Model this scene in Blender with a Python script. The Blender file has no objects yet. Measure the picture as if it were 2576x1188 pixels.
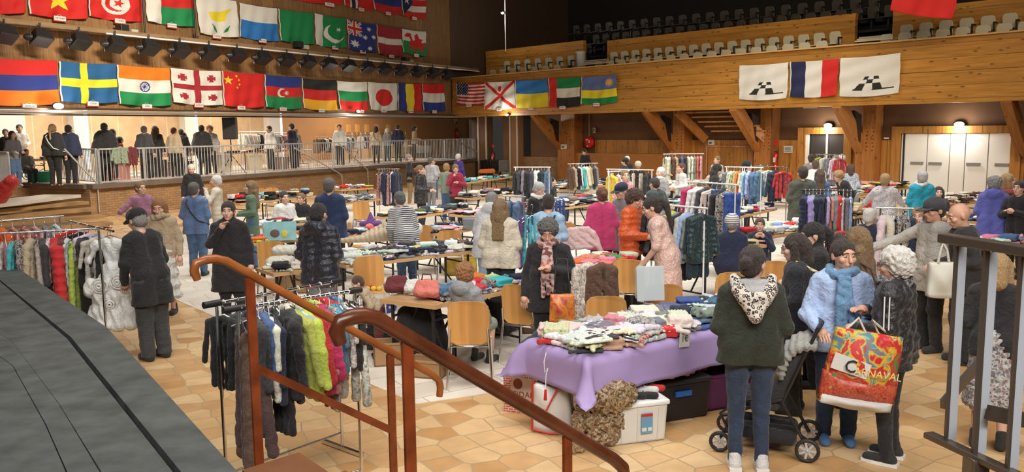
import bpy, math, random
import numpy as np
from mathutils import Matrix, Vector
import openvdb
SC = bpy.context.scene
R = random.Random(7)
# ------------------------------------------------------------------ camera
FPX, PITCH, ROLL, CH = 2100.0, math.radians(7.27), -0.012, 2.58
_f = Vector((0, math.cos(PITCH), -math.sin(PITCH)))
_r0 = Vector((1, 0, 0)); _u0 = Vector((0, math.sin(PITCH), math.cos(PITCH)))
_r = _r0*math.cos(ROLL) + _u0*math.sin(ROLL)
_u = _u0*math.cos(ROLL) - _r0*math.sin(ROLL)
cam = bpy.data.objects.new('camera', bpy.data.cameras.new('camera'))
SC.collection.objects.link(cam)
cam.matrix_world = Matrix(((_r.x, _u.x, -_f.x, 0), (_r.y, _u.y, -_f.y, 0), (_r.z, _u.z, -_f.z, CH), (0, 0, 0, 1)))
cam.data.sensor_width = 36; cam.data.lens = FPX/2576*36; cam.data.clip_start = .05; cam.data.clip_end = 300
SC.camera = cam
# ------------------------------------------------------------------ view, world, lamps
SC.view_settings.view_transform = 'Standard'; SC.view_settings.look = 'None'
SC.view_settings.gamma = 1; SC.view_settings.use_curve_mapping = False
SC.view_settings.exposure = 0.22
SC.cycles.adaptive_threshold = .02
w = bpy.data.worlds.new('world'); SC.world = w; w.use_nodes = True
w.node_tree.nodes['Background'].inputs[0].default_value = (1, .9, .78, 1)
w.node_tree.nodes['Background'].inputs[1].default_value = .03
SC.cycles.max_bounces = 5; SC.cycles.diffuse_bounces = 3; SC.cycles.glossy_bounces = 2
SC.cycles.transmission_bounces = 4; SC.cycles.transparent_max_bounces = 6
SC.cycles.sample_clamp_indirect = 4
def area(name, loc, to, sx, sy, power, col=(1, .95, .88), spread=180):
    l = bpy.data.lights.new(name, 'AREA'); l.shape = 'RECTANGLE'; l.size = sx; l.size_y = sy
    l.energy = power; l.color = col; l.spread = math.radians(spread)
    o = bpy.data.objects.new(name, l); SC.collection.objects.link(o); o.location = loc
    o.rotation_euler = (Vector(to)-Vector(loc)).to_track_quat('-Z', 'Y').to_euler(); return o
# lamps of the hall's ceiling rig, above the picture, plus an added front fill
area('ceiling_rig_lamp', (0, 7, 9.3), (0, 8.5, 0), 9, 4, 330, (1, .96, .9), 120)
area('ceiling_rig_lamp', (-3, 16, 9.3), (-3, 18, 0), 12, 5, 560, (1, .96, .9), 110)
area('ceiling_rig_lamp', (6, 16, 9.3), (6, 19, 0), 10, 5, 560, (1, .96, .9), 110)
area('ceiling_rig_lamp', (2, 27, 9.3), (2, 28, 0), 16, 4, 640, (1, .94, .86), 110)
area('flag_wall_lamp', (-3, 17, 10.5), (-10, 26, 5), 5, 1.2, 520, (1, .86, .68), 70)
area('front_fill_light', (2, -3, 8.2), (2, 9, .8), 12, 2, 620, (1, .95, .88), 110)  # added unseen fill from behind the camera, brightens faces and the foreground
area('balcony_lamp', (6, 13, 9.2), (9, 32, 3.8), 12, 1, 300, (1, .8, .52), 80)
# ------------------------------------------------------------------ pixels to points
def ray(px, py):
    return (_f*FPX + _r*(px-1288) + _u*(594-py)).normalized()
CAMP = Vector((0, 0, CH))
def G(px, py, z=0.0):
    d = ray(px, py); return CAMP + d*((z-CH)/d.z)
def D(px, py, y):
    d = ray(px, py); return CAMP + d*(y/d.y)
class Line:
    """a vertical plane standing on a line through two ground points"""
    def __init__(s, a, b, off=0):
        s.a = Vector((a[0], a[1], 0)); v = Vector((b[0]-a[0], b[1]-a[1], 0)); s.L = v.length
        s.u = v.normalized(); s.n = Vector((s.u.y, -s.u.x, 0))      # n points to the camera's side
        if s.n.dot(CAMP-s.a) < 0: s.n = -s.n
        s.a = s.a + s.n*off
    def uz(s, px, py, n=0):
        d = ray(px, py); t = ((s.a+s.n*n)-CAMP).dot(s.n)/d.dot(s.n); p = CAMP+d*t
        return ((p-s.a).dot(s.u), p.z)
    def p(s, u, z, n=0): return s.a+s.u*u+s.n*n+Vector((0, 0, z))
    def M(s): return Matrix(((s.u.x, s.n.x, 0, s.a.x), (s.u.y, s.n.y, 0, s.a.y), (0, 0, 1, 0), (0, 0, 0, 1)))
FW = Line(G(0, 571), G(1133, 453))          # flag wall
WB = Line(G(1300, 450.6), G(2400, 506.5))   # wall under the balcony
BF = Line(G(1382, 466), G(2557, 532))       # balcony front
# ------------------------------------------------------------------ materials
MC = {}
def node_mat(name):
    m = bpy.data.materials.new(name); m.use_nodes = True; t = m.node_tree
    return m, t, t.nodes['Principled BSDF']
def mat(name, col, rough=.6, metal=0, bump=0, bs=40, var=0, vs=3, emit=0, alpha=1, coat=0, trans=0):
    if name in MC: return MC[name]
    m, t, b = node_mat(name); N = t.nodes; L = t.links
    b.inputs['Base Color'].default_value = (*col, 1); b.inputs['Roughness'].default_value = rough
    b.inputs['Metallic'].default_value = metal
    if coat: b.inputs['Coat Weight'].default_value = coat
    if trans: b.inputs['Transmission Weight'].default_value = trans
    if alpha < 1: b.inputs['Alpha'].default_value = alpha
    if emit: b.inputs['Emission Color'].default_value = (*col, 1); b.inputs['Emission Strength'].default_value = emit
    if bump or var:
        tc = N.new('ShaderNodeTexCoord')
    if bump:
        n = N.new('ShaderNodeTexNoise'); n.inputs['Scale'].default_value = bs; n.inputs['Detail'].default_value = 3
        L.new(tc.outputs['Object'], n.inputs['Vector']); bp = N.new('ShaderNodeBump'); bp.inputs['Strength'].default_value = bump
        bp.inputs['Distance'].default_value = .01
        L.new(n.outputs['Fac'], bp.inputs['Height']); L.new(bp.outputs['Normal'], b.inputs['Normal'])
    if var:
        n = N.new('ShaderNodeTexNoise'); n.inputs['Scale'].default_value = vs; n.inputs['Detail'].default_value = 4
        L.new(tc.outputs['Object'], n.inputs['Vector']); cr = N.new('ShaderNodeValToRGB')
        cr.color_ramp.elements[0].position = .3; cr.color_ramp.elements[1].position = .7
        cr.color_ramp.elements[0].color = (*[c*(1-var) for c in col], 1)
        cr.color_ramp.elements[1].color = (*[min(1, c*(1+var)) for c in col], 1)
        L.new(n.outputs['Fac'], cr.inputs[0]); L.new(cr.outputs[0], b.inputs['Base Color'])
    MC[name] = m; return m
def wood(name, c1, c2, axis='x', plank=.18, scale=1.0, knots=.5, rough=.45, seam=.45):
    """boards along one axis of the object's own space, seams between boards, dark knots"""
    if name in MC: return MC[name]
    m, t, b = node_mat(name); N = t.nodes; L = t.links
    tc = N.new('ShaderNodeTexCoord'); mp = N.new('ShaderNodeMapping'); L.new(tc.outputs['Object'], mp.inputs['Vector'])
    s = {'x': (.6, 1, 9), 'z': (9, 1, .6)}[axis]; mp.inputs['Scale'].default_value = [v*scale for v in s]
    n = N.new('ShaderNodeTexNoise'); n.inputs['Scale'].default_value = 1.6; n.inputs['Detail'].default_value = 6
    L.new(mp.outputs[0], n.inputs['Vector'])
    cr = N.new('ShaderNodeValToRGB'); cr.color_ramp.elements[0].color = (*c1, 1); cr.color_ramp.elements[1].color = (*c2, 1)
    cr.color_ramp.elements[0].position = .35; cr.color_ramp.elements[1].position = .65
    L.new(n.outputs['Fac'], cr.inputs[0])
    # knots
    k = N.new('ShaderNodeTexVoronoi'); k.inputs['Scale'].default_value = 1; mk = N.new('ShaderNodeMapping')
    L.new(tc.outputs['Object'], mk.inputs['Vector']); mk.inputs['Scale'].default_value = {'x': (2.2, 2.2, 6.0), 'z': (6.0, 2.2, 2.2)}[axis]
    L.new(mk.outputs[0], k.inputs['Vector']); kr = N.new('ShaderNodeMapRange')
    kr.inputs['From Min'].default_value = .1; kr.inputs['From Max'].default_value = .2; kr.inputs['To Min'].default_value = 1-knots; kr.inputs['To Max'].default_value = 1
    L.new(k.outputs['Distance'], kr.inputs['Value'])
    # seams
    sx = N.new('ShaderNodeSeparateXYZ'); L.new(tc.outputs['Object'], sx.inputs[0])
    d = N.new('ShaderNodeMath'); d.operation = 'DIVIDE'; L.new(sx.outputs['Z' if axis == 'x' else 'X'], d.inputs[0]); d.inputs[1].default_value = plank
    fr = N.new('ShaderNodeMath'); fr.operation = 'FRACT'; L.new(d.outputs[0], fr.inputs[0])
    gt = N.new('ShaderNodeMath'); gt.operation = 'GREATER_THAN'; L.new(fr.outputs[0], gt.inputs[0]); gt.inputs[1].default_value = .05
    sm = N.new('ShaderNodeMapRange'); L.new(gt.outputs[0], sm.inputs['Value']); sm.inputs['To Min'].default_value = 1-seam
    fl = N.new('ShaderNodeMath'); fl.operation = 'FLOOR'; L.new(d.outputs[0], fl.inputs[0])
    wn = N.new('ShaderNodeTexWhiteNoise'); wn.noise_dimensions = '1D'; L.new(fl.outputs[0], wn.inputs['W'])
    wr = N.new('ShaderNodeMapRange'); L.new(wn.outputs['Value'], wr.inputs['Value']); wr.inputs['To Min'].default_value = .8; wr.inputs['To Max'].default_value = 1.15
    a = N.new('ShaderNodeMath'); a.operation = 'MULTIPLY'; L.new(kr.outputs[0], a.inputs[0]); L.new(sm.outputs[0], a.inputs[1])
    a2 = N.new('ShaderNodeMath'); a2.operation = 'MULTIPLY'; L.new(a.outputs[0], a2.inputs[0]); L.new(wr.outputs[0], a2.inputs[1])
    vm = N.new('ShaderNodeVectorMath'); vm.operation = 'SCALE'; L.new(cr.outputs[0], vm.inputs[0]); L.new(a2.outputs[0], vm.inputs['Scale'])
    L.new(vm.outputs[0], b.inputs['Base Color']); b.inputs['Roughness'].default_value = rough
    MC[name] = m; return m
def bricky(name, c1, c2, mortar, bw, bh, ms, rough=.7, off=.5, rot=None, coord='Object', bump=.3, squash=1, noise=.0):
    if name in MC: return MC[name]
    m, t, b = node_mat(name); N = t.nodes; L = t.links
    tc = N.new('ShaderNodeTexCoord'); mp = N.new('ShaderNodeMapping'); L.new(tc.outputs[coord], mp.inputs['Vector'])
    if rot: mp.inputs['Rotation'].default_value = rot
    br = N.new('ShaderNodeTexBrick'); br.offset = off; br.squash = squash; L.new(mp.outputs[0], br.inputs['Vector'])
    br.inputs['Color1'].default_value = (*c1, 1); br.inputs['Color2'].default_value = (*c2, 1); br.inputs['Mortar'].default_value = (*mortar, 1)
    br.inputs['Scale'].default_value = 1; br.inputs['Brick Width'].default_value = bw; br.inputs['Row Height'].default_value = bh
    br.inputs['Mortar Size'].default_value = ms; br.inputs['Mortar Smooth'].default_value = .2; br.inputs['Bias'].default_value = 0
    n = N.new('ShaderNodeTexNoise'); n.inputs['Scale'].default_value = 2.5; n.inputs['Detail'].default_value = 5; L.new(tc.outputs[coord], n.inputs['Vector'])
    mr = N.new('ShaderNodeMapRange'); L.new(n.outputs['Fac'], mr.inputs['Value']); mr.inputs['To Min'].default_value = .7; mr.inputs['To Max'].default_value = 1.3
    vm = N.new('ShaderNodeVectorMath'); vm.operation = 'SCALE'; L.new(br.outputs['Color'], vm.inputs[0]); L.new(mr.outputs[0], vm.inputs['Scale'])
    L.new(vm.outputs[0], b.inputs['Base Color']); b.inputs['Roughness'].default_value = rough
    bp = N.new('ShaderNodeBump'); bp.inputs['Strength'].default_value = bump; bp.inputs['Distance'].default_value = .004; bp.invert = True
    L.new(br.outputs['Fac'], bp.inputs['Height']); L.new(bp.outputs['Normal'], b.inputs['Normal'])
    MC[name] = m; return m
def cloth(name, kind='plain', rough=.85):
    """fabric whose colour is the object's own colour"""
    if name in MC: return MC[name]
    m, t, b = node_mat(name); N = t.nodes; L = t.links
    oi = N.new('ShaderNodeObjectInfo'); tc = N.new('ShaderNodeTexCoord'); b.inputs['Roughness'].default_value = rough
    b.inputs['Sheen Weight'].default_value = .15
    col = oi.outputs['Color']
    def tex(fac, hard, dark):
        mr = N.new('ShaderNodeMapRange'); L.new(fac, mr.inputs['Value']); mr.inputs['From Min'].default_value = hard[0]; mr.inputs['From Max'].default_value = hard[1]
        mx = N.new('ShaderNodeMix'); mx.data_type = 'RGBA'; L.new(mr.outputs[0], mx.inputs['Factor']); L.new(oi.outputs['Color'], mx.inputs['A']); mx.inputs['B'].default_value = (*dark, 1)
        return mx.outputs['Result']
    if kind in ('stripe', 'stripe_dark', 'stripe_red'):
        wv = N.new('ShaderNodeTexWave'); wv.bands_direction = 'Z'; wv.inputs['Scale'].default_value = 10 if kind != 'stripe_red' else 6; wv.inputs['Distortion'].default_value = 1.2
        wv.inputs['Detail'].default_value = 0; L.new(tc.outputs['Object'], wv.inputs['Vector'])
        col = tex(wv.outputs['Fac'], (.45, .55), {'stripe': (.8, .8, .8), 'stripe_dark': (.03, .03, .05), 'stripe_red': (.55, .03, .05)}[kind])
    elif kind == 'stripe_x':
        wv = N.new('ShaderNodeTexWave'); wv.bands_direction = 'X'; wv.inputs['Scale'].default_value = 6; L.new(tc.outputs['Object'], wv.inputs['Vector'])
        col = tex(wv.outputs['Fac'], (.45, .55), (.75, .75, .72))
    elif kind in ('floral', 'print'):
        v = N.new('ShaderNodeTexNoise'); v.inputs['Scale'].default_value = 26 if kind == 'print' else 14; v.inputs['Detail'].default_value = 1; L.new(tc.outputs['Object'], v.inputs['Vector'])
        v2 = N.new('ShaderNodeValToRGB'); e = v2.color_ramp; e.interpolation = 'CONSTANT'
        e.elements[0].color = (.05, .05, .07, 1); e.elements[1].position = .42; e.elements[1].color = (.6, .6, .56, 1)
        x = e.elements.new(.56); x.color = (.5, .12, .1, 1); x = e.elements.new(.62); x.color = (.1, .16, .2, 1)
        L.new(v.outputs['Color' if kind == 'floral' else 'Fac'], v2.inputs[0])
        mx = N.new('ShaderNodeMix'); mx.data_type = 'RGBA'; mx.inputs['Factor'].default_value = .5; L.new(oi.outputs['Color'], mx.inputs['A']); L.new(v2.outputs[0], mx.inputs['B']); col = mx.outputs['Result']
    elif kind == 'spot':
        v = N.new('ShaderNodeTexVoronoi'); v.inputs['Scale'].default_value = 38; L.new(tc.outputs['Object'], v.inputs['Vector'])
        mr = N.new('ShaderNodeMath'); mr.operation = 'COMPARE'; mr.inputs[1].default_value = .36; mr.inputs[2].default_value = .12; L.new(v.outputs['Distance'], mr.inputs[0])
        col = tex(mr.outputs[0], (0, 1), (.02, .018, .015))
    elif kind == 'swirl':
        v = N.new('ShaderNodeTexNoise'); v.inputs['Scale'].default_value = 16; v.inputs['Detail'].default_value = 0; v.inputs['Distortion'].default_value = 1.5; L.new(tc.outputs['Object'], v.inputs['Vector'])
        mr = N.new('ShaderNodeMath'); mr.operation = 'COMPARE'; mr.inputs[1].default_value = .5; mr.inputs[2].default_value = .03; L.new(v.outputs['Fac'], mr.inputs[0])
        col = tex(mr.outputs[0], (0, 1), (.75, .7, .66) if name.endswith('white') else (.35, .16, .15))
    elif kind == 'denim':
        v = N.new('ShaderNodeTexNoise'); v.inputs['Scale'].default_value = 9; v.inputs['Detail'].default_value = 5; L.new(tc.outputs['Object'], v.inputs['Vector'])
        mr = N.new('ShaderNodeMapRange'); L.new(v.outputs['Fac'], mr.inputs['Value']); mr.inputs['From Min'].default_value = .3; mr.inputs['From Max'].default_value = .7; mr.inputs['To Min'].default_value = .7; mr.inputs['To Max'].default_value = 1.4
        vm = N.new('ShaderNodeVectorMath'); vm.operation = 'SCALE'; L.new(oi.outputs['Color'], vm.inputs[0]); L.new(mr.outputs[0], vm.inputs['Scale']); col = vm.outputs[0]
    L.new(col, b.inputs['Base Color'])
    n = N.new('ShaderNodeTexNoise'); n.inputs['Scale'].default_value = 17; n.inputs['Detail'].default_value = 4; n.inputs['Distortion'].default_value = 1.3; L.new(tc.outputs['Object'], n.inputs['Vector'])
    bp = N.new('ShaderNodeBump'); bp.inputs['Strength'].default_value = .65; bp.inputs['Distance'].default_value = .03
    L.new(n.outputs['Fac'], bp.inputs['Height']); L.new(bp.outputs['Normal'], b.inputs['Normal'])
    MC[name] = m; return m
CL = {k: cloth('fabric_'+k, k) for k in ('plain', 'stripe', 'stripe_dark', 'stripe_red', 'stripe_x', 'floral', 'print', 'spot', 'swirl', 'denim')}
CL['swirlw'] = cloth('fabric_swirl_white', 'swirl')
CL['shiny'] = cloth('fabric_shiny', 'plain', .38)
def attr_mat(name, rough=.75):
    if name in MC: return MC[name]
    m, t, b = node_mat(name); a = t.nodes.new('ShaderNodeAttribute'); a.attribute_name = 'Col'
    t.links.new(a.outputs['Color'], b.inputs['Base Color']); b.inputs['Roughness'].default_value = rough
    b.inputs['Subsurface Weight'].default_value = 0
    MC[name] = m; return m
# ------------------------------------------------------------------ mesh builder
WM = {}
def rotz(a): return Matrix.Rotation(a, 4, 'Z')
class MB:
    def __init__(s): s.v = []; s.f = []; s.sm = []; s.mi = []; s.cm = 0
    def add(s, vs, fs, smooth=False):
        o = len(s.v); s.v += [tuple(p) for p in vs]; s.f += [tuple(i+o for i in f) for f in fs]
        s.sm += [smooth]*len(fs); s.mi += [s.cm]*len(fs); return s
    def box(s, c, d, rot=None, taper=1.0):
        x, y, z = d[0]/2, d[1]/2, d[2]/2; t = taper
        vs = [Vector(p) for p in ((-x, -y, -z), (x, -y, -z), (x, y, -z), (-x, y, -z), (-x*t, -y*t, z), (x*t, -y*t, z), (x*t, y*t, z), (-x*t, y*t, z))]
        if rot: vs = [rot @ p for p in vs]
        c = Vector(c); return s.add([p+c for p in vs], [(3, 2, 1, 0), (4, 5, 6, 7), (0, 1, 5, 4), (1, 2, 6, 5), (2, 3, 7, 6), (3, 0, 4, 7)])
    def bar(s, a, b, w, h=None, up=(0, 0, 1)):
        h = h or w; a = Vector(a); b = Vector(b); d = (b-a).normalized(); up = Vector(up)
        if abs(d.dot(up)) > .99: up = Vector((0, 1, 0))
        x = d.cross(up).normalized()*w/2; y = x.cross(d).normalized()*h/2
        vs = [a-x-y, a+x-y, a+x+y, a-x+y, b-x-y, b+x-y, b+x+y, b-x+y]
        return s.add(vs, [(0, 1, 2, 3), (7, 6, 5, 4), (0, 4, 5, 1), (1, 5, 6, 2), (2, 6, 7, 3), (3, 7, 4, 0)])
    def tube(s, pts, r, n=8, cap=True):
        pts = [Vector(p) for p in pts]; rs = r if isinstance(r, (list, tuple)) else [r]*len(pts); vs = []; prev = None
        for i, p in enumerate(pts):
            d = (pts[min(i+1, len(pts)-1)]-pts[max(i-1, 0)]).normalized()
            if prev is None:
                up = Vector((0, 0, 1)) if abs(d.z) < .9 else Vector((1, 0, 0)); x = d.cross(up).normalized()
            else: x = (prev-d*prev.dot(d)).normalized()
            prev = x; y = d.cross(x)
            vs += [p+(x*math.cos(2*math.pi*k/n)+y*math.sin(2*math.pi*k/n))*rs[i] for k in range(n)]
        fs = [(i*n+k, i*n+(k+1) % n, (i+1)*n+(k+1) % n, (i+1)*n+k) for i in range(len(pts)-1) for k in range(n)]
        s.add(vs, fs, True)
        if cap: s.add([vs[k] for k in range(n)], [tuple(range(n))[::-1]]); s.add([vs[-n+k] for k in range(n)], [tuple(range(n))])
        return s
    def lathe(s, prof, c=(0, 0, 0), n=16, rot=None):
        vs = []
        for r, z in prof:
            vs += [Vector((r*math.cos(2*math.pi*k/n), r*math.sin(2*math.pi*k/n), z)) for k in range(n)]
        if rot: vs = [rot @ p for p in vs]
        c = Vector(c); m = len(prof)
        return s.add([p+c for p in vs], [(i*n+k, i*n+(k+1) % n, (i+1)*n+(k+1) % n, (i+1)*n+k) for i in range(m-1) for k in range(n)], True)
    def prism(s, poly, fn, t0, t1):
        """poly: 2-D outline; fn(x, y, t) gives the point"""
        n = len(poly); vs = [fn(x, y, t0) for x, y in poly]+[fn(x, y, t1) for x, y in poly]
        return s.add(vs, [tuple(range(n))[::-1], tuple(range(n, 2*n))]+[(i, (i+1) % n, n+(i+1) % n, n+i) for i in range(n)])
    def ball(s, c, r, n=10, m=7, rot=None):
        r = r if isinstance(r, (tuple, list)) else (r, r, r); vs = []
        for i in range(m+1):
            a = math.pi*i/m-math.pi/2
            vs += [Vector((r[0]*math.cos(a)*math.cos(2*math.pi*k/n), r[1]*math.cos(a)*math.sin(2*math.pi*k/n), r[2]*math.sin(a))) for k in range(n)]
        if rot: vs = [rot @ p for p in vs]
        c = Vector(c); return s.add([p+c for p in vs], [(i*n+k, i*n+(k+1) % n, (i+1)*n+(k+1) % n, (i+1)*n+k) for i in range(m) for k in range(n)], True)
    def build(s, name, m, parent=None, world=False, kind=None, bevel=0, color=None):
        vs = s.v
        if world and parent is not None:
            iv = WM[parent.name].inverted(); vs = [iv @ Vector(p) for p in vs]
        me = bpy.data.meshes.new(name); me.from_pydata([tuple(p) for p in vs], [], s.f); ms = m if isinstance(m, (list, tuple)) else [m]
        for q in ms: me.materials.append(q)
        me.polygons.foreach_set('use_smooth', s.sm); me.polygons.foreach_set('material_index', s.mi); me.update()
        return put(name, me, parent, kind, bevel, color)
def put(name, me, parent=None, kind=None, bevel=0, color=None, M=None):
    o = bpy.data.objects.new(name, me); SC.collection.objects.link(o)
    if parent is not None: o.parent = parent
    if M is not None: o.matrix_local = M
    WM[o.name] = (WM[parent.name] if parent is not None else Matrix.Identity(4)) @ (M if M is not None else Matrix.Identity(4))
    if kind: o['kind'] = kind
    if color: o.color = (*color, 1)
    if bevel:
        b = o.modifiers.new('bevel', 'BEVEL'); b.width = bevel; b.segments = 2; b.limit_method = 'ANGLE'
    return o
def tag(o, label, cat, group=None):
    o['label'] = label; o['category'] = cat
    if group: o['group'] = group
    return o
def thing(name, label, cat, M=None, group=None):
    M = M if M is not None else Matrix.Identity(4)
    o = bpy.data.objects.new(name, None); SC.collection.objects.link(o); o.empty_display_size = .1; o.matrix_world = M; WM[o.name] = M.copy()
    return tag(o, label, cat, group)
def at(loc, yaw=0, s=1): return Matrix.Translation(Vector(loc)) @ rotz(yaw) @ Matrix.Scale(s, 4)
def dup(o, M=None, parent=None, color=None):
    c = o.copy(); SC.collection.objects.link(c)
    if parent is not None: c.parent = parent
    if M is not None: c.matrix_local = M
    WM[c.name] = (WM[parent.name] if parent is not None else Matrix.Identity(4)) @ (M if M is not None else c.matrix_local)
    if color: c.color = (*color, 1)
    return c
def duptree(root, M, label=None, group=None, first=False):
    if first: root.matrix_world = M; WM[root.name] = M.copy(); r = root; kids = []
    else:
        r = root.copy(); SC.collection.objects.link(r); r.matrix_world = M; WM[r.name] = M.copy(); kids = list(root.children)
    if label: r['label'] = label
    if group: r['group'] = group
    for ch in kids:
        c = ch.copy(); SC.collection.objects.link(c); c.parent = r; WM[c.name] = M @ ch.matrix_local
        for g in ch.children:
            d = g.copy(); SC.collection.objects.link(d); d.parent = c
    return r
def text_mesh(txt, size=1.0, ext=.002):
    cu = bpy.data.curves.new('lettering', 'FONT'); cu.body = txt; cu.size = size; cu.extrude = ext; cu.align_x = 'CENTER'; cu.align_y = 'CENTER'; cu.resolution_u = 2
    o = bpy.data.objects.new('lettering', cu); SC.collection.objects.link(o)
    dg = bpy.context.evaluated_depsgraph_get(); me = bpy.data.meshes.new_from_object(o.evaluated_get(dg)); bpy.data.objects.remove(o); return me
chrome = mat('chrome', (.75, .76, .78), .18, 1)
steel = mat('galvanised_steel', (.5, .5, .5), .42, .4, var=.15, vs=6)
blackm = mat('black_metal', (.02, .02, .022), .4)
blackp = mat('black_plastic', (.018, .018, .02), .45)
white_metal = mat('white_metal', (.8, .8, .8), .35)
white_p = mat('white_plastic', (.78, .78, .76), .4)
# ================================================================== the setting
def struct(name, mb, m, M=None):
    o = mb.build(name, m, None, kind='structure')
    if M is not None: o.matrix_world = M; WM[o.name] = M.copy()
    return o
pine = wood('pine_boards', (.33, .145, .022), (.47, .225, .04), 'x', .42, 1, .62)
pine_v = wood('pine_boards_upright', (.36, .15, .028), (.5, .235, .05), 'z', .62, 1, .5)
pine_beam = wood('pine_beam', (.3, .11, .022), (.42, .17, .04), 'z', 5, 1, .6)
brown_wall = mat('brown_wall_panel', (.15, .075, .035), .8, var=.12, vs=1.5)
flag_wall = wood('flag_wall_cladding', (.17, .085, .03), (.27, .145, .055), 'z', .55, 1.4, .3, .7, .2)
brick = bricky('brick', (.26, .15, .07), (.34, .2, .095), (.13, .085, .05), .22, .075, .006, .8, rot=(math.pi/2, 0, 0))
stone = mat('platform_stone', (.55, .5, .45), .35, var=.12, vs=2)
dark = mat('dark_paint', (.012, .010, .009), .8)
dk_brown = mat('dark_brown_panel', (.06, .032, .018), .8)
# tile floor: tan tiles in a small stretcher pattern
m, t, b = node_mat('tan_tiles'); N = t.nodes; L = t.links
tc = N.new('ShaderNodeTexCoord'); mp = N.new('ShaderNodeMapping'); L.new(tc.outputs['Object'], mp.inputs['Vector'])
mp.inputs['Rotation'].default_value = (0, 0, math.radians(-32))
v = N.new('ShaderNodeTexVoronoi'); v.feature = 'DISTANCE_TO_EDGE'; v.inputs['Scale'].default_value = 3.6; v.inputs['Randomness'].default_value = .42; v.voronoi_dimensions = '2D'
v2 = N.new('ShaderNodeTexVoronoi'); v2.inputs['Scale'].default_value = 3.6; v2.inputs['Randomness'].default_value = .42; v2.voronoi_dimensions = '2D'
L.new(mp.outputs[0], v.inputs['Vector']); L.new(mp.outputs[0], v2.inputs['Vector'])
sp = N.new('ShaderNodeSeparateColor'); L.new(v2.outputs['Color'], sp.inputs[0])
cr = N.new('ShaderNodeValToRGB'); e = cr.color_ramp; e.elements[0].color = (.47, .25, .095, 1); e.elements[1].color = (.66, .46, .25, 1)
x = e.elements.new(.35); x.color = (.58, .35, .16, 1); x = e.elements.new(.7); x.color = (.64, .42, .21, 1)
L.new(sp.outputs[0], cr.inputs[0])
ns = N.new('ShaderNodeTexNoise'); ns.inputs['Scale'].default_value = 5; ns.inputs['Detail'].default_value = 6; L.new(tc.outputs['Object'], ns.inputs['Vector'])
nr = N.new('ShaderNodeMapRange'); L.new(ns.outputs['Fac'], nr.inputs['Value']); nr.inputs['To Min'].default_value = .75; nr.inputs['To Max'].default_value = 1.25
vm = N.new('ShaderNodeVectorMath'); vm.operation = 'SCALE'; L.new(cr.outputs[0], vm.inputs[0]); L.new(nr.outputs[0], vm.inputs['Scale'])
gr = N.new('ShaderNodeMapRange'); L.new(v.outputs['Distance'], gr.inputs['Value']); gr.inputs['From Min'].default_value = .018; gr.inputs['From Max'].default_value = .035
mx = N.new('ShaderNodeMix'); mx.data_type = 'RGBA'; L.new(gr.outputs[0], mx.inputs['Factor']); mx.inputs['A'].default_value = (.42, .3, .17, 1); L.new(vm.outputs[0], mx.inputs['B'])
L.new(mx.outputs['Result'], b.inputs['Base Color']); b.inputs['Roughness'].default_value = .5
bp = N.new('ShaderNodeBump'); bp.inputs['Distance'].default_value = .003; bp.inputs['Strength'].default_value = .5; L.new(gr.outputs[0], bp.inputs['Height']); L.new(bp.outputs[0], b.inputs['Normal'])
tan_tiles = m
pale = bricky('pale_stone_slabs', (.62, .56, .47), (.7, .65, .57), (.44, .38, .3), .62, .42, .008, .5, rot=(0, 0, math.radians(-32)), bump=.2)
fl = MB().box((2, 20, -.05), (90, 70, .1)); struct('floor', fl, tan_tiles)
pp = [G(1047, 1017), G(420, 745), G(470, 560), G(1100, 475), G(2300, 500), G(2560, 600), G(2330, 760), G(1780, 850), G(1330, 975)]
mb = MB(); mb.prism([(p.x, p.y) for p in pp], lambda x, y, t: Vector((x, y, t)), -.02, .004); struct('floor_pale_slabs', mb, pale)
struct('ceiling', MB().box((2, 20, 11.6), (90, 70, .2)), dark)
struct('wall_rear', MB().box((0, -6, 5), (70, .3, 13)), dk_brown)
struct('wall_far_left', MB().box((-32, 20, 5), (.3, 60, 13)), dk_brown)
struct('wall_far_right', MB().box((24, 20, 5), (.3, 60, 13)), dk_brown)
# flag wall (upper) over the platform opening
u1, zb = FW.uz(1133, 288); u1b, _ = FW.uz(1195, 185)
zb = 3.32
uJ = FW.uz(1140, 288)[0]; uT = FW.uz(1192, 100)[0]
FM = FW.M()
struct('wall_left_upper', MB().box(((uT-30)/2, -.3, 7.5), (uT+30, .6, 8.2)), flag_wall, FM)
o = MB(); o.box(((uT-30)/2, .02, zb-.05), (uT+30, .9, .07)); struct('trim_1', o, mat('opening_lintel', (.24, .2, .16), .5), FM)
o = MB(); o.box(((uT-30)/2, .28, zb+.03), (uT+30, .07, .05)); o.box(((uT-30)/2, .2, zb-.14), (uT+30, .1, .05)); struct('trim_2', o, mat('dark_rail', (.07, .05, .04), .4, .3), FM)
# light bridge: a beam with a steel rail under it
zr = 5.62
o = MB(); o.box(((uT-30)/2, .3, zr+.12), (uT+30, .55, .14)); struct('trim_3', o, wood('bridge_beam', (.26, .16, .08), (.36, .24, .13), 'x', 4, 1, .2), FM)
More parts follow.
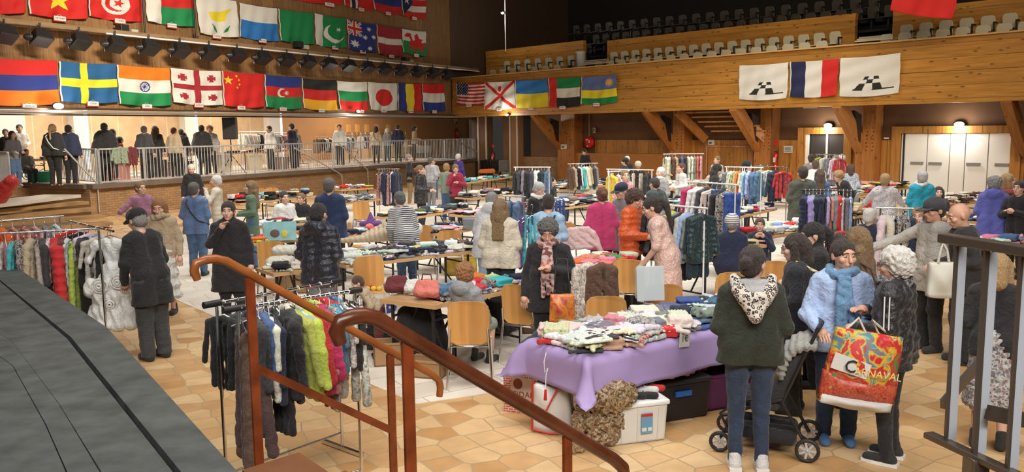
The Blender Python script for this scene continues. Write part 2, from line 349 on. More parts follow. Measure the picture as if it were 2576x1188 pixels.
# platform
PH = 1.0
uS = FW.uz(215, 470)[0]; 
uE = FW.uz(1207, 420)[0]
pw = MB(); pw.box(((uS+uE)/2, .05, PH/2-.05), (uE-uS, .3, PH-.12)); pw.box((uS+.15, -1.6, PH/2-.06), (.3, 3.2, PH-.13)); pw.box((uS-6, -3.1, PH/2-.06), (12, .3, PH-.13)); struct('wall_platform', pw, brick, FM)
pt = MB(); pt.box(((uS+uE)/2, -9.7, PH-.06), (uE-uS, 19.4, .12)); pt.box(((uS-40)/2, -11.3, PH-.06), (uS+40, 16.2, .12)); uL = FW.uz(20, 480)[0]; pt.box((uL-4, -1.6, PH-.06), (8, 3.2, .12)); struct('platform_floor', pt, stone, FM)
pe = MB(); pe.box(((uS+uE)/2, .12, PH-.03), (uE-uS, .5, .14)); pe.box((uS+.1, -1.6, PH-.03), (.4, 3.3, .14)); struct('trim_platform_edge', pe, mat('platform_edge_slab', (.13, .1, .08), .5, var=.2), FM)
# hall behind the platform: tan panels and bright windows
PN = -8.5
zp = 4.6
tanw = bricky('tan_panels', (.68, .47, .27), (.72, .5, .29), (.85, .7, .5), 1.25, 6, .02, .6, 0, rot=(math.pi/2, 0, 0), bump=.1)
pale_w = mat('pale_wall', (.8, .78, .74), .7)
def bk(px): return FW.uz(px, 330, PN)[0]
bwm = MB(); bwm.box(((bk(1240)-40)/2, PN-.15, 3), (bk(1240)+40, .3, 4.4)); struct('wall_platform_back', bwm, tanw, FM)
def panel(name, x0, x1, m, nn=.05, z0=PH, z1=zp, th=.06):
    a, c = bk(x0), bk(x1); return struct(name, MB().box(((a+c)/2, PN+nn, (z0+z1)/2), (c-a, th, z1-z0)), m, FM)
day = mat('daylit_pane', (.95, .98, 1), .3, emit=2.2)
panel('wall_platform_pier', -60, 62, pale_w, .06); panel('wall_platform_pier.001', 172, 198, pale_w, .2, th=.4); panel('wall_platform_pier.002', 452, 478, pale_w, .2, th=.4); panel('wall_platform_pier.003', 664, 692, pale_w, .2, th=.4)
for i, (a, c) in enumerate(((198, 218), (478, 494), (692, 707))):
    x0, x1 = bk(a), bk(c)
    f = struct('window_%d' % (i+1), MB().box(((x0+x1)/2, PN+.03, 2.9), (x1-x0+.1, .1, 3.6)), white_p, FM)
    p = MB().box(((x0+x1)/2, PN+.09, 2.9), (x1-x0, .03, 3.5)).build('pane', day); p.parent = f
panel('wall_platform_lining', 707, 1230, mat('orange_panels', (.6, .31, .13), .55, var=.05, vs=.4), .03)
struct('ceiling_platform', MB().box(((uE-40)/2, -9.8, 4.75), (uE+40, 18.4, .12)), mat('platform_ceiling', (.6, .5, .4), .8), FM)
for i, px in enumerate((60, 300, 560, 860)):
    uu = bk(px); p = FW.p(uu, 4.6, -4.5); area('platform_ceiling_lamp', p, (p.x, p.y, 0), 6, 3, 260, (1, .9, .76))
# ---------------- end of the platform: posts, dark doorway, red door
endM = WM_end = BF.M()
# wall under the balcony
ux = lambda px, py=330, n=0: WB.uz(px, py, n)[0]
WL, WR = ux(1340), ux(2760)
WBM = WB.M()
zc = 3.35
def wbox(name, x0, x1, z0, z1, m, n0=0, n1=.1, kind='structure', px=True):
    a, c = (ux(x0), ux(x1)) if px else (x0, x1)
    return struct(name, MB().box(((a+c)/2, (n0+n1)/2, (z0+z1)/2), (c-a, abs(n1-n0), z1-z0)), m, WBM)
wbox('wall_right', 1335, 2760, -.1, 4.0, brown_wall, -.4, 0)
zw = WB.uz(2000, 352.5)[1]
for i, (a, c) in enumerate(((1500, 1990), (1990, 2028), (2143, 2262), (2566, 2760))): wbox('wall_right_wainscot.%03d' % i if i else 'wall_right_wainscot', a, c, 0, zw, pine_v, 0, .08)
wbox('trim_bench_panel', 1445, 1690, 0, WB.uz(1600, 386)[1], mat('orange_pine_panel', (.42, .17, .04), .45, var=.12, vs=1), .08, .5)
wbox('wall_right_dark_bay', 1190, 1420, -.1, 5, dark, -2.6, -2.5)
# corner posts
for i, (a, c, m) in enumerate(((1203, 1222, dk_brown), (1222, 1243, brown_wall), (1283, 1300, brown_wall), (1303, 1320, mat('tan_post', (.3, .15, .07), .7)))):
    wbox('wall_corner_post.%03d' % i if i else 'wall_corner_post', a, c, -.1, 3.5, m, .1, .5)
for i, px in enumerate((1221, 1241, 1301, 1319)):
    wbox('trim_post_edge.%03d' % i if i else 'trim_post_edge', px-1.5, px+1.5, 0, 3.4, mat('cream_trim', (.6, .52, .42), .5), .5, .54)
wbox('wall_low_brick', 1318, 1420, 0, WB.uz(1360, 395)[1], brick, -.6, .1)
o = tag(MB().box((0, 0, 0), (.01, .01, .01)).build('red_fire_door', mat('red_door', (.5, .05, .025), .5)), 'red door with white frame and notice at the end of the platform', 'door')
bpy.data.objects.remove(o)
def uzbox(line, name, x0, y0, x1, y1, m, n, th, parent=None, **k):
    a, z1 = line.uz(x0, y0, n); c, z0 = line.uz(x1, y1, n)
    mb = MB().box(((a+c)/2, n, (z0+z1)/2), (abs(c-a), th, abs(z1-z0)))
    o = mb.build(name, m, parent, **k)
    if parent is None: o.matrix_world = line.M(); WM[o.name] = line.M()
    return o
uzbox(FW, 'door_1', 1186, 302, 1206, 404, mat('red_door', (.5, .05, .025), .5), -8.3, .08, kind='structure')
p = uzbox(FW, 'trim_red_door', 1181, 300, 1187, 404, white_p, -8.25, .1, kind='structure')
# ---------------- doors
def door_set(name, x0, x1, y0, leaves, leafm, framew=36, n=.1):
    a, c = ux(x0), ux(x1); z1 = WB.uz((x0+x1)/2, y0)[1]; fw = .3
    fr = MB(); fr.box((a-fw/2, n, z1/2), (fw, .24, z1)); fr.box((c+fw/2, n, z1/2), (fw, .24, z1)); fr.box(((a+c)/2, n, z1+.12), (c-a+2*fw, .26, .24))
    d = struct(name, fr, pine_v, WBM)
    e = sorted(set([x0]+leaves+[x1])); hands = []
    for i in range(len(e)-1):
        p, q = ux(e[i]), ux(e[i+1])
        lf = MB().box(((p+q)/2, n-.02, z1/2), (q-p-.03, .06, z1-.02)).build('door_leaf', leafm, d)
        hands.append((lf, p, q))
    return d, hands, z1
white_door = mat('white_door_enamel', (.9, .9, .9), .3)
d, hs, z1 = door_set('door_2', 2272, 2550, 335, [2338, 2395, 2434, 2492], white_door)
for i in (0, 1, 3, 4):
    lf, p, q = hs[i]; z = WB.uz(2400, 412)[1]
    hx = (p*.35+q*.65) if i % 2 == 0 else (p*.6+q*.4)
    MB().box((hx, .14, z), (.42, .06, .09)).build('push_bar', mat('push_bar_grey', (.25, .25, .25), .4), lf)
MB().box((ux(2280), .14, z1/2), (.05, .05, z1)).build('door_seal', blackm, d)
d, hs, z1 = door_set('door_3', 2033, 2130, 337, [2044, 2085], mat('grey_door_glass', (.05, .045, .045), .25))
MB().box((ux(2037), .14, z1/2), (.13, .05, z1)).build('side_panel', white_metal, d)
MB().box((ux(2086.5), .15, z1/2), (.07, .05, z1)).build('meeting_strip', white_metal, d)
# oval bulkhead lamps over the doors and under the balcony
def bulkhead(line, px, py, label, n=.12, r=.16):
    u, z = line.uz(px, py, n); T = thing('bulkhead_lamp', label, 'lamp', line.M() @ at((u, n, z), 0))
    MB().ball((0, 0, .0), (r*1.15, .07, r*.72), 16, 8).build('lamp_body', blackp, T)
    MB().ball((0, .04, 0), (r, .07, r*.55), 16, 8).build('lamp_lens', mat('lamp_lens_glow', (1, .98, .92), .3, emit=9), T)
    l = bpy.data.lights.new('bulkhead_glow', 'POINT'); l.energy = 55; l.color = (1, .93, .8); l.shadow_soft_size = .15
    o = bpy.data.objects.new('bulkhead_glow', l); SC.collection.objects.link(o); o.location = line.p(u, z-.15, n+.35)
bulkhead(WB, 2084, 316, 'glowing oval wall lamp above the dark double door')
bulkhead(WB, 2414, 313, 'glowing oval wall lamp above the wide white doors')
bulkhead(BF, 1277, 289, 'small glowing lamp under the balcony near the platform end', .1, .1)
bulkhead(BF, 1266, 33, 'small glowing lamp high in the dark upper corner', -.72, .1)
bulkhead(FW, 145, 267, 'glowing lamp under the blue and yellow cross flag edge', .5, .16)
bulkhead(FW, 899, 280, 'glowing lamp under the white green red striped flag', .5, .1)
# ---------------- balcony
BM_ = BF.M(); bu = lambda px, py=260, n=0: BF.uz(px, py, n)[0]
B0, B1 = bu(1137), bu(2760); BZ0 = BF.uz(2000, 270)[1]; BZ1 = BF.uz(2000, 125)[1]
print('balcony', BZ0, BZ1, BF.uz(1400, 173), BF.uz(2500, 82), BF.uz(1400, 284), BF.uz(2500, 250), 'wain', zw, 'door', z1)
hz = (BZ1-BZ0)
struct('wall_balcony_front', MB().box(((B0+B1)/2, -.12, BZ0+hz*.24), (B1-B0, .24, hz*.48)), pine, BM_)
struct('wall_balcony_front_upper', MB().box(((B0+B1)/2, -.17, BZ0+hz*.735), (B1-B0, .24, hz*.5)), pine, BM_)
struct('trim_balcony_cap', MB().box(((B0+B1)/2, -.1, BZ1), (B1-B0, .3, .05)), mat('cap_rail', (.5, .3, .12), .4), BM_)
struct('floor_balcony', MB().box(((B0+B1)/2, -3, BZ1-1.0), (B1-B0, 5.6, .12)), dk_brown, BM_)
# second parapet, set back, in three lengths with stair gaps between
N2 = -2.3
def par(i, x0, y0, x1, zb):
    a, z = BF.uz(x0, y0, N2); c, _ = BF.uz(x1, y0, N2)
    struct('wall_second_parapet' + ('.%03d' % i if i else ''), MB().box(((a+c)/2, N2, (z+zb)/2), (c-a, .2, z-zb)), pine, BM_)
    return a, c, z
pA = par(0, 1225, 130, 1471, BZ1-.9); pB = par(1, 1531, 103, 2153, BZ1-.9); pC = par(2, 2250, 27, 2740, BZ1-.9)
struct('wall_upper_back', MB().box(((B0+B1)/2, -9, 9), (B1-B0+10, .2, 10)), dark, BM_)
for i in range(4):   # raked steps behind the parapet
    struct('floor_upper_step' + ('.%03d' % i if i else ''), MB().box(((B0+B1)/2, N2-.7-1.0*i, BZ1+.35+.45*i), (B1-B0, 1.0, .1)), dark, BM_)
struct('wall_upper_left', MB().box((B0-.2, -4.5, 8), (.3, 9, 9)), dk_brown, BM_)

sw = mat('stair_wood', (.32, .19, .08), .5, var=.3, vs=2); 
for i, (xr, yr_, xl, yl, z) in enumerate(((198, 490, 46, 508, .83), (216, 507, 38, 523, .66), (234, 524, 30, 541, .5), (255, 542, 24, 560, .33), (275, 560, 20, 580, .16))):
    a_, c_ = G(xl, yl, z), G(xr, yr_, z); d_ = (c_-a_).normalized(); nn_ = Vector((d_.y, -d_.x, 0)); nn_ = -nn_ if nn_.y < 0 else nn_
    a_ = a_-d_*1.2; c_ = c_+d_*.1; mb = MB(); bk_ = nn_*(.5 if i else 1.2)
    mb.add([a_, c_, c_+bk_, a_+bk_]+[Vector((q.x, q.y, z-.09)) for q in (a_, c_, c_+bk_, a_+bk_)], [(0, 1, 2, 3), (7, 6, 5, 4), (0, 4, 5, 1), (1, 5, 6, 2), (2, 6, 7, 3), (3, 7, 4, 0)])
    struct('floor_platform_step' if i == 0 else 'floor_platform_step.%03d' % i, mb, stone if i == 0 else sw)
# ================================================================== soft shapes
def sdf_mesh(prims, vs, k=.03, disp=None, zmin=None):
    """one closed skin blended over tapered capsules and ellipsoids; returns points and quads"""
    P = []
    for p in prims:
        sub = p[0].isupper(); kk = p[-1] if isinstance(p[-1], float) and len(p) in (5, 6) and p[0] in 'eE' else k
        P.append((p, sub))
    lo = np.full(3, 1e9); hi = -lo
    for p, sub in P:
        if sub: continue
        if p[0] == 'c': a, b, r = np.array(p[1], float), np.array(p[2], float), max(p[3], p[4]); lo = np.minimum(lo, np.minimum(a, b)-r); hi = np.maximum(hi, np.maximum(a, b)+r)
        else: a, r = np.array(p[1], float), np.array(p[2], float); r = r.max() if len(p) > 3 else r; lo = np.minimum(lo, a-r); hi = np.maximum(hi, a+r)
    m = 3*vs+.02; lo -= m; hi += m; n = np.ceil((hi-lo)/vs).astype(int)+1
    F = np.full(n, .3, np.float32)
    ax = [lo[i]+vs*np.arange(n[i]) for i in range(3)]
    for p, sub in P:
        if p[0] in 'cC': a, b, ra, rb = np.array(p[1], float), np.array(p[2], float), p[3], p[4]; l = np.minimum(a, b)-max(ra, rb); h = np.maximum(a, b)+max(ra, rb)
        else: a, r = np.array(p[1], float), np.array(p[2], float); rr = r.max() if len(p) > 3 else r; l = a-rr; h = a+rr
        mm = k+2*vs+.01; i0 = np.maximum(0, np.floor((l-mm-lo)/vs).astype(int)); i1 = np.minimum(n, np.ceil((h+mm-lo)/vs).astype(int)+1)
        if (i1 <= i0).any(): continue
        sl = tuple(slice(i0[i], i1[i]) for i in range(3))
        X = ax[0][sl[0]][:, None, None]; Y = ax[1][sl[1]][None, :, None]; Z = ax[2][sl[2]][None, None, :]
        if p[0] in 'cC':
            d = b-a; L2 = max(d.dot(d), 1e-9); t = np.clip(((X-a[0])*d[0]+(Y-a[1])*d[1]+(Z-a[2])*d[2])/L2, 0, 1)
            q = np.sqrt((X-a[0]-t*d[0])**2+(Y-a[1]-t*d[1])**2+(Z-a[2]-t*d[2])**2)-(ra+(rb-ra)*t)
        else:
            x, y, z = X-a[0], Y-a[1], Z-a[2]
            if len(p) > 3:
                Mi = np.array(p[3]).T; x, y, z = Mi[0, 0]*x+Mi[0, 1]*y+Mi[0, 2]*z, Mi[1, 0]*x+Mi[1, 1]*y+Mi[1, 2]*z, Mi[2, 0]*x+Mi[2, 1]*y+Mi[2, 2]*z
            q0 = np.sqrt((x/r[0])**2+(y/r[1])**2+(z/r[2])**2); q1 = np.sqrt((x/r[0]**2)**2+(y/r[1]**2)**2+(z/r[2]**2)**2)+1e-6
            q = q0*(q0-1)/q1
        f = F[sl]
        if sub: q = -q; hh = np.clip(.5-.5*(f-q)/k, 0, 1); F[sl] = f*(1-hh)+q*hh+k*hh*(1-hh)*.5
        else: hh = np.clip(.5+.5*(f-q)/k, 0, 1); F[sl] = f*(1-hh)+q*hh-k*hh*(1-hh)
    if disp is not None: F = F+disp(ax[0][:, None, None], ax[1][None, :, None], ax[2][None, None, :]).astype(np.float32)
    if zmin is not None: F = np.maximum(F, (zmin-ax[2])[None, None, :].astype(np.float32))
    F[0] = F[-1] = .3; F[:, 0] = F[:, -1] = .3; F[:, :, 0] = F[:, :, -1] = .3
    g = openvdb.FloatGrid(.3); g.copyFromArray(np.ascontiguousarray(F, dtype=np.float32)); pts, q = g.convertToQuads(0.0)
    return pts*vs+lo, q[:, ::-1]
def mesh_from(parts, mats, name='soft'):
    """parts: list of (points, quads, material index)"""
    vs = []; fs = []; mi = []; o = 0
    for v, f, i in parts:
        vs.append(np.asarray(v)); fs.append(np.asarray(f)+o); mi += [i]*len(f); o += len(v)
    v = np.concatenate(vs); f = np.concatenate(fs); me = bpy.data.meshes.new(name)
    me.vertices.add(len(v)); me.vertices.foreach_set('co', v.astype(np.float32).ravel()); me.loops.add(f.size); me.loops.foreach_set('vertex_index', f.astype(np.int32).ravel())
    me.polygons.add(len(f)); me.polygons.foreach_set('loop_start', np.arange(0, f.size, f.shape[1], dtype=np.int32)); me.polygons.foreach_set('loop_total', np.full(len(f), f.shape[1], np.int32))
    me.polygons.foreach_set('use_smooth', np.ones(len(f), bool)); me.polygons.foreach_set('material_index', np.array(mi, np.int32))
    for m in mats: me.materials.append(m)
    me.update(calc_edges=True); return me
def folds(amp, fr, seed=0):
    r = random.Random(seed); ph = [r.uniform(0, 6) for _ in range(9)]
    def f(X, Y, Z):
        a = X*fr*.8+Z*fr*.45+1.4*np.sin(Z*fr*.4+ph[1])+1.1*np.sin(Y*fr*.5+ph[4]); b = Y*fr*.9-Z*fr*.6+1.2*np.sin(X*fr*.5+ph[2]+Z*fr*.3); c = Z*fr*1.3+X*fr*.9+1.5*np.sin(X*fr*.7+ph[5])
        return amp*(1.1*(.6-np.abs(np.sin(a+ph[0])))+.9*(.6-np.abs(np.sin(b+ph[3])))+.6*(.6-np.abs(np.sin(c))))
    return f
PAL = dict(white=(.62, .62, .6), cream=(.55, .5, .4), black=(.012, .012, .014), charcoal=(.04, .042, .045), grey=(.2, .2, .21), navy=(.012, .018, .05), blue=(.03, .09, .32),
 denim=(.06, .12, .23), paleblue=(.28, .42, .58), red=(.5, .02, .02), pink=(.62, .24, .3), magenta=(.42, .02, .12), orange=(.65, .14, .02), yellow=(.65, .48, .06), lime=(.42, .5, .08),
 green=(.03, .3, .12), olive=(.09, .1, .05), brown=(.1, .05, .03), beige=(.42, .33, .22), lilac=(.32, .26, .5), purple=(.12, .04, .2), maroon=(.12, .015, .02), turquoise=(.05, .4, .45), teal=(.008, .03, .04), silver=(.4, .42, .45), sage=(.22, .27, .2), coral=(.6, .17, .14))
CN = dict(paleblue='pale blue', denim='denim blue')
def cn(c): return CN.get(c, c)
# ------------------------------------------------------------------ clothes
def tr(prims): return prims
HG = {}
def hang_mesh(kind, seed):
    r = random.Random(seed); c = []; J = lambda s: r.uniform(-s, s)
    if kind in ('jacket', 'shirt', 'coat', 'puffer'):
        L = {'jacket': .72, 'shirt': .68, 'coat': 1.0, 'puffer': .72}[kind]; t = {'jacket': .042, 'shirt': .026, 'coat': .042, 'puffer': .055}[kind]
        c += [('c', (-.17, 0, -.17), (0, 0, -.13), t, t), ('c', (.17, 0, -.17), (0, 0, -.13), t, t)]
        for x in (-.13, -.05, .05, .13): c.append(('c', (x, J(.01), -.2), (x*1.15, J(.03), -L), t, t*1.1))
        sl = .62 if kind != 'shirt' else .36+.2*r.random()
        for s in (-1, 1): c.append(('c', (s*.18, 0, -.19), (s*(.25+J(.03)), J(.05), -sl), t, t*.85))
        fr = 22
    elif kind == 'dress':
        for x in (-.1, 0, .1): c.append(('c', (x, 0, -.2), (x*1.9, J(.03), -1.05), .03, .045))
        c += [('c', (-.12, 0, -.15), (-.08, 0, -.2), .02, .02), ('c', (.12, 0, -.15), (.08, 0, -.2), .02, .02)]; fr = 30
    elif kind == 'trousers':
        for x in (-.09, -.03, .03, .09): c.append(('c', (x, J(.008), -.12), (x, J(.015), -.98), .024, .026))
        fr = 24
    else:
        for x in (-.12, -.04, .04, .12): c.append(('c', (x, 0, -.12), (x*1.3, J(.03), -.62), .024, .035))
        fr = 30
    f = folds(.006, fr, seed)
    if kind == 'puffer': f0 = f; f = lambda X, Y, Z: f0(X, Y, Z)+.009*np.abs(np.sin(Z*42))-.004
    v, q = sdf_mesh(c, .012, .03, f); return mesh_from([(v, q, 0)], [CL['plain']], 'hanging_'+kind)
for k in ('jacket', 'shirt', 'coat', 'puffer', 'dress', 'trousers', 'skirt'):
    HG[k] = [hang_mesh(k, i+11*len(k)) for i in range(2 if k != 'shirt' else 3)]
hm = MB(); hm.tube([(0, 0, -.1), (0, 0, -.05), (.012, 0, -.03), (.022, 0, -.012), (.018, 0, .008), (0, 0, .018), (-.018, 0, .01), (-.022, 0, -.005)], .0035, 5)
hm.tube([(-.2, 0, -.17), (0, 0, -.1), (.2, 0, -.17)], .007, 5)
hanger_w = hm.build('hanger', white_p); hanger_b = dup(hanger_w); hanger_b.data = hanger_w.data.copy(); hanger_b.data.materials[0] = chrome
HNG = [hanger_w.data, hanger_b.data]
bpy.data.objects.remove(hanger_w); bpy.data.objects.remove(hanger_b)
NG = [0]
def hang(kind, M, colour, pattern=None, label=None, group=None, hanger=True, name=None):
    me = R.choice(HG[kind])
    if pattern:
        key = (me.name, pattern)
        if key not in HG: m2 = me.copy(); m2.materials[0] = CL[pattern]; HG[key] = m2
        me = HG[key]
    nm = name or {'jacket': 'hanging_jacket', 'shirt': 'hanging_shirt', 'coat': 'hanging_coat', 'puffer': 'hanging_puffer_jacket', 'dress': 'hanging_dress', 'trousers': 'hanging_trousers', 'skirt': 'hanging_skirt'}[kind]
    o = put(nm, me, M=M, color=PAL[colour] if isinstance(colour, str) else colour); tag(o, label, 'clothing', group); NG[0] += 1
    if hanger: put('hanger', HNG[NG[0] % 2], o)
    return o
FD = []; FDC = []
for i in range(12):
    r = random.Random(50+i); c = []
    if i % 4 == 0:      # folded flat
        for j in range(6): y = -.1+.04*j; c.append(('c', (-.12+r.uniform(-.02, .02), y, .014), (.12+r.uniform(-.02, .02), y, .014+r.uniform(0, .012)), .022, .022))
        d = folds(.006, 34, i)
    elif i % 4 == 1:    # crumpled
        for j in range(18): a = r.uniform(0, 6.3); q = r.uniform(.02, .13); e = a+r.uniform(1, 2.5); c.append(('c', (q*math.cos(a)*1.2, q*math.sin(a), .02), (r.uniform(.05, .15)*math.cos(e)*1.2, .12*math.sin(e), .015+r.uniform(0, .04)), .017, .012))
        d = folds(.006, 45, i)
    elif i % 4 == 2:    # folded stack
        for z in (.012, .038, .064):
            q_ = r.uniform(-.015, .015)
            for j in range(6): y = -.09+.036*j; c.append(('c', (-.11+q_, y+q_, z), (.11+q_, y, z+r.uniform(-.004, .004)), .0165, .0165))
        d = folds(.0035, 38, i)
    else:               # spread shirt with a sleeve
        for j in range(5): y = -.12+.05*j; c.append(('c', (-.1, y, .01), (.12, y+r.uniform(-.02, .02), .014), .021, .021))
        c += [('c', (-.1, -.08, .02), (-.21, -.15, .02), .024, .018), ('c', (.1, .08, .02), (.2, .16, .02), .024, .018)]; d = folds(.006, 28, i)
    v, q = sdf_mesh(c, .0095, .012 if i % 4 == 2 else .016, d, 0.0); FD.append((v, q)); FDC.append(sdf_mesh(c, .019, .02, None, 0.0))
FM_ = [mesh_from([(v, q, 0)], [CL['plain']], 'folded') for v, q in FD]; FMP = {}
def fold_data(i, pattern=None):
    if not pattern: return FM_[i]
    if (i, pattern) not in FMP: m2 = FM_[i].copy(); m2.materials[0] = CL[pattern]; FMP[i, pattern] = m2
    return FMP[i, pattern]
STV, STQ, STC = [], [], []      # the clothes beyond the three hundred largest
def stuff_add(i, M, col):
    v, q = FDC[i]; m = np.array(M); STQ.append(q+sum(len(x) for x in STV)); STV.append(v @ m[:3, :3].T+m[:3, 3]); STC.append(np.tile([*col, 1], (q.size, 1)))
MIXW = 'white white white cream black grey navy navy denim paleblue red charcoal pink beige black'.split()
MIXD = 'black navy navy charcoal denim grey black white white cream white olive brown grey'.split()
MIXK = 'white white cream pink red orange denim denim grey lime paleblue navy black turquoise white beige'.split()
SHAPE = ['folded flat', 'crumpled', 'stacked', 'spread out']
def clothes(p0, du, dv, L, W, z, n, pal, where, group, indiv=True, layers=1.3, jumble=.6, pats=('stripe', 'print')):
    """n garments strewn over a table top of L by W"""
    nu = max(1, round(math.sqrt(n/layers*L/W))); nv = max(1, math.ceil(n/layers/nu)); cells = [(i, j) for j in range(nv) for i in range(nu)]; out = []
    yaw0 = math.atan2(du.y, du.x)
    for m in range(n):
        i, j = cells[m % len(cells)]; lay = m//len(cells)
        a = (i+.5+R.uniform(-.25, .25))/nu*L; b = (j+.5+R.uniform(-.2, .2))/nv*W; a = min(max(a, .14), L-.14); b = min(max(b, .12), W-.12)
        k = R.randrange(12); c = R.choice(pal); col = [min(1, x*R.uniform(.8, 1.2)) for x in PAL[c]]; s = R.uniform(.75, 1.05)
        P = p0+du*a+dv*b; M = at((P.x, P.y, z+.001+lay*.045), yaw0+R.choice((0, math.pi/2, math.pi))+R.uniform(-jumble, jumble)) @ Matrix.Diagonal((s, s, R.uniform(.8, 1.3), 1))
        if indiv and NF[0] < 300:
            NF[0] += 1; pt = R.choice(pats) if pats and R.random() < .22 else None
            o = put('folded_garment', fold_data(k, pt), M=M, color=col)
            w2 = {'stripe': ' striped', 'print': ' printed'}.get(pt, '')
            tag(o, '%s%s garment %s on the %s' % (cn(c), w2, SHAPE[k % 4], where), 'clothing', '%s%s garments %s on the %s' % (cn(c), w2, SHAPE[k % 4], where)); out.append(o)
        else: stuff_add(k, M, col)
    return out
NF = [0]
# ------------------------------------------------------------------ tables and chairs
tbl_top = wood('table_top_ply', (.35, .2, .1), (.5, .31, .16), 'x', 3, 2, .1, .4)
tbl_edge = mat('table_edge', (.55, .33, .15), .5)
ply = wood('chair_plywood', (.52, .25, .07), (.62, .32, .1), 'z', 4, 1.2, .08, .3, 0)
def table(pl, pr, depth=.75, label='', n=0, pal=MIXW, where='', z0=0, H=.75, indiv=True, layers=1.3, pl3=None, legs=True, cat='table', pats=('stripe', 'print'), group=None):
    a = G(pl[0], pl[1], z0+H) if not isinstance(pl, Vector) else pl; b = G(pr[0], pr[1], z0+H) if not isinstance(pr, Vector) else pr
    du = Vector((b.x-a.x, b.y-a.y, 0)); L = du.length; du.normalize(); dv = Vector((-du.y, du.x, 0))
    if dv.dot(Vector((a.x, a.y, 0))) < 0: dv = -dv
    o = Vector((a.x, a.y, z0)); M = Matrix(((du.x, dv.x, 0, o.x), (du.y, dv.y, 0, o.y), (0, 0, 1, z0), (0, 0, 0, 1)))
    T = thing('trestle_table', label, cat, M, group)
    MB().box((L/2, depth/2, H-.014), (L, depth, .026)).build('table_top', tbl_top, T)
    e = MB(); e.box((L/2, -.008, H-.022), (L+.03, .018, .046)); e.box((L/2, depth+.008, H-.022), (L+.03, .018, .046)); e.box((-.008, depth/2, H-.022), (.018, depth, .046)); e.box((L+.008, depth/2, H-.022), (.018, depth, .046)); e.build('edge_band', tbl_edge, T)
    if legs:
        nL = 2 if L < 2.6 else 3
        for i in range(nL):
            x = L*(.12+.76*i/(nL-1)) if nL > 1 else L/2; sgn = 1 if i < nL/2 else -1
            l = MB()
            for y in (.08, depth-.08): l.bar((x, y, H-.03), (x, y, 0.0), .028)
            l.bar((x, .08, .12), (x, depth-.08, .12), .022); l.bar((x, .08, H-.2), (x, depth-.08, H-.2), .022); l.bar((x, depth/2, .12), (x+sgn*min(.45, L*.3), depth/2, H-.04), .02)
            l.build('folding_leg', blackm, T)
    if n: clothes(o, du, dv, L, depth, z0+H, n, pal, where, '', indiv, layers, pats=pats)
    if n and indiv: clothes(o, du, dv, L, depth, z0+H+.0, int(n*.9), pal, where, '', False, layers)
    return T, o, du, dv, L
ch = thing('plywood_chair', 'bentwood chair', 'chair')
sh = MB()    # backrest shell, rounded top, waisted
pts = [(-.2, .0), (-.205, .06), (-.21, .26), (-.2, .34), (-.16, .385), (-.08, .4), (.08, .4), (.16, .385), (.2, .34), (.21, .26), (.205, .06), (.2, 0), (.13, -.05), (-.13, -.05)]
sh.prism(pts, lambda x, y, t: Vector((x, .2+t+.07*(y+.05)+.25*x*x*-1+.01, .5+y)), 0, .014); sh.build('backrest', ply, ch, bevel=.004)
st = MB(); st.prism([(-.19, -.2), (.19, -.2), (.21, -.1), (.2, .16), (.13, .2), (-.13, .2), (-.2, .16), (-.21, -.1)], lambda x, y, t: Vector((x, y, .44+t+.2*x*x)), 0, .014); st.build('seat', ply, ch, bevel=.004)
for s in (-1, 1):
    MB().tube([(s*.2, -.17, .43), (s*.21, -.2, .40), (s*.225, -.23, 0)], .012, 8).build('leg', chrome, ch)
    MB().tube([(s*.19, .245, .62), (s*.2, .215, .45), (s*.205, .22, .40), (s*.225, .28, 0)], .012, 8).build('leg', chrome, ch)
MB().tube([(-.2, -.17, .43), (-.2, .2, .43), (.2, .2, .43), (.2, -.17, .43)], .011, 6).build('seat_frame', chrome, ch)
CHN = [0]
def chair(px, py, yaw, label, foot=False, group=None):
    p = G(px, py, 0) if foot else G(px, py, .9); yr = math.radians(yaw)
    if not foot: q = rotz(yr) @ Vector((0, .22, 0)); p = Vector((p.x-q.x, p.y-q.y, 0))
    CHN[0] += 1
    return duptree(ch, at((p.x, p.y, .001), yr), label, group, first=CHN[0] == 1)
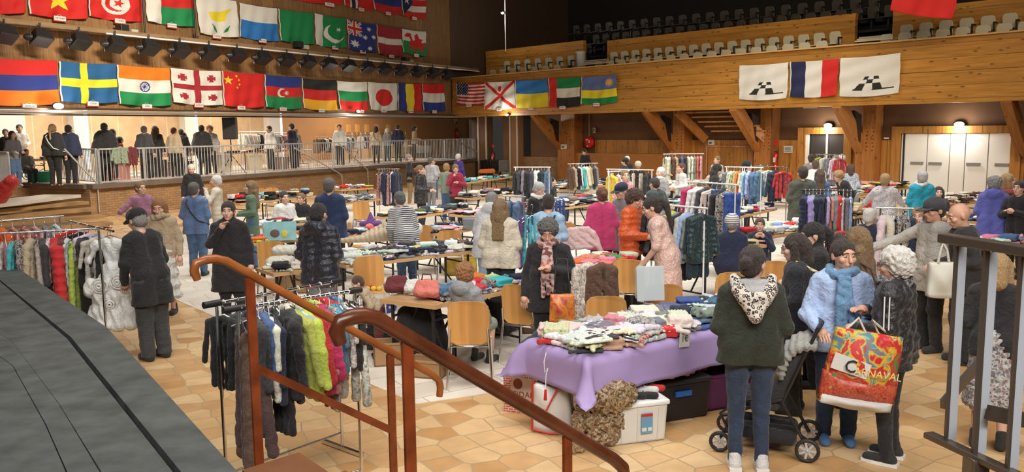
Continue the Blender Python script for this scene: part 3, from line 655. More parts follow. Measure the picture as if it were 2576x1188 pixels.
# ------------------------------------------------------------------ rails and racks
def rack(pl, pr, z, label, items, group, frame=chrome, base=0, legs=True, mid=False, gap=None, name='clothes_rack', span=(0, 1), double=0):
    """items: list of (kind, colour[, pattern[, words]])"""
    a = G(pl[0], pl[1], z) if not isinstance(pl, Vector) else pl; b = G(pr[0], pr[1], z) if not isinstance(pr, Vector) else pr
    du = Vector((b.x-a.x, b.y-a.y, 0)); L = du.length; du.normalize(); dv = Vector((-du.y, du.x, 0)); H = z-base
    M = Matrix(((du.x, dv.x, 0, a.x), (du.y, dv.y, 0, a.y), (0, 0, 1, base), (0, 0, 0, 1)))
    T = thing(name, label, 'clothes rack', M)
    MB().tube([(-.05, 0, H), (L+.05, 0, H)], .014, 8).build('rail', frame, T)
    if legs:
        for x in (0, L) if not mid else (0, L/2, L):
            MB().tube([(x, 0, H), (x, 0, .04)], .013, 8).build('post', frame, T)
            MB().bar((x, -.25, .02), (x, .25, .02), .03).build('foot', frame, T)
        MB().tube([(0, 0, .15), (L, 0, .15)], .009, 6).build('lower_bar', frame, T)
    n = len(items)
    for i, it in enumerate(items):
        k, c = it[0], it[1]; pt = it[2] if len(it) > 2 else None; t = span[0]+(span[1]-span[0])*(i+.5)/n
        P = a+du*(L*t); yaw = math.atan2(du.y, du.x)+math.pi/2+R.uniform(-.22, .22)
        wd = it[3] if len(it) > 3 else None
        kn = {'jacket': 'jacket', 'shirt': 'shirt', 'coat': 'long coat', 'puffer': 'puffer jacket', 'dress': 'dress', 'trousers': 'trousers', 'skirt': 'skirt'}[k]
        pw = {'stripe': 'striped ', 'print': 'printed ', 'floral': 'floral ', 'denim': 'denim ', 'stripe_x': 'striped ', 'swirl': 'patterned ', 'shiny': 'shiny '}.get(pt, '')
        s = R.uniform(.9, 1.05) if not (len(it) > 4) else it[4]
        lb = wd or '%s %s%s hanging on the %s' % (cn(c), pw, kn, group)
        hang(k, Matrix.Translation((P.x, P.y, z+.0)) @ rotz(yaw) @ Matrix.Scale(s, 4), [min(1, x*R.uniform(.85, 1.15)) for x in (PAL[c] if isinstance(c, str) else c)], pt, lb, lb if not wd else None)
    return T, a, du, L
def rnd_items(n, pal, kinds=('jacket', 'shirt', 'shirt', 'trousers')):
    return [(R.choice(kinds), R.choice(pal), R.choice((None, None, None, 'stripe', 'print'))) for _ in range(n)]
# ================================================================== people
SKIN = {'fair': mat('skin_fair', (.64, .38, .28), .5, bump=.05, bs=60), 'warm': mat('skin_warm', (.6, .33, .23), .5, bump=.05, bs=60), 'brown': mat('skin_brown', (.22, .1, .06), .5)}
lipm = mat('lips', (.4, .12, .1), .45); eyew = mat('eye_white', (.7, .68, .65), .3); irism = mat('iris', (.03, .02, .015), .2)
HAIR = dict(black=(.008, .007, .006), dark=(.025, .014, .009), brown=(.07, .035, .018), auburn=(.12, .035, .012), blond=(.36, .22, .09), darkblond=(.2, .12, .05), grey=(.22, .21, .2), greydark=(.09, .085, .08), white=(.66, .64, .6), ginger=(.3, .13, .04), silver=(.42, .42, .4))
hairm = cloth('hair_strands', 'plain', .5)
_b = hairm.node_tree.nodes['Principled BSDF']
for nn in hairm.node_tree.nodes:
    if nn.type == 'TEX_NOISE': nn.inputs['Scale'].default_value = 60
def V(*a): return Vector(a)
def frame(pts):
    """closest bone transform helpers"""
    return pts
NP = [0]
def person(px, py, label, h=1.65, d=None, base=0, yaw=180, lean=0, sit=False, pose='down', posR=None, hair='short', hc='brown', top='plain', tc='black', hem=.86, puff=0, bot='trousers', bc='navy', shoe=(.02, .02, .02), skin='fair', fat=1.0, sleeve=1.0, nod=0, turn=0, extra=None, bpat=None, tpat=None, sc=0, group=None, walk=0, collar=False, name='person'):
    """px, py: where the crown of the head appears; h standing height, or d = distance and the height follows"""
    yr = math.radians(yaw); k = None
    if d is not None:
        P = D(px, py, d); hh = P.z-base; k = hh/(1.7 if not sit else 1.27)/ (1-.0 if not lean else (1-.35*(1-math.cos(math.radians(lean)))))
        k = min(max(k, .55), 1.15)
    else: k = h/1.7
    drop = .40 if sit else 0
    A = math.radians(lean); hipz = .93-drop
    Rl = Matrix.Translation((0, 0, hipz)) @ Matrix.Rotation(A, 4, 'X') @ Matrix.Translation((0, 0, -hipz))   # lean towards -y
    U = lambda x, y, z: Rl @ V(x, y, z-drop)            # a point of the upper body
    neck = U(0, .01, 1.47); 
    RH = Matrix.Rotation(math.radians(turn), 3, 'Z') @ Matrix.Rotation(A*.6+math.radians(nod), 3, 'X')
    HS = 1.1; HC = neck+RH @ V(0, -.012, .118)                      # centre of the head
    crown = HC+RH @ V(0, .01, .128)
    Z = crown.z*k
    if d is None: P = G(px, py, base+Z)
    q = rotz(yr) @ (crown*k); root = V(P.x-q.x, P.y-q.y, base); dist = P.y
    M = Matrix.Translation(root) @ rotz(yr) @ Matrix.Scale(k, 4)
    NP[0] += 1; seed = NP[0]
    f = fat
    S = [U(s*(.158+.05*(f-1)), .01, 1.375) for s in (-1, 1)]
    hip = [V(s*.085*f**.5, .01, .9-drop) for s in (-1, 1)]
    if sit: kn = [V(s*.11, -.42, .5) for s in (-1, 1)]; an = [V(s*.11, -.38, .09) for s in (-1, 1)]
    else:
        w_ = walk; kn = [V(-.09, -.02-w_*.6, .49), V(.09, -.02+w_*.3, .49)]; an = [V(-.1, w_*-.8+.02, .09), V(.1, w_*.9+.02, .09)]
    def arm(s, pz):
        if pz == 'down': e, w = U(s*(.235+.05*(f-1)), .03, 1.10), U(s*(.25+.06*(f-1)), -.05, .86)
        elif pz == 'front': e, w = U(s*(.225+.05*(f-1)), .03, 1.11), U(s*.13, -.25, 1.07)
        elif pz == 'low': e, w = U(s*.23, -.06, 1.13), U(s*.14, -.3, .95)
        elif pz == 'reach': e, w = U(s*.24, -.2, 1.2), U(s*.2, -.45, 1.14)
        elif pz == 'far': e, w = U(s*.32, -.24, 1.27), U(s*.4, -.5, 1.18)
        elif pz == 'face': e, w = U(s*.23, -.12, 1.16), U(s*.07, -.2, 1.38)
        elif pz == 'fold': e, w = U(s*.24, -.02, 1.12), U(s*-.06, -.2, 1.14)
        elif pz == 'hip': e, w = U(s*.4, .08, 1.14), U(s*.2, .0, .98)
        elif pz == 'chest': e, w = U(s*.27, -.02, 1.1), U(s*.04, -.21, 1.19)
        elif pz == 'side': e, w = U(s*.33, -.1, 1.14), U(s*.38, -.3, 1.05)
        elif pz == 'bag': e, w = U(s*.24, .03, 1.11), U(s*.26, -.16, 1.0)
        else: e, w = U(*pz[0]), U(*pz[1])
        return e, w
    arms = [arm(-1, pose), arm(1, posR or pose)]
    hands = []
    for i, s in enumerate((-1, 1)):
        e, w = arms[i]; dr = (w-e).normalized(); hands.append((w, dr))
    near = dist < 12; vs = (.009 if dist < 8.5 else .0115 if dist < 12 else .016 if dist < 19 else .022)
    # ---- the body: head, neck, trunk, arms, legs in one skin
    c = [('c', neck+V(0, .01, -.07), HC+RH @ V(0, .01, -.06), .056, .052)]
    for s in (-1, 1): c += [('c', U(s*.07, .01, 1.35), U(s*.06, .01, 1.1), .095, .085), ('c', U(s*.06, .01, 1.1), hip[(s+1)//2], .085, .1)]
    for i in (0, 1):
        e, w = arms[i]; c += [('c', S[i], e, .05, .041), ('c', e, w, .041, .027), ('e', w+hands[i][1]*.045, (.043, .043, .043))]
        c += [('c', hip[i], kn[i], .082, .055), ('c', kn[i], an[i], .054, .036), ('c', an[i]+V(0, .02, -.04), an[i]+V(0, -.15, -.055), .036, .03)]
    v, fq = sdf_mesh(c, max(vs, .011), .035); parts = [(v, fq, 0)]
    # head at finer grain
    def hp(x, y, z): return HC+RH @ V(x*HS, y*HS, z*HS)
    sg = lambda L_: [(q_[0], q_[1], tuple(t_*HS for t_ in q_[2]), q_[3]) if q_[0] in 'eE' and len(q_) > 3 else (q_[0], q_[1], q_[2], q_[3]*HS, q_[4]*HS) if q_[0] in 'cC' else q_ for q_ in L_]
    RM = [list(r_) for r_ in RH]
    hcx = [('e', hp(0, .012, .022), (.074, .094, .094), RM), ('e', hp(0, -.026, -.045), (.056, .064, .068), RM), ('e', hp(0, -.062, -.088), (.026, .024, .022), RM),
           ('c', hp(0, -.088, .012), hp(0, -.104, -.026), .009, .0145), ('e', hp(0, -.076, .034), (.05, .014, .012), RM),
           ('e', hp(-.04, -.058, -.022), (.026, .026, .024), RM), ('e', hp(.04, -.058, -.022), (.026, .026, .024), RM), ('c', hp(-.016, -.085, -.056), hp(.016, -.085, -.056), .009, .009),
           ('e', hp(-.076, .014, -.006), (.012, .02, .031), RM), ('e', hp(.076, .014, -.006), (.012, .02, .031), RM), ('c', hp(0, .005, -.04), hp(0, .01, -.13), .05, .053),
           ('E', hp(-.031, -.098, .012), (.019, .016, .013), RM), ('E', hp(.031, -.098, .012), (.019, .016, .013), RM)]
    v, fq = sdf_mesh(sg(hcx), .0045 if near else .007 if dist < 19 else .012, .016); parts.append((v, fq, 0))
    # five fingers on each hand, bent and unequal
    fb = MB()
    for i, s in enumerate((-1, 1)):
        w, dr = hands[i]; side = dr.cross(V(0, 0, 1)); side = side.normalized() if side.length > .2 else V(0, -1, 0)
        side = side*(1 if side.dot(V(-s, -.3, 0)) > 0 else -1); pal_ = dr.cross(side).normalized(); pal_ = -pal_ if pal_.z > 0 else pal_
        kn0 = w+dr*.078
        for j, (ln, off) in enumerate(((.068, .03), (.078, .011), (.073, -.009), (.058, -.028))):
            b0 = kn0+side*off-dr*.03; b1 = kn0+side*off*1.15+dr*.012; b2 = b1+dr*ln*.42+pal_*ln*.16; b3 = b2+dr*ln*.22+pal_*ln*.34
            fb.tube([b0, b1, b2, b3], [.0105, .0098, .0088, .0072], 6 if near else 4)
        t0 = w+dr*.03+side*.03; fb.tube([t0-side*.012, t0+side*.016+dr*.02, t0+side*.026+dr*.048+pal_*.006], [.012, .011, .0085], 6 if near else 4)
    tv = np.array([list(p) for p in fb.v]); tq = np.array([q_ for q_ in fb.f if len(q_) == 4])
    parts.append((tv, tq, 0))
    me = mesh_from(parts, [SKIN[skin]], 'body'); body = put(name, me, M=M); tag(body, label, 'person', group)
    # ---- trousers or skirt
    pv = max(vs, .011); g0 = .018
    if bot in ('trousers', 'wide', 'tight', 'shorts'):
        ex = {'trousers': .022, 'wide': .036, 'tight': .01, 'shorts': .025}[bot]; c = []
        for i in (0, 1):
            c.append(('c', hip[i]+V(0, 0, .06), hip[i], .09*f**.5+.012, .095*f**.5+.012)); end = an[i]+V(0, .0, .01) if bot != 'shorts' else kn[i]+(an[i]-kn[i])*.1
            c += [('c', hip[i], kn[i], .084*f**.4+ex*.7, .056+ex)]
            if bot != 'shorts': c.append(('c', kn[i], end-V(0, 0, .04), .055+ex, .04+ex))
        v, fq = sdf_mesh(c, pv, .03, folds(.005, 26, seed), .05 if bot != 'shorts' and not sit else None); put('trousers', mesh_from([(v, fq, 0)], [CL[bpat or 'plain']]), body, color=PAL[bc] if isinstance(bc, str) else bc)
    elif bot in ('skirt', 'ruffle'):
        bl = .42 if bot == 'skirt' else .28; c = [('c', V(.07*math.cos(t_), .03*math.sin(t_), .98-drop), V(.17*math.cos(t_), .15*math.sin(t_), bl), .09, .06) for t_ in [i_*math.pi/4 for i_ in range(8)]]
        dd = folds(.012, 40, seed) if bot == 'skirt' else (lambda X, Y, Z, g=folds(.01, 45, seed): g(X, Y, Z)+.014*np.sin(Z*38))
        v, fq = sdf_mesh(c, pv, .04, dd); put('skirt', mesh_from([(v, fq, 0)], [CL[bpat or 'plain']]), body, color=PAL[bc] if isinstance(bc, str) else bc)
    # ---- shoes
    if dist < 16:
        for i in (0, 1):
            v, fq = sdf_mesh([('c', an[i]+V(0, .035, -.045), an[i]+V(0, -.14, -.052), .047, .042), ('c', an[i]+V(0, .02, -.04), an[i]+V(0, .01, .05 if bot != 'tight' else .02), .045, .046)], .011, .02, None, 0.004)
            sh_ = put('shoe', mesh_from([(v, fq, 0)], [CL['plain']]), body, color=shoe)
            if sc: MB().prism([(-.045, .09), (-.05, -.1), (-.03, -.185), (.03, -.185), (.05, -.1), (.045, .09)], lambda x, y, t: V(an[i].x+x, an[i].y+y, t), 0.002, .03).build('sole', white_p, sh_)
    # ---- upper garment
    g = .012+puff*.026; c = []; sl = sleeve
    for s in (-1, 1):
        i = (s+1)//2; c += [('c', U(s*(.075+.02*(f-1)), .01, 1.36), U(s*.065*f, .0, 1.1), .096*f**.5+g, .088*f+g), ('c', U(s*.065*f, 0, 1.1), U(s*.07*f, .01, .97), .09*f+g, .1*f+g)]
        if hem < .95:
            lo = V(s*.085*f, .01+.02*A, hem-drop-.03) if not sit else V(s*.085*f, .0, .56)
            c.append(('c', U(s*.07*f, .01, .97), lo, .1*f+g, (.1+.07*max(0, .85-hem))*f+g))
        if sit and hem < .8: c.append(('c', V(s*.09, 0, .55), V(s*.11, -.3, .55), .11, .09))
        e, w = arms[i]
        c.append(('c', S[i]+V(0, 0, -.005), e, .05*f**.3+g, .045+g))
        if sl > .6: c.append(('c', e, e+(w-e)*min(1, (sl-.5)*2)*.97, .046+g, .034+g*.8))
    c.append(('c', S[0], S[1], .046+g, .046+g))
    if collar: c.append(('c', U(0, .015, 1.42), U(0, .01, 1.485), .085, .075))
    if extra and 'hood' in extra: c += [('e', U(0, .12, 1.44), (.13, .07, .09)), ('c', U(-.09, .04, 1.47), U(.09, .04, 1.47), .05, .05)]
    if sl <= .6:
        c2 = []
    dd = folds(.0075, 19, seed)
    if puff: d0 = dd; dd = lambda X, Y, Z: d0(X, Y, Z)+.011*np.abs(np.sin(Z*38+np.sin(X*9)))-.005
    v, fq = sdf_mesh(c, pv, .035, dd, None if (sit or hem >= .95 or lean > 14 and hem > .8) else hem-.02)
    top_n = {'coat': 'coat', 'jacket': 'jacket', 'shirt': 'shirt', 'sweater': 'sweater'}.get(top, 'jacket')
    to = put(top_n, mesh_from([(v, fq, 0)], [CL[tpat or ('shiny' if puff else 'plain')]]), body, color=PAL[tc] if isinstance(tc, str) else tc)
    # ---- hair or hat
    if hair != 'bald':
        hv = .006 if near else .009 if dist < 19 else .014; hs = []; am = .004
        E = lambda x, y, z, r_, *t: ('e', hp(x, y, z), r_, RM)
        hs = [E(0, .02, .034, (.086, .102, .092))]
        if hair in ('short', 'curly', 'bun', 'pony', 'bob', 'long', 'crop'): hs += [E(0, .055, -.015, (.075, .065, .075))]
        if hair == 'curly': hs += [E(0, .02, .05, (.105, .115, .095)), E(0, .05, 0, (.098, .09, .09))]; am = .014
        if hair in ('bob', 'long'):
            for s in (-1, 1): hs.append(('c', hp(s*.07, .01, .03), hp(s*.078, .0, -.11), .036, .034))
            hs.append(('c', hp(0, .075, 0), hp(0, .07, -.12), .07, .07))
        if hair == 'long':
            bk = U(0, .13, 1.2); hs += [('c', hp(x, .07, -.08), bk+V(x, 0, 0), .055, .03) for x in (-.05, 0, .05)]
        if hair == 'bun': hs += [E(0, .135, .02, (.042, .038, .042))]
        if hair == 'topbun': hs += [E(0, .07, .12, (.045, .045, .04)), E(0, .055, -.01, (.075, .06, .07))]
        if hair == 'pony': hs += [('c', hp(0, .12, .04), hp(0, .16, -.02), .03, .036), ('c', hp(0, .16, -.02), U(0, .16, 1.28), .038, .018)]
        cut = [('E', hp(0, -.118, -.012), (.068, .068, .082 if hair not in ('topbun', 'bun') else .1), RM), ('E', hp(0, -.1, -.12), (.1, .08, .06), RM)]
        if hair not in ('bob', 'long'): cut += [('E', hp(-.085, -.05, -.03), (.03, .05, .05), RM), ('E', hp(.085, -.05, -.03), (.03, .05, .05), RM)]
        v, fq = sdf_mesh(sg(hs+cut), hv, .014, lambda X, Y, Z: am*np.sin(X*83+seed+2*np.sin(Z*37))*np.sin(Y*71+2*np.sin(X*43))*np.sin(Z*77+1.7*np.sin(Y*51))+.002*np.sin(X*300+Z*60))
        if hair not in ('hat',): put('hair', mesh_from([(v, fq, 0)], [hairm]), body, color=HAIR[hc])
    def acc(nm, prims, vs_, col, pat=None, dsp=None, kk=.015): v, fq = sdf_mesh(prims, vs_, kk, dsp); return put(nm, mesh_from([(v, fq, 0)], [CL[pat or 'plain']]), body, color=PAL[col] if isinstance(col, str) else col)
    ex = extra or {}
    hv = .007 if near else .012
    if 'cap' in ex:
        cc = ex['cap']; acc('cap', sg([('e', hp(0, .015, .05), (.1, .112, .085), RM), ('E', hp(0, 0, -.04), (.15, .15, .065), RM)]), hv, cc)
        b_ = MB(); b_.prism([(-.075, -.06), (-.07, -.14), (-.035, -.185), (.035, -.185), (.07, -.14), (.075, -.06)], lambda x, y, t: hp(x, y, .04+t-.3*x*x*6-.12*(-y-.06)), 0, .008); b_.build('cap_brim', CL['plain'], body, color=PAL[cc])
    if 'beanie' in ex:
        acc('beanie', sg([('e', hp(0, .025, .045), (.1, .115, .1), RM), ('E', hp(0, -.06, -.09), (.15, .12, .1), RM)]), hv, ex['beanie'], 'stripe' if ex.get('bp') else None, lambda X, Y, Z: .004*np.sin(Z*160))
    if 'scarf' in ex:
        sc_ = ex['scarf']; pr = []
        n_ = 9
        for i in range(n_):
            a0, a1 = 2*math.pi*i/n_, 2*math.pi*(i+1)/n_; pr.append(('c', U(.1*math.sin(a0), -.01-.1*math.cos(a0), 1.455+.02*math.sin(2*a0)), U(.1*math.sin(a1), -.01-.1*math.cos(a1), 1.455+.02*math.sin(2*a1)), .037, .037))
        if ex.get('tail', 1):
            tl = ex.get('tail', 1); yq = -(.1*f**.5+.075); pr += [('c', U(x_, -.135, 1.42), U(x_*1.6, yq, 1.22), .022, .024) for x_ in (-.03, 0, .03)]+[('c', U(x_*1.6, yq, 1.22), U(x_*1.9+.01, yq-.01, 1.2-.26*tl+x_), .024, .022) for x_ in (-.03, 0, .03)]
        acc('scarf', pr, hv, sc_, ex.get('sp'), folds(.005, 38, seed))
    if 'strap' in ex:
        s = ex.get('ss', 1); b_ = MB(); yy = .135*f**.8+.05
        pts_ = [U(s*.12, 0, 1.47), U(s*.08, yy, 1.36), U(0, yy+.015, 1.2), U(-s*.12, yy, 1.04), U(-s*.2*f, .02, .95)]
        if ex.get('front'): pts_ = [U(s*.12, 0, 1.47), U(s*.08, -yy, 1.36), U(0, -yy-.02, 1.2), U(-s*.12, -yy, 1.04), U(-s*.2*f, -.02, .95)]
        b_.tube(pts_, .014, 6); b_.build('bag_strap', CL['stripe' if ex.get('bp') else 'plain'], body, color=PAL[ex['strap']])
    if 'glasses' in ex:
        b_ = MB()
        for s in (-1, 1):
            b_.tube([hp(s*.031+.022*math.cos(t), -.103+.004*abs(math.cos(t)), .01+.017*math.sin(t)) for t in [i*math.pi/5 for i in range(11)]], .0022, 5)
            b_.tube([hp(s*.053, -.1, .014), hp(s*.076, -.05, .014), hp(s*.08, .01, .008)], .0022, 5)
        b_.tube([hp(-.01, -.106, .014), hp(.01, -.106, .014)], .002, 5); b_.build('glasses', blackp, body)
    if 'earring' in ex: MB().ball(hp(-.082, .012, -.035), .009, 8, 6).ball(hp(.082, .012, -.035), .009, 8, 6).build('earrings', chrome, body)
    # ---- face
    if dist < 20:
        for s in (-1, 1):
            e_ = MB().ball(hp(s*.031, -.0775, .010), (.0135, .0122, .0078), 10, 8); e_.cm = 1; e_.ball(hp(s*.031, -.0815, .0095), (.0088, .0092, .0076), 8, 6); e_.build('eye', [eyew, irism], body)
        if near or dist < 16:
            b_ = MB()
            for s in (-1, 1): b_.tube([hp(s*.014, -.09, .033), hp(s*.031, -.091, .039), hp(s*.047, -.08, .033)], [.003, .0036, .002], 5)
            b_.build('eyebrows', hairm, body, color=[x*.6 for x in HAIR[hc]])
            b_ = MB(); b_.tube([hp(-.021, -.087, -.056), hp(-.008, -.0945, -.053), hp(0, -.0945, -.0545), hp(.008, -.0945, -.053), hp(.021, -.087, -.056)], [.002, .0045, .004, .0045, .002], 6)
            b_.tube([hp(-.019, -.087, -.058), hp(0, -.0945, -.063), hp(.019, -.087, -.058)], [.002, .0052, .002], 6); b_.build('lips', lipm, body)
    return body, M, U, arms, hp
# ================================================================== stage, stairs and railings in front
stage_top = mat('stage_paint', (.085, .096, .092), .6, bump=.35, bs=22, var=.3, vs=5)
EP = [(-900, 420), (-300, 560), (0, 647), (115, 714), (194, 769), (295, 843), (369, 903), (415, 935), (535, 1046), (646, 1138), (692, 1184), (730, 1240), (790, 1400)]
L1 = [(-900, 430), (-300, 590), (0, 698), (92, 774), (189, 871), (277, 963), (369, 1055), (480, 1188), (560, 1330)]
L2 = [(-900, 500), (-300, 690), (0, 820), (60, 898), (115, 972), (171, 1046), (221, 1120), (272, 1188), (340, 1330)]
L3 = [(-900, 540), (-300, 740), (0, 871), (46, 940), (88, 1009), (120, 1078), (180, 1188), (230, 1330)]
def resamp(L, n=16):
    P = [G(x, y, 1.0) for x, y in L]; d = [0]
    for i in range(1, len(P)): d.append(d[-1]+(P[i]-P[i-1]).length)
    out = []
    for k in range(n):
        t = d[-1]*k/(n-1); i = max(j for j in range(len(d)) if d[j] <= t+1e-9); i = min(i, len(P)-2); out.append(P[i].lerp(P[i+1], (t-d[i])/(d[i+1]-d[i])))
    return out
C0, C1, C2, C3 = [resamp(L) for L in (EP, L1, L2, L3)]
C4 = [V(-9, 3, 1), V(-4, -3, 1)]; C4 = [C4[0].lerp(C4[1], i/15) for i in range(16)]
def strip(name, A, B, ga, gb, th=.05):
    mb = MB(); n = len(A); top = []
    for a, b in zip(A, B):
        d = (b-a).normalized(); top.append((a+d*ga, b-d*gb))
    for i in range(n-1):
        a0, b0 = top[i]; a1, b1 = top[i+1]; dn = V(0, 0, -th)
        mb.add([a0, b0, b1, a1, a0+dn, b0+dn, b1+dn, a1+dn], [(0, 1, 2, 3), (7, 6, 5, 4), (0, 3, 7, 4), (2, 1, 5, 6)]+([(0, 4, 5, 1)] if i == 0 else [])+([(3, 2, 6, 7)] if i == n-2 else []))
    return mb.build(name, stage_top, None, kind='structure')
strip('floor_stage_border', C0, C1, 0, .035); strip('floor_stage_board', C1, C2, .02, .006); strip('floor_stage_board.001', C2, C3, .006, .005); strip('floor_stage_boards_inner', C3, C4, .005, 0)
mb = MB()
for i in range(15):
    for A in (C0,):
        a, b_ = A[i], A[i+1]; ins = V(-.06, -.05, -.05); mb.add([a+ins, b_+ins, V(b_.x-.06, b_.y-.05, 0), V(a.x-.06, a.y-.05, 0)], [(0, 1, 2, 3)])
    mb.add([C0[i]+ins, C0[i+1]+ins, C4[i+1]+V(0, 0, -.05), C4[i]+V(0, 0, -.05)], [(0, 1, 2, 3)])
mb.build('wall_stage_front', dark, None, kind='structure')
rail_paint = mat('oxblood_paint', (.2, .042, .012), .3, bump=.15, bs=12, var=.35, vs=9)
rail_dark = mat('worn_wood_rail', (.11, .03, .012), .28, bump=.15, bs=10, var=.6, vs=5)
rail_wood = mat('varnished_wood_rail', (.32, .1, .025), .3, bump=.1, bs=10, var=.25, vs=6)
# stairs going down from the stage
A0, A1 = V(-1.45, 4.25, 0), V(-.52, 3.1, 0); dS = V(.66, .66, 0)
tread = mat('stair_tread_wood', (.22, .09, .04), .4, var=.2)
for i in range(4):
    z = .8-.2*i; a = A0+dS.normalized()*(.3*i); b_ = A1+dS.normalized()*(.3*i); e_ = dS.normalized()*.34
    m_ = MB(); m_.prism([(a.x, a.y), (b_.x, b_.y), (b_.x+e_.x, b_.y+e_.y), (a.x+e_.x, a.y+e_.y)], lambda x, y, t: V(x, y, t), z-.2, z); m_.build('floor_stair_step' if i == 0 else 'floor_stair_step.%03d' % i, tread, None, kind='structure')
def handrail(name, label, p0, y0, p1, y1, posts, rm, hook0, lower=None, rad=.028):
    a = D(p0[0], p0[1], y0); b_ = D(p1[0], p1[1], y1); T = thing(name, label, 'handrail', Matrix.Translation((a.x, a.y, 0))); d = (b_-a).normalized()
    pts = [a+h*1.0 for h in []]
    fl = V(d.x, d.y, 0).normalized(); up = V(0, 0, 1)
    pts = [a-fl*.03+up*-.1, a-fl*.045+up*-.05, a-fl*.03+up*-.012, a+fl*.02, a+fl*.07+up*.0, a+fl*.13+d*.0+up*-.02]
    q = (b_-a).length; base = a+fl*.13+up*-.02; dd = (b_-base).normalized()
    pts += [base+dd*(q-.13)*t for t in (.1, .3, .5, .7, .9, .97)]+[b_+fl*.02+up*-.03, b_+fl*.03+up*-.08, b_+fl*.02+up*-.14]
    MB().tube(pts, [rad*.8]+[rad]*(len(pts)-2)+[rad*.9], 12).build('rail', rm, T, world=True)
    line = []
    for px, zb_ in posts:
        # where the rail passes under this picture column
        best = min(([base+dd*(q*t/200.0) for t in range(201)]), key=lambda P: abs(project(P)[0]-px)); line.append((best, zb_))
        MB().box((best.x, best.y, (best.z-.02+zb_)/2), (.05, .018, best.z-.02-zb_), rotz(math.atan2(fl.y, fl.x)).to_3x3()).build('post', rail_paint, T, world=True)
    if lower:
        (P, _), (Q, _) = line[0], line[1]; MB().bar(P+V(0, 0, -lower), Q+V(0, 0, -lower), .02, .045).build('lower_rail', rail_paint, T, world=True)
    return T
def project(P):
    q = P-CAMP; z = q.dot(_f); return (1288+FPX*q.dot(_r)/z, 594-FPX*q.dot(_u)/z)
handrail('stair_handrail', 'far brown handrail with lower bar on the stage steps, orange-brown worn rail', (508, 655), 4.3, (1098, 948), 5.35, [(628, .62), (982, .2)], rail_wood, 1, .52, .024)
handrail('stair_handrail', 'near thick dark brown handrail with flaking paint, hooked at its top', (872, 800), 3.25, (1560, 1165), 4.15, [(1024, .6), (1427, .2)], rail_dark, 1, None, .033)
# grey steel railing at the right
RT = thing('steel_railing', 'grey brown steel railing with sheen painted on its upright bars at the right edge', 'railing', Matrix.Translation((2.2, 4.2, 0)))
br_st = mat('railing_brown_steel', (.13, .105, .085), .35, .5); br_w = mat('railing_painted_sheen', (.62, .68, .78), .3, .2)  # pale strip colour paints in the reflecting side of the steel uprights
a = G(2384, 600, 2.02); b_ = a+V(.17, -.62, 0); dr = (b_-a).normalized(); sd = V(.96, .26, 0)
MB().bar(a-dr*.03, b_+dr*.9, .075, .045).build('top_rail', br_st, RT, world=True, bevel=.006)
lo0 = V(a.x, a.y, .99); MB().bar(lo0-dr*.06, lo0+dr*1.6, .06, .03).build('bottom_rail', br_st, RT, world=True, bevel=.004)
for i, t in enumerate((.06, .24, .43, .62, .8, 1.0)):
    P = a+dr*t; w_ = .012 if i != 1 else .022; zb_ = 1.0 if i != 1 else .55
    MB().box((P.x, P.y, (1.99+zb_)/2), (w_, .022, 1.99-zb_)).build('upright_bar', br_st, RT, world=True); MB().box((P.x+w_/2+.024, P.y+.012, 1.49), (.048, .014, .98)).build('painted_sheen', br_w, RT, world=True)
P = a+dr*.24; MB().box((P.x+.005, P.y-.01, .93), (.085, .1, .12)).build('clamp_shoe', br_st, RT, world=True, bevel=.01)
MB().bar(a+dr*.03+V(0, 0, -.84), a+dr*.03+V(.5, .5, -.72), .03, .05).build('cross_bar', br_st, RT, world=True)
MB().bar(a+dr*.28+V(.02, 0, -.80), a+dr*.28+V(.6, .1, -.95), .03, .07).build('cross_bar', br_st, RT, world=True)
mb = MB(); q0 = lo0+V(-.0, -.35, -.99); mb.box((q0.x+1.75, q0.y-1.4, .42), (3.0, 3.2, .84)); mb.build('floor_side_podium', dk_brown, None, kind='structure')
# ================================================================== flags
C_ = dict(r=(.52, .012, .01), w=(.62, .61, .57), b=(.015, .03, .2), g=(.005, .2, .06), o=(.72, .16, .006), y=(.68, .56, .02), k=(.012, .012, .013), lb=(.02, .16, .48), sb=(.01, .09, .24), mr=(.3, .015, .025), gd=(.74, .38, .01), db=(.008, .012, .06), br=(.35, .05, .02), rb=(.09, .13, .32), or_=(.6, .32, .06))
def st3(a, b, c): return lambda u, v: a if v < 1/3 else b if v < 2/3 else c
def vt3(a, b, c): return lambda u, v: a if u < 1/3 else b if u < 2/3 else c
def inpoly(x, y, P):
    c = False; n = len(P)
    for i in range(n):
        x1, y1 = P[i]; x2, y2 = P[i-1]
        if (y1 > y) != (y2 > y) and x < (x2-x1)*(y-y1)/(y2-y1)+x1: c = not c
    return c
def starp(cx, cy, r, n=5, rr=.4, asp=1.0, rot=0): return [(cx+(r if i % 2 == 0 else r*rr)*math.sin(rot+math.pi*i/n)/asp, cy-(r if i % 2 == 0 else r*rr)*math.cos(rot+math.pi*i/n)) for i in range(2*n)]
def circ(u, v, cx, cy, r, asp=1.25): return ((u-cx)*asp)**2+(v-cy)**2 < r*r
def F_vn():
    S_ = starp(.5, .5, .33, asp=1.2); return lambda u, v: 'y' if inpoly(u, v, S_) else 'r'
def F_tn():
    S_ = starp(.56, .5, .14, asp=1.2, rot=.3); return lambda u, v: ('r' if inpoly(u, v, S_) or (circ(u, v, .5, .5, .24) and not circ(u, v, .56, .5, .2)) else 'w') if circ(u, v, .5, .5, .33) else 'r'
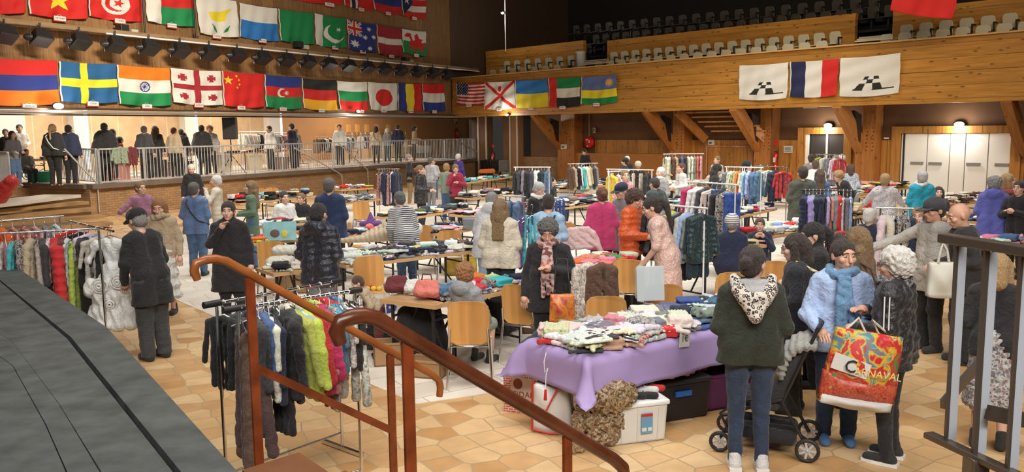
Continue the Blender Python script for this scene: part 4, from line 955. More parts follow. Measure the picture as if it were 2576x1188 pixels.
def F_cy():
    P1 = [(.25, .42), (.42, .38), (.55, .36), (.86, .22), (.72, .42), (.66, .58), (.5, .62), (.32, .6)]; P2 = [(.3, .68), (.42, .78), (.48, .9), (.36, .84)]; P3 = [(.78, .68), (.66, .78), (.58, .9), (.72, .84)]
    return lambda u, v: 'or_' if inpoly(u, v, P1) and False else ('y' if inpoly(u, v, P1) else ('g' if inpoly(u, v, P2) or inpoly(u, v, P3) else 'w'))
def F_pk():
    S_ = starp(.75, .4, .09, asp=.9, rot=.4); return lambda u, v: 'w' if u < .25 or inpoly(u, v, S_) or (circ(u, v, .62, .55, .3, .9) and not circ(u, v, .7, .47, .27, .9)) else 'g'
def F_au():
    SS = [starp(.25, .76, .15, 7, .5, .9), starp(.74, .2, .09, 7, .5, .9), starp(.6, .5, .09, 7, .5, .9), starp(.92, .46, .09, 7, .5, .9), starp(.78, .86, .09, 7, .5, .9)]
    def f(u, v):
        if u < .5 and v < .5:
            a, c = u*2, v*2; dx, dy = abs(a-.5), abs(c-.5); dg = min(abs(a-c), abs(a+c-1))
            return 'r' if dx < .07 or dy < .09 else 'w' if dx < .14 or dy < .17 else 'r' if dg < .04 else 'w' if dg < .13 else 'b'
        return 'w' if any(inpoly(u, v, s_) for s_ in SS) else 'b'
    return f
def F_wl():
    P1 = [(.14, .2), (.2, .12), (.38, .14), (.36, .24), (.42, .42), (.5, .38), (.5, .2), (.62, .1), (.7, .3), (.86, .34), (.78, .46), (.9, .5), (.95, .4), (.97, .6), (.84, .64), (.86, .86), (.74, .86), (.72, .7), (.6, .68), (.62, .88), (.48, .88), (.48, .7), (.36, .66), (.34, .86), (.22, .84), (.26, .7), (.24, .56), (.3, .4), (.26, .3), (.1, .3)]
    return lambda u, v: 'r' if inpoly(u, v, P1) else ('w' if v < .48 else 'g')
def F_se(): return lambda u, v: 'y' if abs(u-.41) < .065 or abs(v-.5) < .1 else 'sb'
def F_in():
    def f(u, v):
        r_ = math.hypot((u-.5)*1.3, v-.5)
        if v < 1/3: return 'o'
        if v > 2/3: return 'g'
        if .105 < r_ < .135 or r_ < .035 or (r_ < .1 and (math.atan2(v-.5, (u-.5)*1.3)*24/6.283) % 2 < .7): return 'b'
        return 'w'
    return f
def F_ge():
    def cr(u, v, cx, cy):
        a, c = abs(u-cx)*1.2, abs(v-cy); return (a < .03+.3*c and c < .1) or (c < .03+.3*a and a < .1)
    return lambda u, v: 'mr' if abs(u-.5) < .055 or abs(v-.5) < .075 or any(cr(u, v, x, y) for x in (.22, .79) for y in (.23, .78)) else 'w'
def F_cn():
    S_ = starp(.14, .24, .14, asp=1.2); T_ = [starp(x, y, .045, asp=1.2) for x, y in ((.33, .1), (.39, .2), (.39, .33), (.33, .43))]; return lambda u, v: 'y' if inpoly(u, v, S_) or any(inpoly(u, v, t_) for t_ in T_) else 'r'
def F_az():
    S_ = starp(.59, .5, .08, 8, .5, 1.1); return lambda u, v: 'lb' if v < -1 else 'b' if v < 1/3 else 'g' if v > .64 else ('w' if inpoly(u, v, S_) or (circ(u, v, .46, .5, .14) and not circ(u, v, .5, .5, .11)) else 'r')
def F_us(): return lambda u, v: ('w' if (int(u*22)+int(v*16)) % 2 == 0 and (u*22 % 1) < .6 and (v*16 % 1) < .6 else 'db') if (u < .42 and v < .54) else ('r' if int(v*13) % 2 == 0 else 'w')
def F_je():
    SH = [(.45, .16), (.55, .16), (.55, .3), (.5, .38), (.45, .3)]; return lambda u, v: 'r' if min(abs(u-v), abs(u+v-1)) < .07 or inpoly(u, v, SH) else 'w'
def F_rw(): return lambda u, v: 'or_' if (circ(u, v, .8, .25, .09) or (circ(u, v, .8, .25, .14) and int(math.atan2(v-.25, u-.8)*6) % 2)) and v < .45 else 'rb' if v < .5 else 'y' if v < .78 else 'g'
def F_logo():
    def f(u, v):
        t = (v-.5)/.34
        if 0 <= t <= 1:
            l = .43-.2*t; r_ = .66+.07*t; 
            if l <= u <= r_:
                c = int((u-l)/(r_-l)*3); rr = 0 if t < .2 else 1 if t < .5 else 2; return 'k' if (c+rr) % 2 == 0 else 'w'
            if (t > .92 and .23 < u < .9) or (r_ < u < r_+.14*t and v > .66 and u > .72 and False): return 'k'
        return 'w'
    return f
def F_nw(): return lambda u, v: 'db' if abs(u-.3) < .05 else 'w' if abs(u-.3) < .1 else 'r'
def F_ec(): return lambda u, v: 'y' if v < .5 else 'b' if v < .75 else 'r'
def F_pr():
    S_ = starp(.2, .45, .15, asp=1.0); return lambda u, v: 'w' if inpoly(u, v, S_) else 'db' if u < .5-abs(v-.5) else ('r' if int(v*5) % 2 == 0 else 'w')
solid = lambda c: (lambda u, v: c)
flagm = attr_mat('flag_cloth', .8)
def flag(line, tl, tr_, br_, bl, fn, words, card=None, cx=.45, nn=.05, res=84, hem='w', sag=1.0):
    q = [line.uz(x, y, nn) for x, y in (tl, tr_, br_, bl)]; W = abs(q[1][0]-q[0][0]); H = abs(q[0][1]-q[3][1]); nu, nv = res, int(res*.75)
    r = random.Random(int(tl[0]*7+tl[1])); p1, p2 = r.uniform(0, 6), r.uniform(0, 6)
    U_, V_ = np.meshgrid(np.linspace(0, 1, nu+1), np.linspace(0, 1, nv+1)); q = np.array(q)
    uz = (1-V_)[..., None]*((1-U_)[..., None]*q[0]+U_[..., None]*q[1])+V_[..., None]*((1-U_)[..., None]*q[3]+U_[..., None]*q[2])
    uz[..., 1] += -.03*sag*np.sin(np.pi*U_)*(1+V_)
    n_ = nn+.045*V_*np.sin(U_*9+p1+V_*2)+.02*np.sin(U_*21+p2+V_*4)*(.3+V_)+.015*np.sin(V_*15+U_*6)+.035
    c0 = q[0]; vs = np.stack([uz[..., 0]-c0[0], n_-nn, uz[..., 1]-c0[1]], -1).reshape(-1, 3); back = vs.copy(); back[:, 1] -= .004
    idx = np.arange((nu+1)*(nv+1)).reshape(nv+1, nu+1); a_, b2, c2, d2 = idx[:-1, :-1].ravel(), idx[:-1, 1:].ravel(), idx[1:, 1:].ravel(), idx[1:, :-1].ravel(); f1 = np.stack([a_, d2, c2, b2], -1)
    me = mesh_from([(vs, f1, 0)], [flagm], 'flag'); 
    cols = []
    for j in range(nv):
        for i in range(nu): u, v = (i+.5)/nu, (j+.5)/nv; cols.append(C_[hem] if (u < .02 and hem) else C_[fn(u, v)])
    ca = me.color_attributes.new('Col', 'FLOAT_COLOR', 'CORNER'); ca.data.foreach_set('color', np.repeat(np.concatenate([np.array(cols), np.ones((len(cols), 1))], 1), 4, 0).astype(np.float32).ravel())
    o = put('flag', me, M=line.M() @ Matrix.Translation((c0[0], nn, c0[1]))); tag(o, words, 'flag'); sm = o.modifiers.new('thickness', 'SOLIDIFY'); sm.thickness = .006
    if card:
        s = W/1.4; cw = max(.36, .17*W); cz = q[3][1]*(1-cx)+q[2][1]*cx-c0[1]-.06; cu = W*cx
        b3 = MB(); b3.box((cu, .07, cz), (cw, .015, .13)); k_ = b3.build('name_card', mat('card_white', (.7, .68, .64), .6), o)
        MB().box((cu, .06, cz-.02), (cw+.05, .012, .15)).build('card_backing', mat('card_red', (.45, .03, .02), .6), o)
        tm = text_mesh(card, min(.075, cw/len(card)*1.5), .001); tm.materials.append(blackp); to = bpy.data.objects.new('card_lettering', tm); SC.collection.objects.link(to); to.parent = k_
        to.matrix_local = Matrix.Translation((cu, .081, cz)) @ Matrix(((1, 0, 0, 0), (0, 0, 1, 0), (0, 1, 0, 0), (0, 0, 0, 1)))
        MB().tube([(cu-cw*.3, .055, cz+.05), (cu, .055, cz+.12), (cu+cw*.3, .055, cz+.05)], .004, 4).build('card_string', white_p, o)
    return o
fl_ = [
 (FW, (-70, 143), (141, 152), (146, 262), (-64, 262), st3('r', 'b', 'o'), 'red, blue and orange striped flag at the left end of the lower row', 'ARMENIE', .6),
 (FW, (146, 154), (290, 161), (295, 257), (152, 255), F_se(), 'blue flag with a yellow cross', 'SUEDE', .52),
 (FW, (292, 163), (424, 171), (429, 265), (299, 261), F_in(), 'orange, white and green flag with a blue spoked wheel', 'INDE', .5),
 (FW, (427, 171), (553, 179), (560, 264), (434, 257), F_ge(), 'white flag with one big and four small dark red crosses', 'GEORGIE', .5),
 (FW, (556, 179), (661, 186), (661, 269), (563, 266), F_cn(), 'red flag with one big and four small yellow stars, lower row', 'CHINE', .4),
 (FW, (663, 188), (755, 194), (757, 273), (667, 269), F_az(), 'blue, red and green flag with white crescent and star', 'AZERBAIDJAN', .45),
 (FW, (757, 197), (844, 202), (846, 277), (763, 272), st3('k', 'r', 'gd'), 'black, red and gold striped flag', 'ALLEMAGNE', .52),
 (FW, (845, 203), (922, 206), (925, 278), (853, 275), st3('w', 'g', 'r'), 'white, green and red striped flag', 'BULGARIE', .75),
 (FW, (924, 206), (996, 209), (999, 277), (929, 275), (lambda u, v: 'r' if circ(u, v, .52, .52, .3, 1.0) else 'w'), 'white flag with a red disc', 'JAPON', .5),
 (FW, (998, 209), (1058, 210), (1060, 278), (1001, 277), vt3('b', 'y', 'r'), 'blue, yellow and red upright striped flag', 'ROUMANIE', .5),
 (FW, (1060, 210), (1116, 211), (1119, 279), (1063, 278), st3('r', 'w', 'b'), 'red, white and blue striped flag ending the lower row', 'PAYS-BAS', .5),
 (FW, (-70, -60), (60, -52), (62, 33), (-60, 26), solid('r'), 'plain red flag cut by the left corner of the upper row', None, .5),
 (FW, (68, -55), (213, -44), (217, 48), (72, 35), F_vn(), 'red flag with one yellow star, upper row', 'VIETNAM', .48),
 (FW, (215, -44), (352, -34), (358, 55), (222, 40), F_tn(), 'red flag with white disc, red crescent and star', 'TUNISIE', .55),
 (FW, (362, -34), (482, -22), (489, 67), (369, 53), (lambda u, v: 'w' if u < .3 else 'r' if v < .5 else 'g'), 'white, red and green flag with upright white band', 'MADAGASCAR', .5),
 (FW, (490, -21), (592, 3), (601, 94), (500, 83), F_cy(), 'white flag with yellow island and green branches', 'CHYPRE', .45),
 (FW, (600, 7), (695, 21), (701, 104), (602, 92), (lambda u, v: 'w' if v < .47 else 'lb'), 'flag white above and sky blue below', 'SAINT-MARIN', .55),
 (FW, (698, 22), (786, 33), (789, 111), (704, 102), solid('g'), 'plain green flag without any emblem', 'LIBYE', .5),
 (FW, (789, 33), (868, 47), (870, 120), (793, 112), F_pk(), 'green flag with white band, crescent and star', 'PAKISTAN', .6),
 (FW, (870, 48), (943, 62), (946, 132), (876, 123), F_au(), 'dark blue flag with white stars and a small crossed corner', 'AUSTRALIE', .5),
 (FW, (945, 62), (1008, 71), (1011, 142), (950, 135), (lambda u, v: 'w' if .4 < v < .6 else 'mr'), 'dark red flag with a white middle stripe', 'LETTONIE', .55),
 (FW, (1009, 72), (1070, 80), (1070, 141), (1014, 131), F_wl(), 'white and green flag with a red winged beast', 'PAYS DE GALLES', .55),
 (FW, (725, -75), (862, -60), (861, 12), (735, -2), solid('r'), 'red flag cut by the picture top, left of the dark banded one', 'TURQUIE', .7),
 (FW, (862, -60), (936, -50), (937, 27), (866, 13), F_nw(), 'red flag with white edged dark upright band, top row', 'NORVEGE', .55),
 (FW, (938, -50), (1004, -40), (1008, 38), (941, 24), F_ec(), 'yellow, blue and red flag in the top row', 'EQUATEUR', .5),
 (FW, (1005, -38), (1069, -30), (1071, 48), (1010, 39), F_pr(), 'red and white striped flag with a blue starred triangle', 'PORTO RICO', .5),
 (BF, (1149, 209), (1222, 207), (1222, 264), (1149, 262), F_us(), 'red and white striped flag with a starry blue corner', 'ETATS-UNIS', .45),
 (BF, (1221, 206), (1296, 203), (1297, 272), (1222, 274), F_je(), 'white flag with a red diagonal cross and small shield', 'JERSEY', .5),
 (BF, (1298, 202), (1378, 198), (1379, 268), (1299, 270), (lambda u, v: 'lb' if v < .5 else 'y'), 'flag blue above and yellow below on the balcony', 'UKRAINE', .5),
 (BF, (1380, 197), (1461, 193), (1462, 267), (1382, 268), (lambda u, v: 'r' if u < .27 else 'g' if v < .35 else 'w' if v < .67 else 'k'), 'green, white and black flag with a red upright band', 'EMIRATS', .47),
 (BF, (1464, 193), (1553, 187), (1552, 257), (1465, 262), F_rw(), 'blue, yellow and green flag with a small sun', 'RWANDA', .45),
 (BF, (1862, 165), (1984, 157), (1981, 247), (1859, 250), F_logo(), 'smaller white banner with a black and white chequered emblem', None, .5),
 (BF, (1989, 156), (2112, 147), (2107, 240), (1987, 243), vt3('db', 'w', 'r'), 'dark blue, white and red flag between two white banners', None, .5),
 (BF, (2116, 147), (2267, 133), (2262, 234), (2112, 243), F_logo(), 'larger white banner with a black and white chequered emblem, at the right', None, .5)]
for F in fl_: flag(*F[:8], cx=F[8])
# red cloth hanging from the roof in front of the gallery
q = Line(BF.p(BF.uz(2240, 30)[0], 0, 2.0), BF.p(BF.uz(2420, 30)[0], 0, 2.0))
o = flag(q, (2262, -90), (2425, -75), (2396, 47), (2241, 26), solid('r'), 'plain red cloth hanging from the roof at the upper right', None, nn=0, res=40, hem=None)
MB().tube([(.2, 0, -.1), (.2, 0, 4)], .01, 5).tube([(2.0, 0, -.1), (2.0, 0, 4)], .01, 5).build('cord', white_p, o)
# ================================================================== floodlights
FLT = thing('floodlight', 'black stage floodlight', 'spotlight')
fm = MB(); Rt = (Matrix.Rotation(math.radians(28), 3, 'X') @ Matrix.Rotation(math.radians(8), 3, 'Y'))
fm.box((0, .1, -.28), (.52, .5, .36), Rt, .72); fm.build('housing', blackp, FLT, bevel=.02)
fm = MB()
for i in range(6): fm.box(Rt @ V(0, -.16+.06*i, .17)+V(0, .1, -.28), (.34, .02, .03), Rt)
fm.build('cooling_fins', mat('fin_grey', (.05, .05, .052), .4, .3), FLT)
MB().tube([V(-.22, .02, -.3), V(-.36, -.02, -.3), V(-.42, -.04, -.3)], [.11, .09, .04], 10).build('lamp_tail', blackp, FLT)
MB().tube([(-.3, .1, -.28), (-.3, .1, -.03), (.3, .1, -.03), (.3, .1, -.28)], .015, 6).tube([(0, .1, -.03), (0, .1, .12)], .03, 6).build('yoke', blackm, FLT)
MB().tube([Rt @ V(-.2, -.27, .16)+V(0, .1, -.28), Rt @ V(-.24, -.27, -.16)+V(0, .1, -.28), ], .01, 5).build('edge_strip', white_metal, FLT)
FLX = [(14, 90), (104, 99), (202, 106), (292, 114), (377, 122), (455, 129), (529, 136), (599, 142), (662, 147), (724, 153), (777, 159), (830, 164), (879, 168), (927, 173), (970, 176), (1011, 181), (1052, 183), (1090, 187), (1126, 189)]
for i, (px, py) in enumerate(FLX):
    u, z = FW.uz(px, py-6, .75); M = FW.M() @ Matrix.Translation((u, .62, zr+.02))
    lb = {0: 'black floodlight cut by the left edge of the picture', 18: 'last black floodlight at the corner by the balcony'}.get(i, 'black stage floodlight clamped under the bridge beam')
    duptree(FLT, M, lb, 'floodlights along the bridge beam' if 0 < i < 18 else None, first=i == 0)
a_, c_ = FW.uz(262, 98, .5)[0], FW.uz(1200, 187, .5)[0]
struct('trim_light_pipe', MB().tube([(a_, .62, zr+.04), (c_, .62, zr+.04)], .03, 8), white_metal, FM)
for px in (1195, 1272): 
    u, z = FW.uz(px, 180, .1) if px == 1195 else BF.uz(px, 130, -.8)
    L_ = FW if px == 1195 else BF; struct('trim_conduit' if px == 1195 else 'trim_conduit.001', MB().tube([(0, 0, 0), (0, 0, 3.0)], .03, 6), white_metal, L_.M() @ Matrix.Translation((u, .12 if px == 1195 else -.8, z)))
for i, (px, py, w_) in enumerate(((305, 72, 'below the crescent flag'), (748, 112, 'below the plain green flag'), (1018, 150, 'below the red beast flag'))):
    u, z = FW.uz(px, py, .3); T = thing('wall_projector', 'small black projector with pale box on the beam %s' % w_, 'projector', FW.M() @ Matrix.Translation((u, .35, z)))
    MB().box((0, 0, 0), (.3, .3, .24)).build('housing', blackp, T, bevel=.02); MB().box((.38, 0, -.08), (.24, .2, .16)).build('ballast_box', mat('pale_box', (.45, .45, .4), .5), T); MB().box((0, 0, -.12-.1), (.05, .05, .25)).build('bracket', blackm, T)
for i, px in enumerate((362, 490)):
    u, z = FW.uz(px, 75, .3); T = thing('cable_hook', 'dark hook hanging %s the white and green flags' % ('left of', 'right of')[i], 'hook', FW.M() @ Matrix.Translation((u, .35, z-.3)))
    MB().tube([(0, 0, 0), (0, 0, 1.4)], .03, 6).build('rod', blackm, T); MB().tube([(.1, 0, .1), (.05, 0, -.05), (-.08, 0, 0), (-.1, 0, .15)], .03, 6).build('hook_arm', blackm, T)
# ================================================================== balcony seats
seatm = mat('seat_shell', (.5, .46, .34), .35); seat_d = mat('seat_shell_shaded', (.06, .055, .05), .4)  # second shell colour is darkened to carry the shade of the unlit gallery
SEAT = thing('stadium_seat', 'seat', 'seat')
sb = MB(); P_ = [(-.2, 0), (-.22, .3), (-.2, .4), (-.14, .45), (.14, .45), (.2, .4), (.22, .3), (.2, 0)]
sb.prism(P_, lambda x, y, t: V(x, -.02+t+.12*y-.4*x*x, .42+y), 0, .03); sb.build('backrest', seatm, SEAT, bevel=.01)
MB().prism([(-.21, 0), (-.22, .4), (.22, .4), (.21, 0)], lambda x, y, t: V(x, y, .42+t-.6*(.22-abs(x))*.1), -.03, .0).build('seat_pan', seatm, SEAT)
MB().bar((.26, .02, .62), (.26, .3, .62), .05, .04).bar((.26, .3, .62), (.26, .26, .3), .05, .04).build('armrest', blackp, SEAT)
MB().box((0, .1, .2), (.06, .1, .4)).build('seat_leg', blackm, SEAT)
NS = [0]
def seats(p0, p1, n, nn, words, group, z=None, dark_=False):
    (u0, z0), (u1_, z1_) = BF.uz(p0[0], p0[1], nn), BF.uz(p1[0], p1[1], nn)
    for i in range(n):
        t = i/(n-1) if n > 1 else 0; u = u0+(u1_-u0)*t; zz = (z0+(z1_-z0)*t)-.87 if z is None else z
        NS[0] += 1; r_ = duptree(SEAT, BF.M() @ Matrix.Translation((u, nn, zz)), words, group, first=NS[0] == 1)
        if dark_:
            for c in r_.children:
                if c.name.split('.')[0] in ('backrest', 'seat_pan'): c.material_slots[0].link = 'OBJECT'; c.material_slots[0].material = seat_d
yb, yf = -1.75, -.75
for a_, b_, n, w_ in (((1276, 154), (1437, 140), 7, 'left'), ((1545, 131), (2102, 79), 18, 'middle'), ((2282, 62), (2660, 20), 8, 'right')):
    seats(a_, b_, n, yb, 'cream plastic stadium seat in the back row of the %s balcony block' % w_, 'seats in the back row of the %s balcony block' % w_)
for a_, b_, n, w_ in (((1240, 176), (1402, 163), 7, 'left'), ((1507, 155), (2068, 103), 17, 'middle'), ((2232, 86), (2640, 48), 9, 'right')):
    seats(a_, b_, n, yf, 'cream plastic stadium seat in the front row of the %s balcony block' % w_, 'seats in the front row of the %s balcony block' % w_)
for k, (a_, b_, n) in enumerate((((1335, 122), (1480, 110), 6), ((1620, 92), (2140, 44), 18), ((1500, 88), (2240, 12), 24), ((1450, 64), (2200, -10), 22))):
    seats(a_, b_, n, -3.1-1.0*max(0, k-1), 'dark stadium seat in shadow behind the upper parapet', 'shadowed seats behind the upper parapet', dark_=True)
struct('floor_balcony_step', MB().box(((B0+B1)/2, -1.75, BZ1-.87-.1+.3), (B1-B0, .9, .2)), dk_brown, BM_)
for i, (x0, x1) in enumerate(((1463, 1530), (2150, 2245))):
    for j in range(3):
        a_ = BF.uz(x0+5*j, 150, -.5-.5*j)[0]; c_ = BF.uz(x1, 150, -.5-.5*j)[0]; zz = BF.uz(x0, (163, 105)[i]-4*j, -.5-.5*j)[1]
        struct('trim_step_nosing.%03d' % (i*3+j), MB().box(((a_+c_)/2, -.5-.5*j, zz), (c_-a_, .1, .05)), mat('pale_nosing', (.5, .42, .3), .5), BM_)
u, z = BF.uz(1461, 145, -.9); tag(put('white_bin', MB().lathe([(0, -.35), (.2, -.35), (.21, .3), (.24, .32), (.24, .36), (0, .36)], n=14).build('tmp', mat('bin_pale_blue', (.5, .55, .55), .4)).data, M=BF.M() @ Matrix.Translation((u, -.9, z-.1))), 'pale cylindrical bin between the left and middle balcony seats', 'bin')
bpy.data.objects.remove(bpy.data.objects['tmp'])
# ================================================================== columns and braces under the balcony
def colm(i, x0, x1, bx):
    a_, c_ = ux(x0), ux(x1); uc = (a_+c_)/2
    struct('wall_timber_column' + ('.%03d' % i if i else ''), MB().box((uc, .35, 1.7), (c_-a_, .6, 3.5)), pine_beam, WBM)
    b2 = MB(); b2.bar((a_-.12, .45, 1.75), (a_-.12, 2.3, 3.35), .3, .45); struct('trim_timber_brace' + ('.%03d' % i if i else ''), b2, pine_beam, WBM)
    struct('trim_timber_shoe' + ('.%03d' % i if i else ''), MB().box((a_-.12, .4, .95), (.3, .4, 1.9)), pine_beam, WBM)
    T = thing('loudspeaker', 'black flat loudspeaker between the timber column and its brace, ' + bx, 'speaker', WBM @ Matrix.Translation((a_-.05, .82, 2.5)))
    MB().prism([(-.0, -.55), (.0, .45), (.55, .6), (.2, -.45)], lambda x, y, t: V(t, x, y), -.08, .08).build('cabinet', blackp, T); MB().prism([(.03, -.42), (.03, .4), (.42, .5), (.14, -.35)], lambda x, y, t: V(t, x, y), -.1, -.082).build('grille', mat('grille', (.03, .03, .03), .9), T)
    dots = MB(); r = random.Random(i)
    for k in range(7):
        for j in range(2): dots.ball((uc+(-.08+.22*j+.03*(k % 2)), .66, 1.7+.13*k), .022, 6, 4)
    d_ = dots.build('trim_bolts' + ('.%03d' % i if i else ''), blackm, None, kind='structure'); d_.matrix_world = WBM
for i, (x0, x1, w_) in enumerate(((1434, 1468, 'left one'), (1716, 1744, 'by the stair underside'), (1934, 1964, 'left of the dark doors'), (2190, 2222, 'right of the dark doors'))): colm(i, x0, x1, w_)
b2 = MB(); a_ = ux(2590); b2.bar((a_, .45, 1.75), (a_, 2.3, 3.35), .3, .45); struct('trim_timber_brace.009', b2, pine_beam, WBM)
for i in range(5):    # underside of the gallery stair
    u0_, z_ = WB.uz(1730+16*i, 284+11.5*i, 1.6-.2*i); u1_, _ = WB.uz(1858+16*i, 284+11.5*i, 1.6-.2*i)
    struct('trim_stair_tread.%03d' % i, MB().box(((u0_+u1_)/2, 1.6-.2*i, z_), (u1_-u0_, .34, .06)), pine_beam, WBM)
for i, (xa, ya, xb, yb_) in enumerate(((1703, 280, 1775, 352), (1850, 278, 1930, 355))):
    ua, za = WB.uz(xa, ya, 1.7); ub, z2 = WB.uz(xb, yb_, .5); s_ = MB(); s_.bar((ua, 1.7, za), (ub, .5, z2), .12, .34); struct('trim_stair_stringer.%03d' % i, s_, pine_beam, WBM)
# ================================================================== fixtures on the walls
def board(line, name, x0, y0, x1, y1, m, label, cat, n=.14, parts=()):
    a_, z1_ = line.uz(x0, y0, n); c_, z0_ = line.uz(x1, y1, n); w_, h_ = c_-a_, z1_-z0_; T = thing(name, label, cat, line.M() @ Matrix.Translation(((a_+c_)/2, n, (z0_+z1_)/2)))
    MB().box((0, 0, 0), (w_, .03, h_)).build('panel', m, T)
    for (pn, fx, fy, fw, fh, pm) in parts: MB().box((fx*w_, .02, fy*h_), (fw*w_, .012, fh*h_)).build(pn, pm, T)
    return T
noticem = mat('notice_paper', (.6, .6, .58), .6); inkm = mat('ink', (.05, .05, .06), .6)
lines = [('printed_line', 0, y, .7, .06, inkm) for y in (.25, .08, -.1, -.28)]
board(WB, 'notice_board', 1972, 367, 1994, 385, noticem, 'white notice sheet left of the dark double doors', 'notice', parts=lines)
board(WB, 'notice_board', 1782, 352, 1797, 365, noticem, 'small white notice at the corner of the striped tape', 'notice', parts=[('black_mark', -.1, -.1, .4, .3, inkm)])
board(WB, 'notice_board', 1411, 363, 1426, 375, noticem, 'small white notice on the left timber column', 'notice', n=.7, parts=[('black_mark', -.1, -.1, .4, .3, inkm)])
board(WB, 'notice_board', 2556, 376, 2580, 395, mat('notice_beige', (.45, .38, .28), .6), 'beige notice right of the wide white doors', 'notice', parts=lines)
board(WB, 'number_plate', 1490, 322, 1500, 336, mat('plate_brown', (.2, .1, .06), .6), 'small plate with a pale numeral above the hose reel', 'sign')
tm = text_mesh('2', .38, .006); tm.materials.append(noticem); u, z = WB.uz(1495, 329, .17); tag(put('wall_numeral', tm, M=WBM @ Matrix.Translation((u, .17, z)) @ Matrix(((1, 0, 0, 0), (0, 0, 1, 0), (0, 1, 0, 0), (0, 0, 0, 1)))), 'pale numeral 2 on the brown wall above the hose reel', 'sign')
u, z = WB.uz(1481, 358, .3); T = thing('fire_hose_reel', 'round red fire hose reel on the brown wall', 'fire hose', WBM @ Matrix.Translation((u, .3, z)))
redm = mat('fire_red', (.55, .012, .012), .3); Rx = Matrix.Rotation(math.pi/2, 3, 'X'); rr_ = 14.5/51
MB().lathe([(0, -.12), (rr_*1.0, -.12), (rr_*1.0, .02), (rr_*.9, .05), (rr_*.25, .07), (0, .07)], n=24, rot=Matrix.Rotation(-math.pi/2, 3, 'X')).build('drum', redm, T)
MB().box((-.05, .08, .12), (.14, .01, .06)).box((.1, .08, .04), (.08, .01, .12)).build('instruction_label', noticem, T); MB().box((.0, .08, -.18), (.1, .02, .03)).build('nozzle', chrome, T)
struct('trim_water_pipe', MB().tube([(u-.13, .12, z+.2), (u-.13, .12, 3.4)], .025, 6), mat('pipe_tan', (.4, .25, .13), .5), WBM)
def extinguisher(line, px, py, n, label, s=1):
    u, z = line.uz(px, py, n); T = thing('fire_extinguisher', label, 'fire extinguisher', line.M() @ Matrix.Translation((u, n, z)) @ Matrix.Scale(s, 4))
    MB().lathe([(0, -.3), (.08, -.3), (.085, .15), (.05, .22), (.02, .25), (0, .25)], n=12).build('cylinder', redm, T); MB().box((0, .087, 0), (.09, .008, .16)).build('label_patch', noticem, T)
    MB().tube([(.02, 0, .26), (.07, 0, .34), (.1, 0, .2), (.09, .04, -.1)], .012, 6).build('hose', blackp, T); MB().box((0, 0, .28), (.1, .03, .05)).build('lever', blackm, T)
    MB().box((0, .0, .6), (.16, .01, .16)).build('sign_plate', redm, T); MB().box((0, -.09, .0), (.06, .03, .5)).build('wall_bracket', blackm, T)
extinguisher(WB, 1951, 402, .75, 'red fire extinguisher on the column left of the dark doors', 1.1)
extinguisher(FW, 1149, 337, -8.2, 'red fire extinguisher on the orange wall of the platform', 1.3)
extinguisher(WB, 1241, 397, .6, 'red fire extinguisher among the dark chairs at the corner')
board(WB, 'alarm_button', 2012, 374, 2019, 380, redm, 'small red alarm button left of the dark doors', 'alarm button')
board(FW, 'notice_board', 1143, 300, 1151, 311, noticem, 'small white notice on the orange platform wall', 'notice', n=-8.3)
# striped warning tape frame on the wainscot
tape = bricky('striped_tape', (.6, .3, .2), (.35, .1, .04), (.6, .3, .2), .12, 2, .0, .6, 0, rot=(math.pi/2, .6, 0)); T = thing('warning_tape', 'red and white striped tape framing a panel of the wainscot', 'tape', WBM)
(u0_, z0_), (u1_, z1_) = WB.uz(1778, 368, .12), WB.uz(1892, 371, .12)
MB().box(((u0_+u1_)/2, .12, z0_), (u1_-u0_, .012, .07)).build('top_strip', tape, T); MB().box((u0_, .12, z0_-.6), (.07, .012, 1.2)).build('side_strip', tape, T); MB().box((u1_, .12, z0_-.6), (.07, .012, 1.2)).build('side_strip', tape, T)
board(WB, 'smoke_vent', 2021, 268, 2056, 272, white_metal, 'flat pale lamp strip on the ceiling edge above the dark doors', 'lamp', n=1.0)
board(WB, 'motion_sensor', 2224, 346, 2236, 350, white_p, 'small white sensor box left of the wide white doors', 'sensor')
# flip chart on the dark landing
u, z = WB.uz(1360, 352, -.95); T = thing('flip_chart', 'white flip chart board on a folding stand in the dark bay', 'flip chart', WBM @ Matrix.Translation((u, -.95, z)))
MB().box((0, 0, 0), (.62, .03, .85)).build('board', mat('chart_grey', (.32, .3, .25), .6), T); MB().box((-.1, .02, .1), (.06, .01, .06)).build('magnet', inkm, T); MB().box((.05, .02, .03), (.1, .01, .05)).build('note', mat('note_orange', (.5, .25, .05), .6), T)
for s in (-1, 1): MB().tube([(s*.15, 0, -.4), (s*.3, .1, -1.0)], .012, 5).build('leg', chrome, T)
# ================================================================== platform railing, loudspeaker
def railing(name, label, a, b, H=1.12, post_every=1.6, gap=.13, group=None, brace=True):
    a = V(a.x, a.y, a.z); b = V(b.x, b.y, a.z); T = thing(name, label, 'railing', Matrix.Translation(a), group); d = (b-a); L = d.length; d.normalize()
    MB().bar(a+V(0, 0, H), b+V(0, 0, H), .06, .05).build('top_rail', steel, T, world=True); MB().bar(a+V(0, 0, .1), b+V(0, 0, .1), .03, .03).build('bottom_rail', steel, T, world=True)
    n = int(L/gap)
    for i in range(1, n):
        P = a+d*(L*i/n); MB().bar(P+V(0, 0, .1), P+V(0, 0, H), .02, .02).build('bar', steel, T, world=True)
    k = max(1, round(L/post_every))
    for i in range(k+1): P = a+d*(L*i/k); MB().bar(P, P+V(0, 0, H), .05, .05).build('post', steel, T, world=True); 
    return T
fp = lambda px, n=.22, z=PH: (lambda u: FW.p(u, z, n))(FW.uz(px, 440, n)[0])
q0, q1, q2, q3 = fp(252), fp(562), fp(838), fp(1206)
railing('platform_railing', 'grey steel bar railing on the platform edge, left length above the bench stairs', q0, q1)
